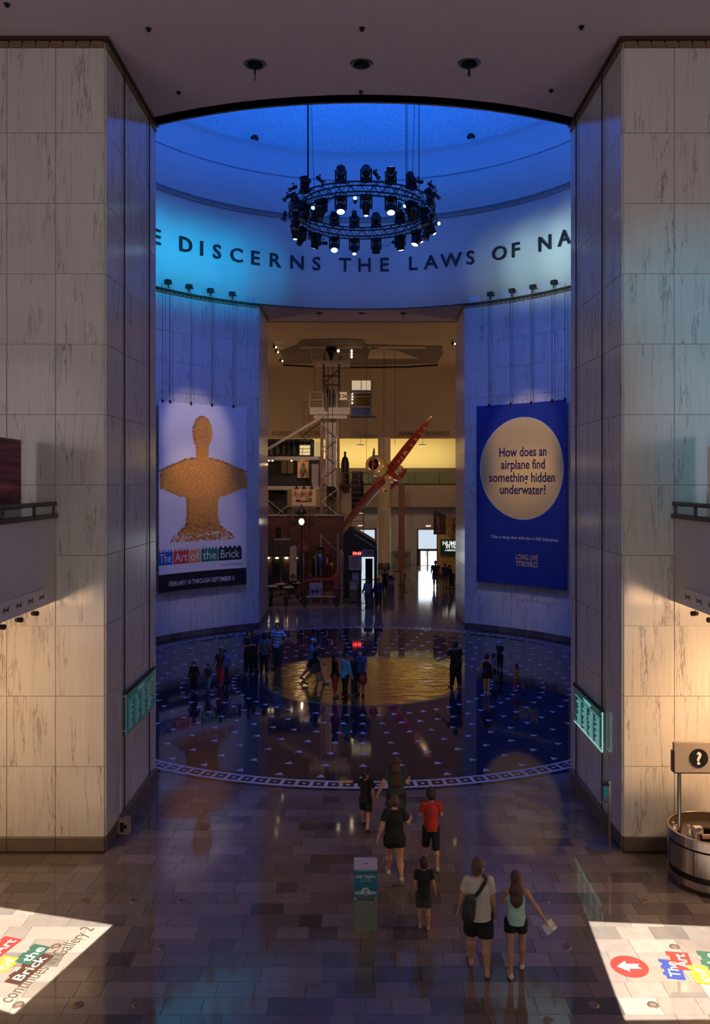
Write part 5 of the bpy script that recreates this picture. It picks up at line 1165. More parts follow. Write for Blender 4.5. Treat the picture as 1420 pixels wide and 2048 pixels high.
# ------------------------------------------------------------ people: signed-distance bodies meshed with surface nets
class SDF:
    def __init__(s): s.pr = []
    def cap(s, a, b, r1, r2=None, sy=1.0, cut=None, k=None):      # round cone; sy>1 flattens front to back; cut = list of (point, normal) keeping the side against the normal
        s.pr.append(('c', np.array(a, float), np.array(b, float), r1, r1 if r2 is None else r2, sy, cut, k)); return s
    def ell(s, c, r, cut=None, k=None): s.pr.append(('e', np.array(c, float), np.array(r, float), 0, 0, 1, cut, k)); return s
    def mesh(s, h, k=.02, sub=None):
        lo = np.full(3, 1e9); hi = -lo
        bbs = []
        for p in s.pr:
            if p[0] == 'c':
                m = max(p[3], p[4]); a = np.minimum(p[1], p[2])-m; b = np.maximum(p[1], p[2])+m
            else: a = p[1]-p[2]; b = p[1]+p[2]
            bbs.append((a, b)); lo = np.minimum(lo, a); hi = np.maximum(hi, b)
        lo -= 3*h; hi += 3*h; n = np.ceil((hi-lo)/h).astype(int)+1
        F_ = np.full(n, 9.0, np.float32); ax = [lo[i]+h*np.arange(n[i]) for i in range(3)]
        def ev(p, X, Y, Z):
            if p[0] == 'c':
                a, b, r1, r2, sy = p[1], p[2], p[3], p[4], p[5]; c = (a+b)/2
                ab = b-a; L = (ab*ab).sum()+1e-12; px, py, pz = X-a[0], Y-a[1], Z-a[2]
                t = np.clip((px*ab[0]+py*ab[1]+pz*ab[2])/L, 0, 1)
                d = np.sqrt((px-t*ab[0])**2+((py-t*ab[1])*sy)**2+(pz-t*ab[2])**2)-(r1+(r2-r1)*t)
            else:
                c, r = p[1], p[2]; u = np.sqrt(((X-c[0])/r[0])**2+((Y-c[1])/r[1])**2+((Z-c[2])/r[2])**2)
                d = (u-1)*r.min()*.9
            if p[6]:
                for (q, nn) in p[6]:
                    d = np.maximum(d, (X-q[0])*nn[0]+(Y-q[1])*nn[1]+(Z-q[2])*nn[2])
            return d
        for p, (a, b) in zip(s.pr, bbs):
            kk = k if p[7] is None else p[7]; m = kk+3*h
            i0 = np.maximum(((a-m-lo)/h).astype(int), 0); i1 = np.minimum(((b+m-lo)/h).astype(int)+2, n)
            sl = tuple(slice(i0[j], i1[j]) for j in range(3))
            X, Y, Z = np.meshgrid(ax[0][sl[0]], ax[1][sl[1]], ax[2][sl[2]], indexing='ij', sparse=True)
            d = ev(p, X, Y, Z); f = F_[sl]
            if kk > 0:
                hh = np.maximum(kk-np.abs(f-d), 0)/kk; F_[sl] = np.minimum(f, d)-hh*hh*kk/4
            else: F_[sl] = np.minimum(f, d)
        if sub:                       # carve away
            for p in sub.pr:
                if p[0] == 'c': m_ = max(p[3], p[4]); a = np.minimum(p[1], p[2])-m_; b = np.maximum(p[1], p[2])+m_
                else: a = p[1]-p[2]; b = p[1]+p[2]
                i0 = np.maximum(((a-4*h-lo)/h).astype(int), 0); i1 = np.minimum(((b+4*h-lo)/h).astype(int)+2, n)
                if (i1 <= i0).any(): continue
                sl = tuple(slice(i0[j], i1[j]) for j in range(3)); X, Y, Z = np.meshgrid(ax[0][sl[0]], ax[1][sl[1]], ax[2][sl[2]], indexing='ij', sparse=True)
                F_[sl] = np.maximum(F_[sl], -ev(p, X, Y, Z))
        return surface_nets(F_, lo, h)
def surface_nets(F_, lo, h):
    S = F_ < 0; nx, ny, nz = F_.shape
    cs = [(i, j, k) for i in (0, 1) for j in (0, 1) for k in (0, 1)]
    cnt = sum(S[i:nx-1+i, j:ny-1+j, k:nz-1+k].astype(np.int8) for i, j, k in cs)
    act = (cnt > 0) & (cnt < 8); idx = np.full(act.shape, -1, np.int64); I = np.argwhere(act); idx[act] = np.arange(len(I))
    acc = np.zeros((len(I), 3)); c = np.zeros(len(I))
    for a in cs:
        for d in range(3):
            if a[d]: continue
            b = list(a); b[d] = 1
            fa = F_[I[:, 0]+a[0], I[:, 1]+a[1], I[:, 2]+a[2]]; fb = F_[I[:, 0]+b[0], I[:, 1]+b[1], I[:, 2]+b[2]]
            m = (fa < 0) != (fb < 0); t = np.where(m, fa/np.where(m, fa-fb, 1), 0)
            p = np.tile(np.array(a, float), (len(I), 1)); p[:, d] += t; acc[m] += p[m]; c[m] += 1
    V = (I+acc/np.maximum(c, 1)[:, None])*h+lo; Q = []
    for d in range(3):
        e1, e2 = (d+1) % 3, (d+2) % 3
        sa = [slice(0, s) for s in F_.shape]; sb = list(sa); sa[d] = slice(0, F_.shape[d]-1); sb[d] = slice(1, F_.shape[d])
        A, B = S[tuple(sa)], S[tuple(sb)]
        for flip, mk in ((False, A & ~B), (True, ~A & B)):
            J = np.argwhere(mk); J = J[(J[:, e1] > 0) & (J[:, e2] > 0)]
            if not len(J): continue
            def g(o1, o2):
                K = J.copy(); K[:, e1] -= o1; K[:, e2] -= o2
                K = np.minimum(K, np.array(act.shape)-1); return idx[K[:, 0], K[:, 1], K[:, 2]]
            q = np.stack([g(1, 1), g(0, 1), g(0, 0), g(1, 0)], 1); q = q[(q >= 0).all(1)]
            Q.append(q[:, ::-1] if flip else q)
    return V, np.concatenate(Q) if Q else np.zeros((0, 4), int)
def mesh_obj(name, VQ, m, parent, label=None):
    V, Q = VQ; me = bpy.data.meshes.new(name); me.vertices.add(len(V)); me.vertices.foreach_set('co', V.astype(np.float32).ravel())
    me.loops.add(len(Q)*4); me.loops.foreach_set('vertex_index', Q.astype(np.int32).ravel()); me.polygons.add(len(Q))
    me.polygons.foreach_set('loop_start', np.arange(0, len(Q)*4, 4, dtype=np.int32)); me.polygons.foreach_set('use_smooth', np.ones(len(Q), bool))
    me.update(calc_edges=True); me.materials.append(m); o = bpy.data.objects.new(name, me); col.objects.link(o); o.parent = parent; return tag(o, label=label)
def skinmat(c): return mat('skin_%02d%02d' % (int(c[0]*99), int(c[1]*99)), c, .5, var=.06)
SK1, SK2, SK3 = (.50, .27, .18), (.34, .17, .10), (.16, .08, .05)
def person(px, py, head_y, rot, label, group=None, skin=SK1, fem=False, build=1.0, legs=((20, 10, 0), (-20, 25, -15)), arms=((10, 12, 15), (-10, 12, 15)), lean=0, head_yaw=0, head_pitch=0,
           top=('tee', (.01, .01, .012)), bottom=('shorts', (.01, .01, .012)), hair=('short', (.03, .018, .012)), shoes=('sneaker', (.55, .52, .50)), mask=None, cap=None, glasses=False, h=None, x=None, D=None, top_m=None, bag=None, splay=1.0, child=False):
    """legs: (hip pitch, knee bend, foot pitch) left then right; arms: (shoulder pitch, abduction, elbow bend[, inward]) left then right; the figure faces +y before rot"""
    pos = fl(px, py); D_ = pos.y; H = CH-(head_y-CY)*D_/F; near = D_ < 18.5
    root = empty('person', (pos.x, pos.y, 0), R(rot), label=label, cat='person', group=group)
    h = h or (.0085 if near else .014 if D_ < 40 else .02)
    hs = 1.18 if child else 1.0                      # larger head for children
    sw = (.098 if fem else .112)*(1 if not child else .88); hw = .055 if fem else .05
    V = lambda x, y, z: np.array((x, y, z))*H
    def rotx(v, a): c, s = math.cos(R(a)), math.sin(R(a)); return np.array((v[0], v[1]*c+v[2]*s, v[2]*c-v[1]*s))
    pel = V(0, 0, .52)
    T = lambda x, y, z: pel+rotx(V(x, y, z)-pel, lean)     # torso points lean forward
    b = build
    # legs
    LG = []
    for s_, (hp, kb, fp) in zip((-1, 1), legs):
        hip = V(s_*hw, 0, .50); thl, shl = .235, .225
        kn = hip+H*thl*np.array((s_*.03*splay, math.sin(R(hp)), -math.cos(R(hp)))); a2 = hp-kb
        an = kn+H*shl*np.array((s_*.01, math.sin(R(a2)), -math.cos(R(a2)))); f = fp
        fwd = np.array((s_*.12, math.cos(R(f)), math.sin(R(f)))); dn = np.array((0, math.sin(R(f))*1.0, -math.cos(R(f))))
        heel = an-fwd*.022*H+dn*.024*H; toe = an+fwd*.095*H+dn*.028*H; LG.append((hip, kn, an, heel, toe))
    zmin = min(min(l[3][2], l[4][2]) for l in LG)-.017*H; dz = np.array((0, 0, -zmin))
    LG = [tuple(p+dz for p in l) for l in LG]; pel = pel+dz; T_ = T; T = lambda x, y, z: T_(x, y, z)+(0 if False else 0)
    pel0 = V(0, 0, .52); T = lambda x, y, z: pel+rotx(V(x, y, z)-pel0, lean)
    # arms
    AR = []
    for s_, a in zip((-1, 1), arms):
        sp, ab, eb = a[:3]; inn = a[3] if len(a) > 3 else 0
        sh = T(s_*sw, -.005, .81)
        d1 = np.array((s_*math.sin(R(ab)), math.cos(R(ab))*math.sin(R(sp)), -math.cos(R(ab))*math.cos(R(sp))))
        el = sh+d1*.165*H
        d2 = np.array((s_*math.sin(R(ab-inn)), math.cos(R(ab-inn))*math.sin(R(sp+eb)), -math.cos(R(ab-inn))*math.cos(R(sp+eb)))); d2 /= np.linalg.norm(d2)
        wr = el+d2*.145*H; AR.append((sh, el, wr, d1, d2))
    hc = T(0, .008, .935 if not child else .925); hr = np.array((.050, .060, .070))*H*hs
    yaw, pit = R(head_yaw), R(head_pitch)
    def Hd(x, y, z):                        # head-local offset in units of head size (y forward)
        v = np.array((x, y, z))*hr; c, s = math.cos(pit), math.sin(pit); v = np.array((v[0], v[1]*c+v[2]*s, v[2]*c-v[1]*s))
        c, s = math.cos(yaw), math.sin(yaw); return hc+np.array((v[0]*c-v[1]*s, v[0]*s+v[1]*c, v[2]))
    S = SDF(); sy = 1.42
    S.cap(T(0, 0, .52), T(0, 0, .60), .080*H*b, .070*H*b, sy); S.cap(T(0, 0, .60), T(0, .004, .73), (.064 if fem else .070)*H*b, (.075 if fem else .085)*H*b, sy)
    S.cap(T(0, 0, .73), T(0, 0, .775), .082*H*b, .065*H*b, sy); S.cap(T(-sw*.8, -.004, .80), T(sw*.8, -.004, .80), .030*H*b, .030*H*b)
    S.cap(T(0, -.005, .80), hc-np.array((0, 0, .03*H)), .030*H, .027*H)
    if fem and not child: S.ell(T(-.038, .055, .735), V(.032, .025, .032)); S.ell(T(.038, .055, .735), V(.032, .025, .032))
    S.ell(T(-.04, -.035, .50), V(.048, .045, .05)*b); S.ell(T(.04, -.035, .50), V(.048, .045, .05)*b)
    S.ell(hc, hr, k=.012*H); jaw = Hd(0, .22, -.45); S.ell(jaw, hr*np.array((.72, .70, .55)), k=.02*H)
    S.cap(Hd(0, .98, .0), Hd(0, 1.16, -.22), .006*H, .010*H, k=.008*H); S.cap(Hd(-.4, .80, .16), Hd(.4, .80, .16), .010*H, .010*H, k=.012*H)
    S.cap(Hd(-.22, .90, -.52), Hd(.22, .90, -.52), .0065*H, .0065*H, k=.004*H)
    for s_ in (-1, 1): S.ell(Hd(s_*1.0, -.02, -.08), np.array((.010, .016, .022))*H*hs, k=.004*H)
    for l in LG:
        hip, kn, an, heel, toe = l
        S.cap(hip, kn, .056*H*b, .034*H*b); mid = kn+(an-kn)*.3+np.array((0, -.008*H, 0)); S.cap(kn, mid, .033*H*b, .034*H*b); S.cap(mid, an, .034*H*b, .0195*H)
        S.cap(heel, toe, .018*H, .014*H); S.cap(an, heel, .019*H, .019*H)
    for s_, (sh, el, wr, d1, d2) in zip((-1, 1), AR):
        S.cap(sh, el, .030*H*b, .0225*H*b); S.cap(el, el+(wr-el)*.3, .0225*H*b, .023*H*b); S.cap(el+(wr-el)*.3, wr, .023*H*b, .0145*H)
        # hand: flattened palm, four fingers, thumb; palm turned to the thigh
        side = np.cross(d2, np.array((1.0, 0, 0))); side /= np.linalg.norm(side)+1e-9     # across the palm (front-back when the arm hangs)
        pn = np.cross(side, d2)*(-s_ if True else 1)                                        # towards the body
        if side[1] < 0: side = -side
        pe = wr+d2*.050*H
        for u in (-.6, 0, .6): S.cap(wr+side*u*.016*H, pe+side*u*.022*H, .0105*H, .0105*H, k=.006*H)
        if near or D_ < 40:
            for u, L_ in ((-1.15, .030), (-.4, .039), (.4, .042), (1.15, .038)):
                p0 = pe+side*u*.0145*H; p1 = p0+(d2*.85+pn*.35)*L_*.55*H+side*u*.002*H; p2 = p1+(d2*.6+pn*.75)*L_*.5*H
                S.cap(p0, p1, .0058*H, .0052*H, k=.003*H); S.cap(p1, p2, .0052*H, .0045*H, k=.003*H)
            t0 = wr+d2*.016*H+side*.014*H; t1 = t0+(side*.7+d2*.7+pn*.2)*.026*H; S.cap(t0, t1, .0075*H, .0062*H, k=.005*H); S.cap(t1, t1+(d2*.9+side*.2+pn*.3)*.022*H, .006*H, .005*H, k=.003*H)
    mesh_obj('body', S.mesh(h, .018*H), skinmat(skin), root)
    # clothes
    e = (.011 if not child else .008)*H+.003
    tk, tc = top; tm = top_m or mat('cloth_%02d_%02d_%02d' % tuple(int(min(.99, v)*99) for v in tc), tc, .85, bump=.25, bscale=14)
    if tk:
        C_ = SDF(); hem = {'tee': .485, 'tank': .50, 'long': .48, 'jacket': .46, 'dress': .36}[tk]; zn = T(0, 0, .835)
        neck = [(zn, np.array((0, .25 if tk != 'tank' else .0, 1.0)))]; hz = pel[2]-(.52-hem)*H; cut = [(np.array((0, 0, hz)), np.array((0, 0, -1.0)))]
        ee = e*(1.5 if tk in ('tee', 'jacket', 'long') else 1.3)
        C_.cap(T(0, 0, hem-.03), T(0, 0, .60), (.094 if tk != 'dress' else .12)*H*b+ee, .074*H*b+ee, 1.22, cut); C_.cap(T(0, -.02, hem-.04), T(0, -.012, hem+.05), .090*H*b+ee, .080*H*b+ee, 1.12, cut); C_.cap(T(0, 0, .60), T(0, .004, .73), .074*H*b+ee*.8, .086*H*b+ee*.8, 1.34, cut)
        if tk != 'tank':
            C_.cap(T(0, 0, .73), T(0, 0, .775), .084*H*b+e, .067*H*b+e, 1.36, cut+neck); C_.cap(T(-sw*.72, -.004, .803), T(sw*.72, -.004, .803), .028*H*b+e*.8, .028*H*b+e*.8, 1, cut+neck)
        else:
            C_.cap(T(0, 0, .73), T(0, 0, .765), .080*H*b+e*.5, .060*H*b+e*.5, 1.38, cut)
            for s_ in (-1, 1): C_.cap(T(s_*.045, .03, .76), T(s_*.045, .0, .835), .014*H, .013*H); C_.cap(T(s_*.045, 0, .835), T(s_*.045, -.03, .76), .013*H, .014*H)
        if fem and not child: C_.ell(T(-.038, .058, .735), V(.036, .03, .036)); C_.ell(T(.038, .058, .735), V(.036, .03, .036))
        for (sh, el, wr, d1, d2) in AR:
            if tk in ('tee', 'dress'):
                p = sh+d1*.105*H; C_.cap(sh, sh+d1*.14*H, .029*H*b+e*.7, .032*H*b+e*.9, 1, [(p, d1)])
            elif tk in ('long', 'jacket'):
                C_.cap(sh, el, .031*H*b+e, .026*H*b+e); p = wr-d2*.004*H; C_.cap(el, wr+d2*.02*H, .026*H*b+e, .018*H+e, 1, [(p, d2)])
        mesh_obj({'tee': 't_shirt', 'tank': 'tank_top', 'long': 'long_sleeved_shirt', 'jacket': 'jacket', 'dress': 'dress'}[tk], C_.mesh(h, .009*H), tm, root)
    bk_, bc = bottom
    if bk_:
        bm_ = mat('cloth_%02d_%02d_%02d' % tuple(int(min(.99, v)*99) for v in bc), bc, .85, bump=.25, bscale=14)
        C_ = SDF(); wz = pel[2]+.045*H; cut = [(np.array((0, 0, wz)), np.array((0, 0, 1.0)))]
        C_.cap(np.array((0, 0, pel[2]-.01*H)), np.array((0, 0, pel[2]+.06*H)), .086*H*b+e*.6, .080*H*b+e*.6, 1.36, cut)
        C_.ell(T(-.04, -.037, .50), V(.052, .050, .054)*b); C_.ell(T(.04, -.037, .50), V(.052, .050, .054)*b)
        for (hip, kn, an, heel, toe) in LG:
            if bk_ == 'short_shorts': f = .42
            elif bk_ == 'shorts': f = .80
            elif bk_ == 'long_shorts': f = 1.0
            else: f = 2.0
            d = (kn-hip); d1 = d/np.linalg.norm(d); top_r = .060*H*b+e*.7
            if f < 1.0: p = hip+d*f; C_.cap(hip, hip+d*(f+.15), top_r, .050*H*b+e*1.0, 1, [(p, d1)])
            else:
                C_.cap(hip, kn, top_r, .041*H*b+e*.8); d = (an-kn); d1 = d/np.linalg.norm(d); ff = {'long_shorts': .12, 'capri': .55}.get(bk_, .93)
                C_.cap(kn, kn+d*(ff+.06), .041*H*b+e*.8, .034*H+e*.5, 1, [(kn+d*ff, d1)])
        mesh_obj('shorts' if 'short' in bk_ else 'trousers', C_.mesh(h, .016*H), bm_, root)
    # hair
    hk, hcol = hair
    if hk:
        hm = mat('hair_%02d_%02d' % (int(hcol[0]*99), int(hcol[1]*99)), hcol, .55, bump=.6, bscale=60)
        Hs = SDF(); Hs.ell(hc+(Hd(0, -.10, .10)-hc), hr*1.10, k=.01*H); sub = SDF(); sub.ell(Hd(0, 1.05, -.38), hr*np.array((.92, .88, 1.02))); sub.ell(Hd(0, .1, -1.35), hr*np.array((1.3, 1.1, .62 if hk != 'short' else .85)))
        if hk == 'short': 
            for s_ in (-1, 1): sub.ell(Hd(s_*1.1, .0, -.42), hr*np.array((.35, .40, .45)))
        if hk == 'bob': Hs.ell(Hd(0, -.38, -.45), hr*np.array((1.02, .82, .75)))
        if hk == 'bun': Hs.ell(Hd(0, -1.05, .25), hr*.42)
        if hk == 'pony': Hs.cap(Hd(0, -1.1, .35), Hd(0, -1.25, -1.3), .020*H, .012*H)
        VQ = Hs.mesh(h, .01*H, sub)
        mesh_obj('hair', VQ, hm, root)
        if hk in ('long', 'verylong'):
            Hs = SDF(); zt = .74 if hk == 'long' else .66
            Hs.cap(Hd(0, -.35, -.1), T(0, -.045, .83), .050*H*hs, .058*H, 1.25); Hs.cap(T(0, -.045, .83), T(0, -.064, zt), .070*H, .062*H, 2.3); Hs.cap(T(0, -.064, zt), T(0, -.06, zt-.045), .062*H, .034*H, 2.6)
            mesh_obj('long_hair', Hs.mesh(h, .02*H), hm, root)
    # shoes
    shk, shc = shoes
    for s_, (hip, kn, an, heel, toe) in zip((-1, 1), LG):
        C_ = SDF()
        if shk == 'sandal':
            sm = mat('sandal_sole', shc, .7); dnv = np.cross(toe-heel, np.array((1.0, 0, 0))); dnv /= np.linalg.norm(dnv); dnv = dnv if dnv[2] < 0 else -dnv
            for u in (-.012, 0, .012): C_.cap(heel+np.array((u*H, 0, 0))+dnv*.013*H, toe+np.array((u*1.3*H, 0, 0))+dnv*.010*H, .0085*H, .0085*H)
            m_ = toe*.7+heel*.3; C_.cap(m_+np.array((.018*H, 0, 0)), m_-dnv*.017*H, .0045*H, .0045*H); C_.cap(m_-np.array((.018*H, 0, 0)), m_-dnv*.017*H, .0045*H, .0045*H)
            mesh_obj('sandal', C_.mesh(h*.8, .006*H), sm, root)
        else:
            sm = mat('shoe_%02d_%02d' % (int(shc[0]*99), int(shc[1]*99)), shc, .6)
            C_.cap(heel, toe, .0235*H, .019*H); C_.cap(heel+(toe-heel)*.25, an, .024*H, .0225*H, 1, [(an, (an-kn)/-np.linalg.norm(an-kn))] if False else None)
            C_.cap(heel-np.array((0, .004*H, .004*H)), toe+np.array((0, .004*H, -.002*H)), .021*H, .018*H)
            mesh_obj('shoe', C_.mesh(h*.8, .01*H), sm, root)
            if near and shk == 'sneaker':
                q = SDF(); q.cap(an+(kn-an)*.10, an+(kn-an)*.17, .0215*H, .0235*H); mesh_obj('sock', q.mesh(h*.8, .004), mat('white_sock', (.6, .58, .56), .8), root)
    if mask is not None:
        C_ = SDF(); C_.ell(Hd(0, .42, -.40), hr*np.array((.80, .80, .50))); sub = SDF(); sub.ell(Hd(0, -.8, -.3), hr*1.15)
        mesh_obj('face_mask', C_.mesh(h*.8, .005, sub), mat('mask_%02d' % int(mask[0]*99), mask, .7), root)
    if cap is not None:
        C_ = SDF(); C_.ell(Hd(0, -.02, .30), hr*np.array((1.12, 1.08, .85)), [(Hd(0, 0, .22), Hd(0, 0, -1)-hc if False else np.array((0, 0, -1.0)))]); C_.cap(Hd(0, .95, .30), Hd(0, 1.5, .22), .022*H, .016*H)
        mesh_obj('cap', C_.mesh(h*.8, .006), mat('cap_%02d_%02d' % (int(cap[0]*99), int(cap[2]*99)), cap, .7), root)
    else:
        pass
    if near:
        for s_ in (-1, 1):
            q = MB(); q.ell(tuple(Hd(s_*.36, .86, -.02)), (.0075*H,)*3, 10); q.build('eye', mat('eye_dark', (.05, .04, .035), .2), root, smooth=True)
    if glasses:
        q = MB()
        for s_ in (-1, 1):
            c = Hd(s_*.38, 1.06, .0); pts = [Vector(c)+Vector((math.cos(yaw)*.02*math.cos(a), math.sin(yaw)*.02*math.cos(a), .017*math.sin(a))) for a in np.linspace(0, 2*PI, 13)]; q.path(pts, .0025, 4)
            q.tube(Hd(s_*.75, .95, .02), Hd(s_*1.04, .0, .0), .0025, n=4)
        q.tube(Hd(-.15, 1.1, .02), Hd(.15, 1.1, .02), .0025, n=4); q.build('glasses', M_BLACK, root)
    root['_h'] = H
    return dict(root=root, H=H, T=T, LG=LG, AR=AR, Hd=Hd, S=SDF, h=h)
def world_of(P, v): r = P['root']; a = r.rotation_euler[2]; c, s = math.cos(a), math.sin(a); return Vector((r.location.x+v[0]*c-v[1]*s, r.location.y+v[0]*s+v[1]*c, v[2]))
BK = (.010, .010, .012); NV = (.02, .03, .07)
# --- front group
P_white = person(957, 1941, 1721, -3, 'woman in cream t-shirt and black shorts with a dark shoulder bag, head turned right', skin=SK1, fem=True, build=1.18, legs=((14, 10, 0), (-14, 6, -18)), arms=((4, 14, 12), (2, 10, 14)), head_yaw=-52,
    top=('tee', (.60, .52, .44)), bottom=('shorts', BK), hair=('bob', (.11, .07, .035)), shoes=('sandal', (.015, .012, .012)), glasses=True)
P_girl = person(1032, 1942, 1743, -6, 'girl in pale turquoise tank top with very long hair, holding a white leaflet', skin=SK1, fem=True, build=.92, legs=((-16, 4, -10), (14, 12, 0)), arms=((25, 14, 70, 40), (-6, 34, 10)),
    top=('tank', (.42, .66, .62)), bottom=('short_shorts', BK), hair=('long', (.10, .045, .03)), shoes=('sneaker', (.66, .64, .50)))
P_boyb = person(848, 1857, 1717, 0, 'small boy in black t-shirt and grey shorts standing in sandals near the donation box', child=True, build=.95, legs=((3, 2, 0), (-2, 2, 0)), arms=((0, 10, 6), (2, 12, 8)),
    top=('tee', BK), bottom=('shorts', (.05, .045, .045)), hair=('short', (.03, .012, .010)), shoes=('sandal', (.015, .012, .012)))
P_red = person(862, 1735, 1577, 4, 'boy in red t-shirt and long black shorts walking away', child=True, build=.95, legs=((16, 6, 0), (-12, 6, -8)), arms=((12, 10, 70, 18), (12, 12, 72, 18)),
    top=('tee', (.42, .025, .02)), bottom=('long_shorts', BK), hair=('short', (.03, .016, .012)), shoes=('sneaker', (.45, .42, .42)))
P_bt = person(789, 1757, 1588, 2, 'woman in loose black t-shirt and black shorts walking away, hair tied in a bun', fem=True, build=1.15, legs=((24, 14, 0), (-10, 45, -45)), arms=((-12, 18, 14), (16, 20, 70)),
    top=('tee', BK), bottom=('short_shorts', BK), hair=('bun', (.10, .05, .025)), shoes=('sneaker', (.55, .52, .50)))
P_arm = person(731, 1657, 1537, -8, 'boy in black t-shirt and shorts stretching his left arm out to the side', child=True, build=.92, legs=((24, 4, 0), (-22, 14, -24)), arms=((35, 78, 12), (-6, 12, 14)), head_yaw=-55,
    top=('tee', BK), bottom=('shorts', BK), hair=('short', (.03, .014, .010)), shoes=('sneaker', (.012, .012, .014)))
P_lh = person(792, 1667, 1512, 0, 'woman in dark top and green skirt with waist-long dark red hair at the floor border', fem=True, build=1.12, legs=((12, 4, 0), (-12, 8, -8)), arms=((-6, 24, 14), (12, 14, 70)),
    top=('dress', (.02, .045, .05)), bottom=('short_shorts', BK), hair=('verylong', (.05, .022, .016)), shoes=('flat', (.015, .012, .012)), top_m=None)
# --- people on the dark floor
person(911, 1377, 1284, 20, 'heavy man in black shirt and trousers standing right of the brass disc, arm held out', skin=SK2, build=1.2, legs=((8, 2, 0), (-10, 4, 0)), arms=((25, 42, 15), (0, 8, 10)), top=('tee', BK), bottom=('pants', BK), hair=('short', (.012, .01, .01)), shoes=('shoe', BK))
person(690, 1396, 1308, -60, 'older man in light blue long-sleeved shirt and blue cap on the brass disc', build=1.05, legs=((8, 2, 0), (-8, 3, 0)), arms=((4, 8, 8), (8, 8, 10)), lean=6, top=('long', (.10, .42, .66)), bottom=('pants', BK), hair=('short', (.05, .05, .05)), cap=(.02, .06, .25), mask=(.02, .02, .02), shoes=('shoe', BK))
person(670, 1396, 1308, -70, 'boy in black hooded jacket and red trousers on the brass disc', child=True, skin=SK2, build=1.05, legs=((3, 2, 0), (-3, 2, 0)), arms=((10, 10, 12), (4, 8, 10)), top=('jacket', BK), bottom=('capri', (.42, .03, .035)), hair=('short', (.01, .01, .01)), mask=(.25, .55, .70), shoes=('sneaker', (.10, .10, .14)))
person(707, 1392, 1308, 100, 'person in dark denim and black jacket with raised hands beside the older man', skin=SK2, fem=True, legs=((5, 2, 0), (-8, 3, 0)), arms=((40, 10, 60), (35, 10, 70)), top=('long', (.012, .014, .025)), bottom=('pants', (.015, .03, .055)), hair=('short', (.01, .01, .01)), shoes=('sneaker', (.12, .11, .12)))
person(721, 1391, 1298, 165, 'woman in blue top with dark red bag and white mask on the brass disc', skin=SK2, fem=True, legs=((4, 2, 0), (-6, 3, 0)), arms=((15, 10, 50), (12, 10, 60)), top=('tee', (.03, .08, .30)), bottom=('shorts', (.04, .01, .012)), hair=('bob', (.01, .01, .01)), mask=(.65, .68, .72), shoes=('shoe', BK))
person(632, 1370, 1282, -90, 'man in black t-shirt and grey shorts striding right across the disc edge', skin=SK2, legs=((26, 6, 0), (-28, 18, -20)), arms=((-14, 8, 12), (22, 8, 25)), top=('tee', BK), bottom=('shorts', (.08, .075, .08)), hair=('short', (.01, .01, .01)), mask=(.5, .55, .62), shoes=('sneaker', (.10, .10, .16)))
person(624, 1361, 1275, -90, 'person in blue shirt and blue cap walking just behind the striding man', skin=SK2, legs=((20, 6, 0), (-24, 18, -20)), arms=((-18, 8, 12), (18, 8, 20)), top=('tee', (.06, .22, .50)), bottom=('shorts', (.03, .03, .035)), hair=('short', (.01, .01, .01)), cap=(.20, .42, .75), shoes=('sneaker', (.2, .2, .3)))
M_SP, t_, b_ = nt('blue_white_stripes'); g_ = node(t_, 'ShaderNodeTexCoord'); sx3 = node(t_, 'ShaderNodeSeparateXYZ'); w1 = node(t_, 'ShaderNodeMath', operation='MULTIPLY'); w1.inputs[1].default_value = 52; w2_ = node(t_, 'ShaderNodeMath', operation='SINE'); cr = node(t_, 'ShaderNodeValToRGB')
cr.color_ramp.elements[0].position = .35; cr.color_ramp.elements[0].color = (.04, .22, .62, 1); cr.color_ramp.elements[1].position = .55; cr.color_ramp.elements[1].color = (.60, .66, .62, 1)
t_.links.new(g_.outputs['Object'], sx3.inputs[0]); t_.links.new(sx3.outputs['Z'], w1.inputs[0]); t_.links.new(w1.outputs[0], w2_.inputs[0]); t_.links.new(w2_.outputs[0], cr.inputs[0]); t_.links.new(cr.outputs[0], b_.inputs['Base Color']); b_.inputs['Roughness'].default_value = .8
person(555, 1339, 1247, 160, 'tall man in blue and white striped polo shirt standing with hand on hip', skin=SK2, build=1.08, legs=((4, 2, 0), (-4, 2, 0)), arms=((-10, 34, 60, 60), (0, 10, 10)), head_yaw=20, top=('tee', (.3, .4, .6)), top_m=M_SP, bottom=('pants', (.02, .03, .06)), hair=('short', (.012, .01, .01)), shoes=('shoe', BK))
P_bp = person(528, 1348, 1266, 10, 'boy in blue t-shirt with a grey backpack left of the striped man', child=True, skin=SK2, legs=((4, 2, 0), (-6, 3, 0)), arms=((5, 10, 15), (20, 12, 25)), top=('tee', (.04, .14, .45)), bottom=('pants', BK), hair=('short', (.01, .01, .01)), shoes=('shoe', BK))
person(498, 1350, 1262, 200, 'woman in long black dress with folded arms, left of the two', skin=SK2, fem=True, legs=((3, 2, 0), (-3, 2, 0)), arms=((25, 8, 90, 40), (25, 8, 85, 40)), top=('tee', BK), bottom=('pants', BK), hair=('bob', (.01, .01, .01)), shoes=('flat', (.25, .25, .3)))
person(507, 1343, 1258, 220, 'person in black close behind the woman with folded arms', skin=SK2, legs=((3, 2, 0), (-3, 2, 0)), arms=((20, 10, 70), (15, 10, 50)), top=('jacket', (.012, .012, .02)), bottom=('pants', BK), hair=('short', (.01, .01, .01)), shoes=('shoe', BK))
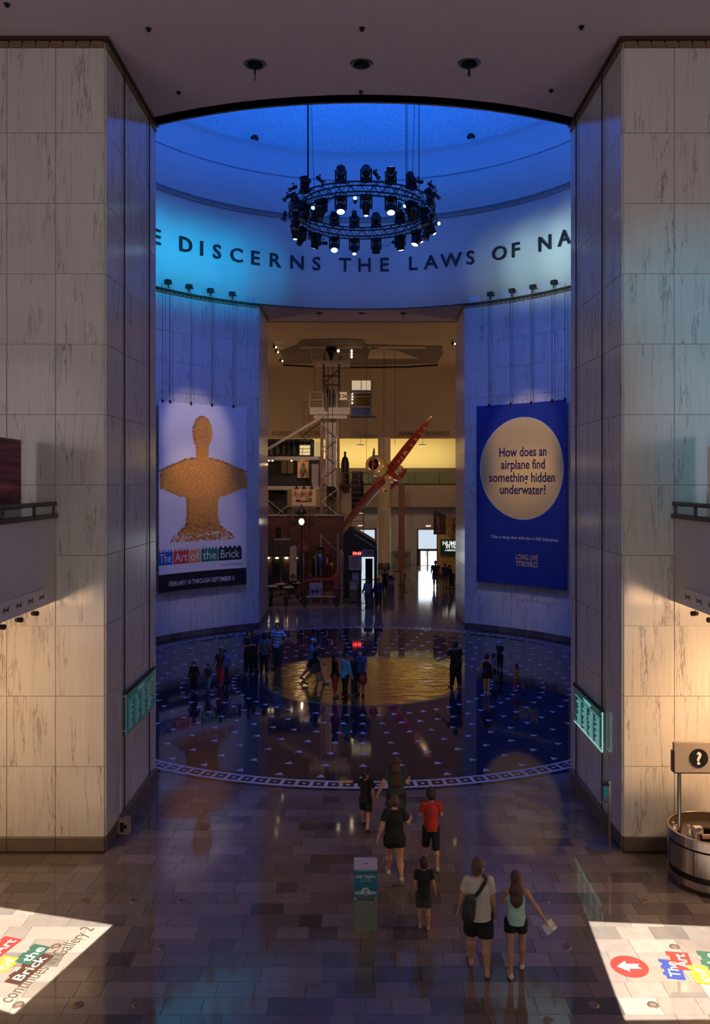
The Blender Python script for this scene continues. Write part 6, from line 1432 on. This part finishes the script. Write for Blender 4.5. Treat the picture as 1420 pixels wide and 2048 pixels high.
person(441, 1371, 1297, 160, 'woman in dark top and red trousers with a blue and yellow bag among the children', skin=SK3, fem=True, build=1.1, legs=((10, 4, 0), (-8, 3, 0)), arms=((15, 14, 45), (10, 14, 35)), top=('tee', (.10, .03, .05)), bottom=('pants', (.42, .05, .045)), hair=('bun', (.01, .01, .012)), shoes=('sneaker', (.3, .2, .15)))
person(450, 1365, 1300, 200, 'child in blue patterned shirt half hidden behind the woman in red trousers', child=True, skin=SK3, legs=((3, 2, 0), (-3, 2, 0)), arms=((10, 12, 20), (10, 12, 20)), top=('tee', (.05, .14, .50)), bottom=('pants', NV), hair=('short', (.01, .01, .01)), mask=(.2, .3, .5), shoes=('shoe', BK))
person(388, 1384, 1323, 190, 'small boy in black with a face mask, leftmost child', child=True, skin=SK3, legs=((12, 6, 0), (-14, 8, -8)), arms=((10, 14, 30), (0, 12, 20)), top=('long', BK), bottom=('pants', BK), hair=('short', (.01, .01, .01)), mask=(.45, .50, .60), shoes=('sneaker', (.2, .25, .5)))
person(416, 1380, 1327, 175, 'small girl with face mask and pale patterned trousers walking beside the red trousers', child=True, fem=True, skin=SK3, legs=((22, 8, 0), (-20, 10, -12)), arms=((20, 16, 40), (-10, 20, 20)), top=('tee', (.06, .05, .05)), bottom=('pants', (.16, .20, .30)), hair=('bob', (.01, .01, .01)), mask=(.45, .50, .60), shoes=('shoe', BK))
person(974, 1389, 1308, -35, 'woman in black racerback top and shorts with hair tied up, right part of the floor', fem=True, build=1.15, legs=((3, 2, 0), (-5, 3, 0)), arms=((-5, 24, 12), (35, 22, 25)), top=('tank', BK), bottom=('short_shorts', BK), hair=('pony', (.02, .014, .012)), shoes=('sneaker', (.45, .45, .55)))
person(987, 1366, 1305, -80, 'boy in blue shirt running just behind the woman in black racerback top', child=True, skin=SK2, legs=((30, 10, 0), (-22, 30, -20)), arms=((10, 12, 50), (-10, 12, 40)), top=('tee', (.04, .12, .35)), bottom=('shorts', (.05, .05, .02)), hair=('short', (.01, .01, .01)), shoes=('shoe', BK))
person(1000, 1340, 1283, 160, 'boy in black with a bright blue cap standing farthest right', child=True, legs=((3, 2, 0), (-3, 2, 0)), arms=((15, 22, 60, 40), (5, 12, 10)), top=('tee', BK), bottom=('pants', BK), hair=('short', (.01, .01, .01)), cap=(.03, .35, .80), shoes=('shoe', BK))
person(1033, 1386, 1329, 80, 'small boy in yellow and black shirt and red shorts running left', child=True, skin=SK2, legs=((14, 4, 0), (-34, 12, -30)), arms=((14, 10, 70), (-6, 10, 40)), top=('tee', (.42, .22, .02)), bottom=('long_shorts', (.30, .03, .02)), hair=('short', (.01, .01, .01)), shoes=('shoe', BK))
# --- visitors in the back hall
person(735, 1216, 1158, 150, 'woman in striped top and jeans by the pavilion doorway', skin=SK2, fem=True, legs=((6, 2, 0), (-6, 3, 0)), arms=((12, 12, 50), (5, 12, 20)), top=('long', (.14, .14, .16)), bottom=('pants', (.05, .07, .09)), hair=('bob', (.01, .01, .01)), shoes=('shoe', BK))
person(757, 1215, 1157, 180, 'man in navy overalls with white mask standing by the fence end', skin=SK2, build=1.1, legs=((3, 2, 0), (-3, 2, 0)), arms=((12, 12, 30), (12, 12, 30)), top=('long', (.02, .025, .06)), bottom=('pants', (.02, .02, .03)), hair=('short', (.01, .01, .01)), mask=(.6, .6, .65), shoes=('shoe', BK))
person(770, 1184, 1140, 200, 'person in dark clothes beside the ticket podium', skin=SK2, legs=((3, 2, 0), (-3, 2, 0)), arms=((12, 14, 50), (12, 14, 50)), top=('tee', (.015, .012, .015)), bottom=('pants', BK), hair=('short', (.01, .01, .01)), shoes=('shoe', BK))
person(871, 1176, 1122, -15, 'man in grey-black t-shirt and light shorts in front of the bright door', skin=SK1, build=1.15, legs=((3, 2, 0), (-5, 3, 0)), arms=((5, 12, 14), (5, 12, 14)), top=('tee', (.03, .03, .035)), bottom=('shorts', (.14, .12, .11)), hair=('short', (.16, .13, .11)), shoes=('sneaker', (.05, .05, .06)))
person(890, 1174, 1127, -10, 'woman in dark purple top and khaki shorts right of the bright door', skin=SK1, fem=True, build=1.1, legs=((4, 2, 0), (-5, 3, 0)), arms=((15, 10, 40), (15, 14, 50)), top=('tee', (.05, .03, .05)), bottom=('shorts', (.22, .14, .06)), hair=('bob', (.16, .09, .04)), shoes=('shoe', BK))
person(903, 1178, 1130, 60, 'person in black leaning forward beside the far jamb', skin=SK1, legs=((6, 4, 0), (-8, 4, 0)), arms=((30, 10, 50), (35, 10, 40)), lean=14, top=('long', (.02, .015, .015)), bottom=('pants', BK), hair=('short', (.05, .03, .02)), shoes=('shoe', BK))
# --- things carried
H = P_white['H']; T = P_white['T']; wp = lambda v: world_of(P_white, v)
bag = empty('shoulder_bag', wp(T(-.085, -.115, .62)), R(-3), label='dark grey sling bag hanging on the back of the woman in the cream t-shirt', cat='bag')
q = SDF(); q.cap((0, 0, .10), (-.03, 0, -.13), .085, .105, 1.9); q.cap((.03, 0, .14), (.0, 0, .0), .05, .08, 2.2); mesh_obj('bag_body', q.mesh(.012, .03), mat('dark_grey_nylon', (.035, .035, .035), .6), bag)
q = SDF(); q.cap((-.02, -.055, .02), (-.04, -.06, -.09), .05, .065, 2.5); mesh_obj('front_pocket', q.mesh(.012, .02), mat('dark_grey_nylon', (.035, .035, .035), .6), bag)
base = bag.location; pts = [T(-.05, -.10, .70), T(.0, -.098, .755), T(.055, -.072, .83), T(.066, -.03, .853), T(.062, .02, .845), T(.03, .09, .79)]; q = MB()
pts = [wp(p)-base for p in pts]; Ri_ = Matrix.Rotation(R(3), 3, 'Z'); pts = [Ri_ @ p for p in pts]
for p0, p1 in zip(pts[:-1], pts[1:]):
    d = (p1-p0).normalized(); sd = Vector((1, 0, 0)).cross(d) if abs(d.x) > .9 else Vector((.85, 0, -.5)); sd = (sd-sd.dot(d)*d).normalized()*.026; nn_ = d.cross(sd).normalized()*.006
    q.prism([tuple(p0-sd-nn_), tuple(p0+sd-nn_), tuple(p0+sd+nn_), tuple(p0-sd+nn_)], p1-p0)
q.build('strap', mat('black_webbing', (.02, .02, .022), .7), bag)
b = MB(); v = T(.035, -.085, .487); b.box(v[0]-.035, v[0]+.035, v[1]-.012, v[1]-.004, v[2]-.0, v[2]+.022); b.build('pink_tag', mat('pink_tag', (.75, .12, .12), .5), P_white['root'])
# leaflet in the girl's right hand, watch on her left wrist
A = P_girl['AR'][1]; hp = world_of(P_girl, A[2]+A[4]*.075*P_girl['H'])
lf = empty('leaflet', hp, R(20), label='folded white leaflet in the right hand of the girl in turquoise', cat='leaflet'); lf.scale = (.78,)*3
for k, (rz, rx) in enumerate(((-.5, .5), (.5, .6))):
    M = Matrix.Rotation(R(-28), 4, 'Y') @ Matrix.Rotation(R(-35), 4, 'X') @ Matrix.Rotation(R(14*(1 if k else -1)), 4, 'Z')
    q = MB(); q.box(-.125+k*.13, -.005+k*.13, -.002, .002, -.15, .04, 0, M); s_ = q.build('page', mat('white_paper', (.72, .70, .70), .6), lf)
    if k: q = MB(); q.box(.03, .11, -.004, -.002, -.07, -.065, 0, M); q.box(.03, .11, -.004, -.002, -.085, -.08, 0, M); q.build('printed_lines', M_PK, s_)
A = P_girl['AR'][0]; q = MB(); w0 = A[2]-A[4]*.012*P_girl['H']; q.tube(w0-A[4]*.012, w0+A[4]*.012, .0165*P_girl['H']+.002, n=14); q.build('wrist_watch', M_BLACK, P_girl['root'])
# backpack of the boy in blue
H = P_bp['H']; T = P_bp['T']; v = world_of(P_bp, T(0, -.115, .70)); bp_ = empty('backpack', v, R(10), label='grey backpack worn by the boy in blue', cat='backpack')
q = SDF(); q.cap((0, 0, .10), (0, -.01, -.14), .12, .13, 1.7); mesh_obj('pack', q.mesh(.015, .02), mat('grey_green_nylon', (.06, .08, .08), .7), bp_)
for s_ in (-1, 1): q = MB(); q.path([(s_*.08, .05, .2), (s_*.08, .14, .24), (s_*.09, .20, .12)], .014, 6); q.build('strap', M_CHAR, bp_)
v = fl(725, 1391); tb_ = empty('handbag', (v.x, v.y-.22, .62), label='dark red handbag at the side of the woman in blue top', cat='bag'); q = SDF(); q.cap((-.05, 0, 0), (.05, 0, -.02), .11, .12, 2.5); q.cap((0, 0, .08), (.02, 0, -.08), .09, .13, 2.4); mesh_obj('bag_body', q.mesh(.015, .02), mat('wine_leather', (.16, .02, .03), .4), tb_)
q = MB(); q.path([(-.08, 0, .08), (-.05, .0, .28), (.05, .0, .28), (.08, 0, .08)], .01, 5); q.build('handles', mat('wine_leather', (.16, .02, .03), .4), tb_)
# ------------------------------------------------------------ donation box
t = empty('donation_box', (.085, 13.36, 0), label='grey green donation box with blue help inspire panel in the middle of the hall', cat='donation box')
M_DG = mat('grey_green_metal', (.20, .22, .20), .35); M_DW = mat('beige_top_panel', (.44, .38, .34), .4)
q = MB(); q.box(-.19, .19, 0, .36, .05, .50); q.box(-.185, .185, .06, .36, .50, .55); q.build('cabinet', M_DG, t)
q = MB(); q.box(-.20, .20, -.02, .38, 0, .055); q.build('plinth', M_DG, t)
q = MB(); q.box(-.19, .19, .012, .36, .55, 1.01); q.build('clear_case', M_DG, t)
q = MB(); q.box(-.185, -.15, 0, .06, .49, .56); q.box(.15, .185, 0, .06, .49, .56); q.build('slot_bracket', M_STEEL, t)
q = MB(); q.prism([(-.195, -.005, 1.0), (.195, -.005, 1.0), (.195, .37, 1.02), (-.195, .37, 1.02)], (0, 0, .02)); q.build('lid', M_DW, t)
q = MB(); q.box(-.03, .03, .16, .175, 1.028, 1.034); q.build('coin_slot', M_BLACK, t)
q = MB(); q.box(-.19, .19, 0, .012, .56, 1.0); pn_ = q.build('blue_panel', mat('teal_blue_panel', (.01, .17, .30), .35), t)
q = MB(); q.box(-.19, .19, -.002, .0, .985, 1.0); q.build('panel_edge', mat('pale_blue_edge', (.2, .3, .5), .4), pn_)
MW = mat('print_cream', (.70, .66, .62), .5)
for s, hh, z, wf in (('Your generous donation will', .022, .915, .24), ('help inspire', .052, .875, .33), ('a new generation of', .018, .835, .18), ('scientists and innovators', .018, .808, .22), ('msichicago.org' if False else 'give here', .02, .575, .07)):
    a_ = text(s, hh, 0, .02 if hh > .04 else 0, wfit=wf, cap=.73); a_.build('lettering', MW, pn_, (0, -.003, z))
q = MB(); y_ = -.003
def rect(x0, x1, z0, z1): q.add([(x0, y_, z0), (x1, y_, z0), (x1, y_, z1), (x0, y_, z1)], [(0, 1, 2, 3)])
rect(-.18, .18, .60, .603); N = 14
for i in range(N):
    a0, a1 = PI*i/N, PI*(i+1)/N; q.add([(.062*math.cos(a0), y_, .665+.052*math.sin(a0)), (.062*math.cos(a1), y_, .665+.052*math.sin(a1)), (.034*math.cos(a1), y_, .665+.022*math.sin(a1)), (.034*math.cos(a0), y_, .665+.022*math.sin(a0))], [(3, 2, 1, 0)])
rect(-.075, -.04, .60, .672); rect(.04, .075, .60, .672); rect(-.04, .04, .662, .668)
for i in range(5): rect(-.036+i*.0165, -.028+i*.0165, .60, .66)
for s_ in (-1, 1):
    rect(*sorted((s_*.078, s_*.18)), .642, .650); 
    for k in range(6): rect(*sorted((s_*(.08+k*.017), s_*(.09+k*.017))), .60, .642)
q.build('building_emblem', MW, pn_)
# ------------------------------------------------------------ glass name plaques on the cheeks
M_PLQ, t_, b_ = nt('teal_edge_lit_glass'); b_.inputs['Base Color'].default_value = (.05, .32, .32, 1); b_.inputs['Roughness'].default_value = .04; b_.inputs['Alpha'].default_value = .55; b_.inputs['Emission Color'].default_value = (.05, .45, .45, 1); b_.inputs['Emission Strength'].default_value = .045
M_PLT = emis('etched_lit_text', (.45, 1.0, .95), .75); M_EDGE = emis('lit_glass_edge', (.6, 1.0, .9), .6)
for side, x, sgn, ya, yb, z0, z1 in (('left', XL+.12, 1, 17.3, 19.65, 1.98, 2.86), ('right', XR-.12, -1, 17.25, 19.5, 1.66, 2.50)):
    dim = .55 if side == 'left' else 1.0
    t = empty('glass_plaque', (x, (ya+yb)/2, z0), label='edge-lit teal glass plaque with etched donor names on the %s pier' % side, cat='plaque'); L = (yb-ya)/2; h_ = z1-z0
    q = MB(); q.box(-.012, .012, -L, L, 0, h_); q.build('glass_sheet', M_PLQ, t)
    q = MB(); q.box(-.03, .03, -L-.04, L+.04, h_, h_+.05); q.build('top_rail', M_BLACK, t)
    q = MB(); q.box(-.015, .015, -L, L, -.025, 0); q.box(-.012, .012, -L-.015, -L, 0, h_); q.build('lit_edge', M_EDGE if side == 'right' else mat('pale_glass_edge', (.4, .55, .52), .1), t)
    for yy_ in (-L+.07, L-.07):
        for zz_ in (.07, h_-.07): q = MB(); q.tube((sgn*.035, yy_, zz_), (-sgn*.12, yy_, zz_), .022, n=10); q.build('standoff', M_STEEL, t)
    q = MB(); rg = random.Random(9); xx = sgn*.0135
    q.tube((xx, -.30, h_-.10), (xx, .30, h_-.10), .010, n=4); q.tube((xx, -.24, h_-.14), (xx, .24, h_-.14), .008, n=4); q.box(xx-.001, xx+.001, -L+.12, L-.12, h_-.19, h_-.183)
    for c in range(4):
        c0 = -L+.17+c*(2*L-.3)/4
        for r_ in range(15):
            z_ = h_-.24-r_*.041
            ln = rg.uniform(.22, .42); q.box(xx-.001, xx+.001, c0, c0+ln, z_, z_+.010)
    q.build('etched_names', M_PLT if side == 'right' else mat('etched_grey_text', (.35, .50, .50), .5, emit=.18), t)
# sanitiser stand, floor box
t = empty('sanitizer_stand', (5.03, 16.42, 0), label='slim steel hand sanitizer stand with blue dispenser beside the right pier', cat='stand')
q = MB(); q.box(-.42, .16, -.16, .3, 0, .012); q.build('base_plate', mat('blue_grey_plate', (.12, .13, .20), .3, .5), t)
q = MB(); q.box(-.025, .02, -.03, .03, .01, 1.34); q.build('post', M_STEEL, t)
q = MB(); q.box(-.14, -.025, -.06, .06, 1.02, 1.28); q.build('dispenser', mat('teal_blue_panel', (.01, .17, .30), .35), t); q = MB(); q.box(-.15, -.02, -.07, .07, 1.26, 1.30); q.build('dispenser_cap', M_BLACK, t)
q = MB(); q.box(-.16, -.02, -.06, .06, .90, .915); q.build('drip_tray', M_STEEL, t)
t = empty('floor_box', (XL+.16, 17.1, 0), label='small pale metal box at the foot of the left pier by the cable', cat='box')
q = MB(); q.box(-.12, .10, -.09, .09, 0, .32); q.build('box_body', mat('tan_metal_box', (.38, .28, .2), .4), t)
q = MB(); q.box(-.08, .0, -.095, -.09, .05, .25); q.box(.0, .06, -.095, -.09, .12, .2); q.build('label_plate', M_CHAR, t)
for sgn, x, yy in ((1, XL, 18.6), (-1, XR, 18.6)):
    b = MB(); b.box(*sorted((x+sgn*.045, x+sgn*.13)), yy-1.5, yy+1.3, .0, .36); b.build('skirting_cabinet', M_BASE, label='low dark stone skirting cabinet on the %s pier cheek' % ('left' if sgn > 0 else 'right'), cat='skirting')
# floor outlets
M_BRS = mat('dull_floor_brass', (.22, .16, .10), .35, .8)
for i, (px, py) in enumerate(((171, 1801), (268, 1801), (363, 1801), (112, 1893), (324, 1894), (37, 2010), (156, 2010), (275, 2010), (1093, 1801), (1286, 1801), (1134, 1894), (1349, 1894), (1187, 2010), (1306, 2010))):
    v = fl(px, py); t = empty('floor_outlet', v, label='round brass floor outlet, ' + ('left' if px < 700 else 'right') + ' side, ' + {1801: 'farthest row', 1893: 'middle row', 1894: 'middle row', 2010: 'nearest row'}[py] + ', ' + {171: 'outer', 268: 'second', 363: 'inner', 112: 'outer', 324: 'inner', 37: 'on the lit patch', 156: 'middle', 275: 'inner', 1093: 'inner', 1286: 'outer', 1134: 'inner', 1349: 'on the lit patch', 1187: 'inner', 1306: 'outer'}[px], cat='floor outlet')
    q = MB(); q.lathe([(.045, .006), (.055, .009), (.078, .006), (.082, 0)], n=24); q.f = [tuple(reversed(f)) for f in q.f]; q.build('ring', M_BRS, t, smooth=True)
    q = MB(); q.lathe([(.001, .005), (.046, .005)], n=20); q.f = [tuple(reversed(f)) for f in q.f]; q.build('lid', mat('dark_outlet_lid', (.09, .07, .06), .4), t)
# ------------------------------------------------------------ information desk and question mark sign
dc = (6.50, 15.08); rd_ = .76; t = empty('information_desk', (dc[0], dc[1], 0), label='round brushed steel information desk at the foot of the right pier', cat='desk')
def ring(prof, m, name, sm=True, a0=0, a1=2*PI, n=56):
    q = MB(); q.lathe(prof, n=n, a0=a0, a1=a1); return q.build(name, m, t, smooth=sm)
ring([(rd_-.10, .02), (rd_-.10, .14)], M_BLACK, 'toe_recess'); ring([(rd_-.02, .10), (rd_, .10), (rd_, .22), (rd_-.02, .22)], M_STEEL, 'lower_band', False)
ring([(rd_-.04, .22), (rd_-.04, .33)], M_BLACK, 'black_groove')
for k in range(8):
    q = MB(); a0 = 2*PI*k/8+.01; q.lathe([(rd_-.04, .33), (rd_, .33), (rd_, .76), (rd_-.04, .76)], n=8, a0=a0, a1=a0+2*PI/8-.02); q.build('steel_panel', M_STEEL, t)
ring([(rd_-.03, .76), (rd_-.03, .79)], M_BLACK, 'black_groove'); ring([(rd_+.0, .79), (rd_+.01, .80), (rd_+.01, .97), (rd_-.01, .98), (rd_-.03, .98), (rd_-.04, .97), (rd_-.04, .80)], M_STEEL, 'rim_band', False)
ring([(rd_-.05, .05), (rd_-.05, .96)], mat('brown_desk_lining', (.12, .07, .045), .5), 'inner_lining'); ring([(rd_-.42, .80), (rd_-.05, .80), (rd_-.05, .83), (rd_-.42, .83), (rd_-.42, .80)], mat('dark_worktop', (.07, .05, .04), .4), 'worktop', False)
def on_desk(name, dx, dy, z, label, cat): return empty(name, (dc[0]+dx, dc[1]+dy, z), label=label, cat=cat)
zt = .832; M_WB = mat('white_plastic', (.62, .60, .58), .4)
for dx, dy, nm, hh in ((-.47, -.18, 'tall clear pump bottle beside the desk sign pole', .20), (-.64, .12, 'small white pump bottle at the left rim of the desk', .13), (-.62, .02, 'second small white bottle at the left rim of the desk', .12)):
    t2 = on_desk('pump_bottle', dx, dy, zt, nm, 'bottle'); q = MB(); q.lathe([(.001, 0), (.035, 0), (.037, hh*.7), (.014, hh*.85), (.014, hh)], n=14); q.build('bottle_body', M_WB if hh < .15 else mat('clear_gel_bottle', (.55, .58, .52), .15), t2, smooth=True)
    q = MB(); q.tube((0, 0, hh), (0, 0, hh+.05), .006); q.box(-.035, .01, -.008, .008, hh+.045, hh+.06); q.build('pump', M_WB, t2)
t2 = on_desk('tissue_box', -.33, -.22, zt, 'white cardboard carton standing on the desk', 'box'); q = MB(); q.box(-.07, .07, -.07, .07, 0, .24); q.build('carton', mat('white_carton', (.55, .50, .46), .6), t2); q = MB(); q.box(-.05, .05, -.073, -.07, .05, .15); q.build('printed_panel', mat('brown_print', (.20, .12, .08), .6), t2); q = MB(); q.prism([(-.07, -.07, .24), (.07, -.07, .24), (.05, -.12, .27), (-.05, -.12, .27)], (0, 0, .004)); q.build('flap', mat('white_carton', (.55, .50, .46), .6), t2)
t2 = on_desk('brochure_holder', -.26, -.40, zt, 'small dark open box of brochures on the desk', 'holder'); q = MB(); q.box(-.09, .09, -.05, -.04, 0, .12); q.box(-.09, .09, .04, .05, 0, .16); q.box(-.09, -.08, -.05, .05, 0, .14); q.box(.08, .09, -.05, .05, 0, .14); q.build('holder', M_BLACK, t2); q = MB(); q.box(-.07, .07, -.03, .02, .01, .18); q.build('brochures', mat('mixed_brochures', (.35, .25, .2), .6, var=.5, bscale=30), t2)
t2 = on_desk('map_stack', -.13, -.36, zt, 'stack of folded maps on the desk', 'maps'); 
for k in range(4): q = MB(); q.box(-.11, .11, -.08, .08, .02*k, .02*k+.016, 0, Matrix.Rotation(R(9*k-12), 4, 'Z')); q.build('map', mat('cream_paper', (.55, .42, .32), .7), t2)
t2 = on_desk('screen_back', -.0, -.56, zt, 'grey back of a tilted screen on the desk', 'screen'); q = MB(); q.prism([(-.16, 0, .02), (.2, 0, .02), (.2, .08, .26), (-.16, .08, .26)], (0, .015, 0)); q.build('panel', mat('grey_screen_back', (.28, .26, .28), .4), t2); q = MB(); q.box(-.05, .05, .0, .12, 0, .02); q.build('foot', M_BLACK, t2)
# sign
D = 14.9; x0 = at(1349, 0, D).x; z0, z1 = at(0, 1545, D).z, at(0, 1486, D).z
t2 = empty('information_sign', (at(1361, 0, D).x, D, 0), label='steel sign board with white question mark on poles at the desk', cat='sign'); xo = x0-t2.location.x
q = MB(); q.tube((0, .06, .0), (0, .06, z0+.02), .035, n=12); q.tube((1.1, .06, .0), (1.1, .06, z0+.02), .035, n=12); q.build('pole', M_STEEL, t2)
q = MB(); q.box(xo, xo+1.35, 0, .1, z0, z1); q.build('board', mat('satin_sign_steel', (.40, .34, .28), .38, .25), t2)
q = MB(); q.box(xo-.02, xo, -.01, .13, z0-.0, z0+.38); q.box(xo, xo+1.55, -.004, .11, z0-.02, z0); q.build('dark_edge', M_BLACK, t2)
cx_ = at(1397, 0, D).x-t2.location.x; cz_ = at(0, 1516, D).z; q = MB(); q.tube((cx_, .0, cz_), (cx_, -.02, cz_), .17, n=36); q.build('black_disc', M_BLACK, t2)
a_ = text('?', .24, 0, .03); a_.build('question_mark', mat('print_white', (.75, .74, .72), .5), t2, (cx_, -.024, cz_))
# ------------------------------------------------------------ projected floor signs (projectors hang out of frame; opaque gobo frames cut the beams; the projected images are floor paint)
def floor_poly(pts, m, parent, z, name, label=None):
    q = MB(); q.prism([(p[0], p[1], z) for p in pts], (0, 0, .0015)); return q.build(name, m, parent, label=label)
def gobo(quad, L, power, name, label, t=.05):
    L = Vector(L); inner = [L+(Vector((*p, 0))-L)*t for p in quad]; c = sum(inner, Vector())/4; outer = [c+(p-c)*3.2 for p in inner]; up_ = (L-c)*1.6
    pr = empty('ceiling_projector', tuple(c), label=label, cat='projector'); q = MB()
    V_ = [p-c for p in inner]+[p-c for p in outer]+[p-c+up_ for p in outer]
    q.add(V_, [(i, (i+1) % 4, 4+(i+1) % 4, 4+i) for i in range(4)]+[(4+i, 4+(i+1) % 4, 8+(i+1) % 4, 8+i) for i in range(4)]+[(8, 9, 10, 11)]); q.build('housing', M_BLACK, pr)
    q = MB(); q.tube(up_, (0, 0, ZC-c.z), .03); q.build('mount', M_BLACK, pr)
    s_ = spot(L, sum((Vector((*p, 0)) for p in quad), Vector())/4, 60, power, (1.0, .90, .72), .0, .0012); return pr
w2 = lambda px, py: tuple(fl(px, py).xy)
A_, B_ = w2(225, 1850), w2(28, 2028); quadL = [A_, B_, (B_[0]-2.3, B_[1]+.95), (A_[0]-2.45, A_[1]+.65)]
gobo(quadL, (-3.2, 4.5, 14.5), 90000, 'l', 'black projector hanging from the ceiling, throwing the left floor sign')
quadR = [w2(1178, 1843), (7.6, 13.36), (7.3, 11.2), w2(1250, 2040)]
gobo(quadR, (3.2, 4.5, 14.5), 90000, 'r', 'black projector hanging from the ceiling, throwing the right floor sign')
def block(px, py, w_, h_, s, c, root, ex, ey, studs=3, h_t=.6):
    """coloured brick-shaped block of the projected image, painted on the floor; (px,py) its centre, ex reading direction, ey up direction"""
    o_ = Vector(w2(px, py)); m = mat('projection_decal_block_%d' % int(c[0]*1000+c[1]*17), tuple(v*.34 for v in c), .35, var=.03); ex = Vector(ex).normalized(); ey = Vector(ey).normalized()
    g = lambda u, v: (o_+ex*u+ey*v).to_tuple()
    pts = [(-w_/2, -h_/2), (w_/2, -h_/2), (w_/2, h_/2)]; n_ = studs*2-1 if studs > 1 else 1
    xs_ = np.linspace(w_/2, -w_/2, 2*studs+1)
    for i in range(2*studs): 
        up_ = h_/2+(h_*.13 if i % 2 == 0 else 0); pts += [(xs_[i], up_), (xs_[i+1], up_)]
    b0 = floor_poly([g(u, v) for u, v in pts], m, root, .001+.0006*(len(root.children) % 5), 'colour_block')
    a_ = text(s, h_*h_t, 0, .012, wfit=w_*.78); zv = .0062
    a_.v = [(*g(p[0], p[2]-.0), zv) for p in a_.v]; a_.build('lettering', mat('projection_decal_white', (.36, .34, .31), .4), root)
eR = (Vector(A_)-Vector(B_)).normalized(); eU = Vector((-eR.y, eR.x))
rl_ = empty('floor_sign', (0, 0, 0), label='floor sign The Art of the Brick continues in Gallery 2 on the left lit patch', cat='floor sign')
block(8, 1893, .50, .30, 'Art', (.60, .05, .05), rl_, eR, eU, 2); block(12, 1928, .36, .28, 'of', (.80, .45, .06), rl_, eR, eU, 2); block(66, 1909, .50, .28, 'the', (.04, .14, .10), rl_, eR, eU, 2); block(60, 1937, .78, .28, 'Brick', (.09, .035, .025), rl_, eR, eU, 3)
a_ = text('continues in Gallery 2', .30, 0, 0, wfit=2.0, cap=.9); o_ = (Vector(A_)+Vector(B_))/2+eU*.22
a_.v = [(*(o_+eR*p[0]+eU*p[2]).to_tuple(), .0025) for p in a_.v]; a_.build('lettering', mat('projection_decal_grey_brown', (.045, .032, .022), .5), rl_)
rr_ = empty('floor_sign', (0, 0, 0), label='floor sign with red arrow disc and coloured word blocks, right lit patch', cat='floor sign')
eR2 = Vector(w2(1335, 1920))-Vector(w2(1352, 1965)); eR2.normalize(); eU2 = Vector((-eR2.y, eR2.x))
block(1346, 1939, .50, .27, 'The', (.05, .09, .45), rr_, eR2, eU2, 3); block(1362, 1922, .47, .30, 'Art', (.62, .06, .05), rr_, eR2, eU2, 2); block(1404, 1950, .46, .27, 'of', (.80, .45, .06), rr_, eR2, eU2, 2); block(1424, 1922, .50, .28, 'the', (.05, .17, .12), rr_, eR2, eU2, 2)
c = Vector(w2(1259, 1933)); floor_poly([(c.x+.28*math.cos(a), c.y+.28*math.sin(a)) for a in np.linspace(0, 2*PI, 37)[:-1]], mat('projection_decal_red', (.22, .02, .018), .35), rr_, .001, 'red_disc')
ar = [(-.19, 0), (-.03, .14), (-.03, .06), (.17, .06), (.12, 0), (.17, -.06), (-.03, -.06), (-.03, -.14)]
floor_poly([(c.x+u, c.y+v) for u, v in ar], mat('projection_decal_white', (.36, .34, .31), .4), rr_, .003, 'arrow')

# ------------------------------------------------------------ shared groups for repeated things
GR = {'moving_head_light': 'moving heads on the truss ring', 'par_spotlight': 'small spotlights on the truss ring', 'ceiling_downlight': 'round ceiling fixtures', 'sprinkler': 'ceiling sprinklers', 'dome_vent': 'vents in the dome',
      'banner_winch': 'winches above the banners', 'hanging_banner': 'banners on the drum walls', 'suspension_wire': 'truss suspension wires', 'track_spotlight': 'spotlights under the balconies', 'wall_cable': 'cables on the pier cheeks',
      'balcony_railing': 'balcony railings', 'hanging_batten': 'hanging light battens', 'exit_sign': 'exit signs', 'photo_panel': 'hanging photo panels', 'display_gallery': 'display galleries', 'cafe_table': 'cafe tables before the shopfront',
      'stanchion': 'queue posts', 'plane_cable': 'cables of the aeroplane', 'floor_outlet': 'floor outlets', 'glass_plaque': 'glass donor plaques', 'pump_bottle': 'bottles on the desk', 'floor_sign': 'projected floor signs', 'ceiling_projector': 'ceiling projectors',
      'kiosk': 'kiosks by the pavilion', 'ceiling_spotlight': 'spotlights on the hall ceiling', 'wall_lettering': 'names cut in the hall wall', 'person': 'visitors', 'skirting_cabinet': 'stone skirtings', 'wall_banner': 'panels behind the balcony rails', 'tan_partition': 'partitions above the brick roof'}
for o in scn.objects:
    k = o.name.split('.')[0]
    if o.parent is None and k in GR and 'group' not in o: o['group'] = GR[k]
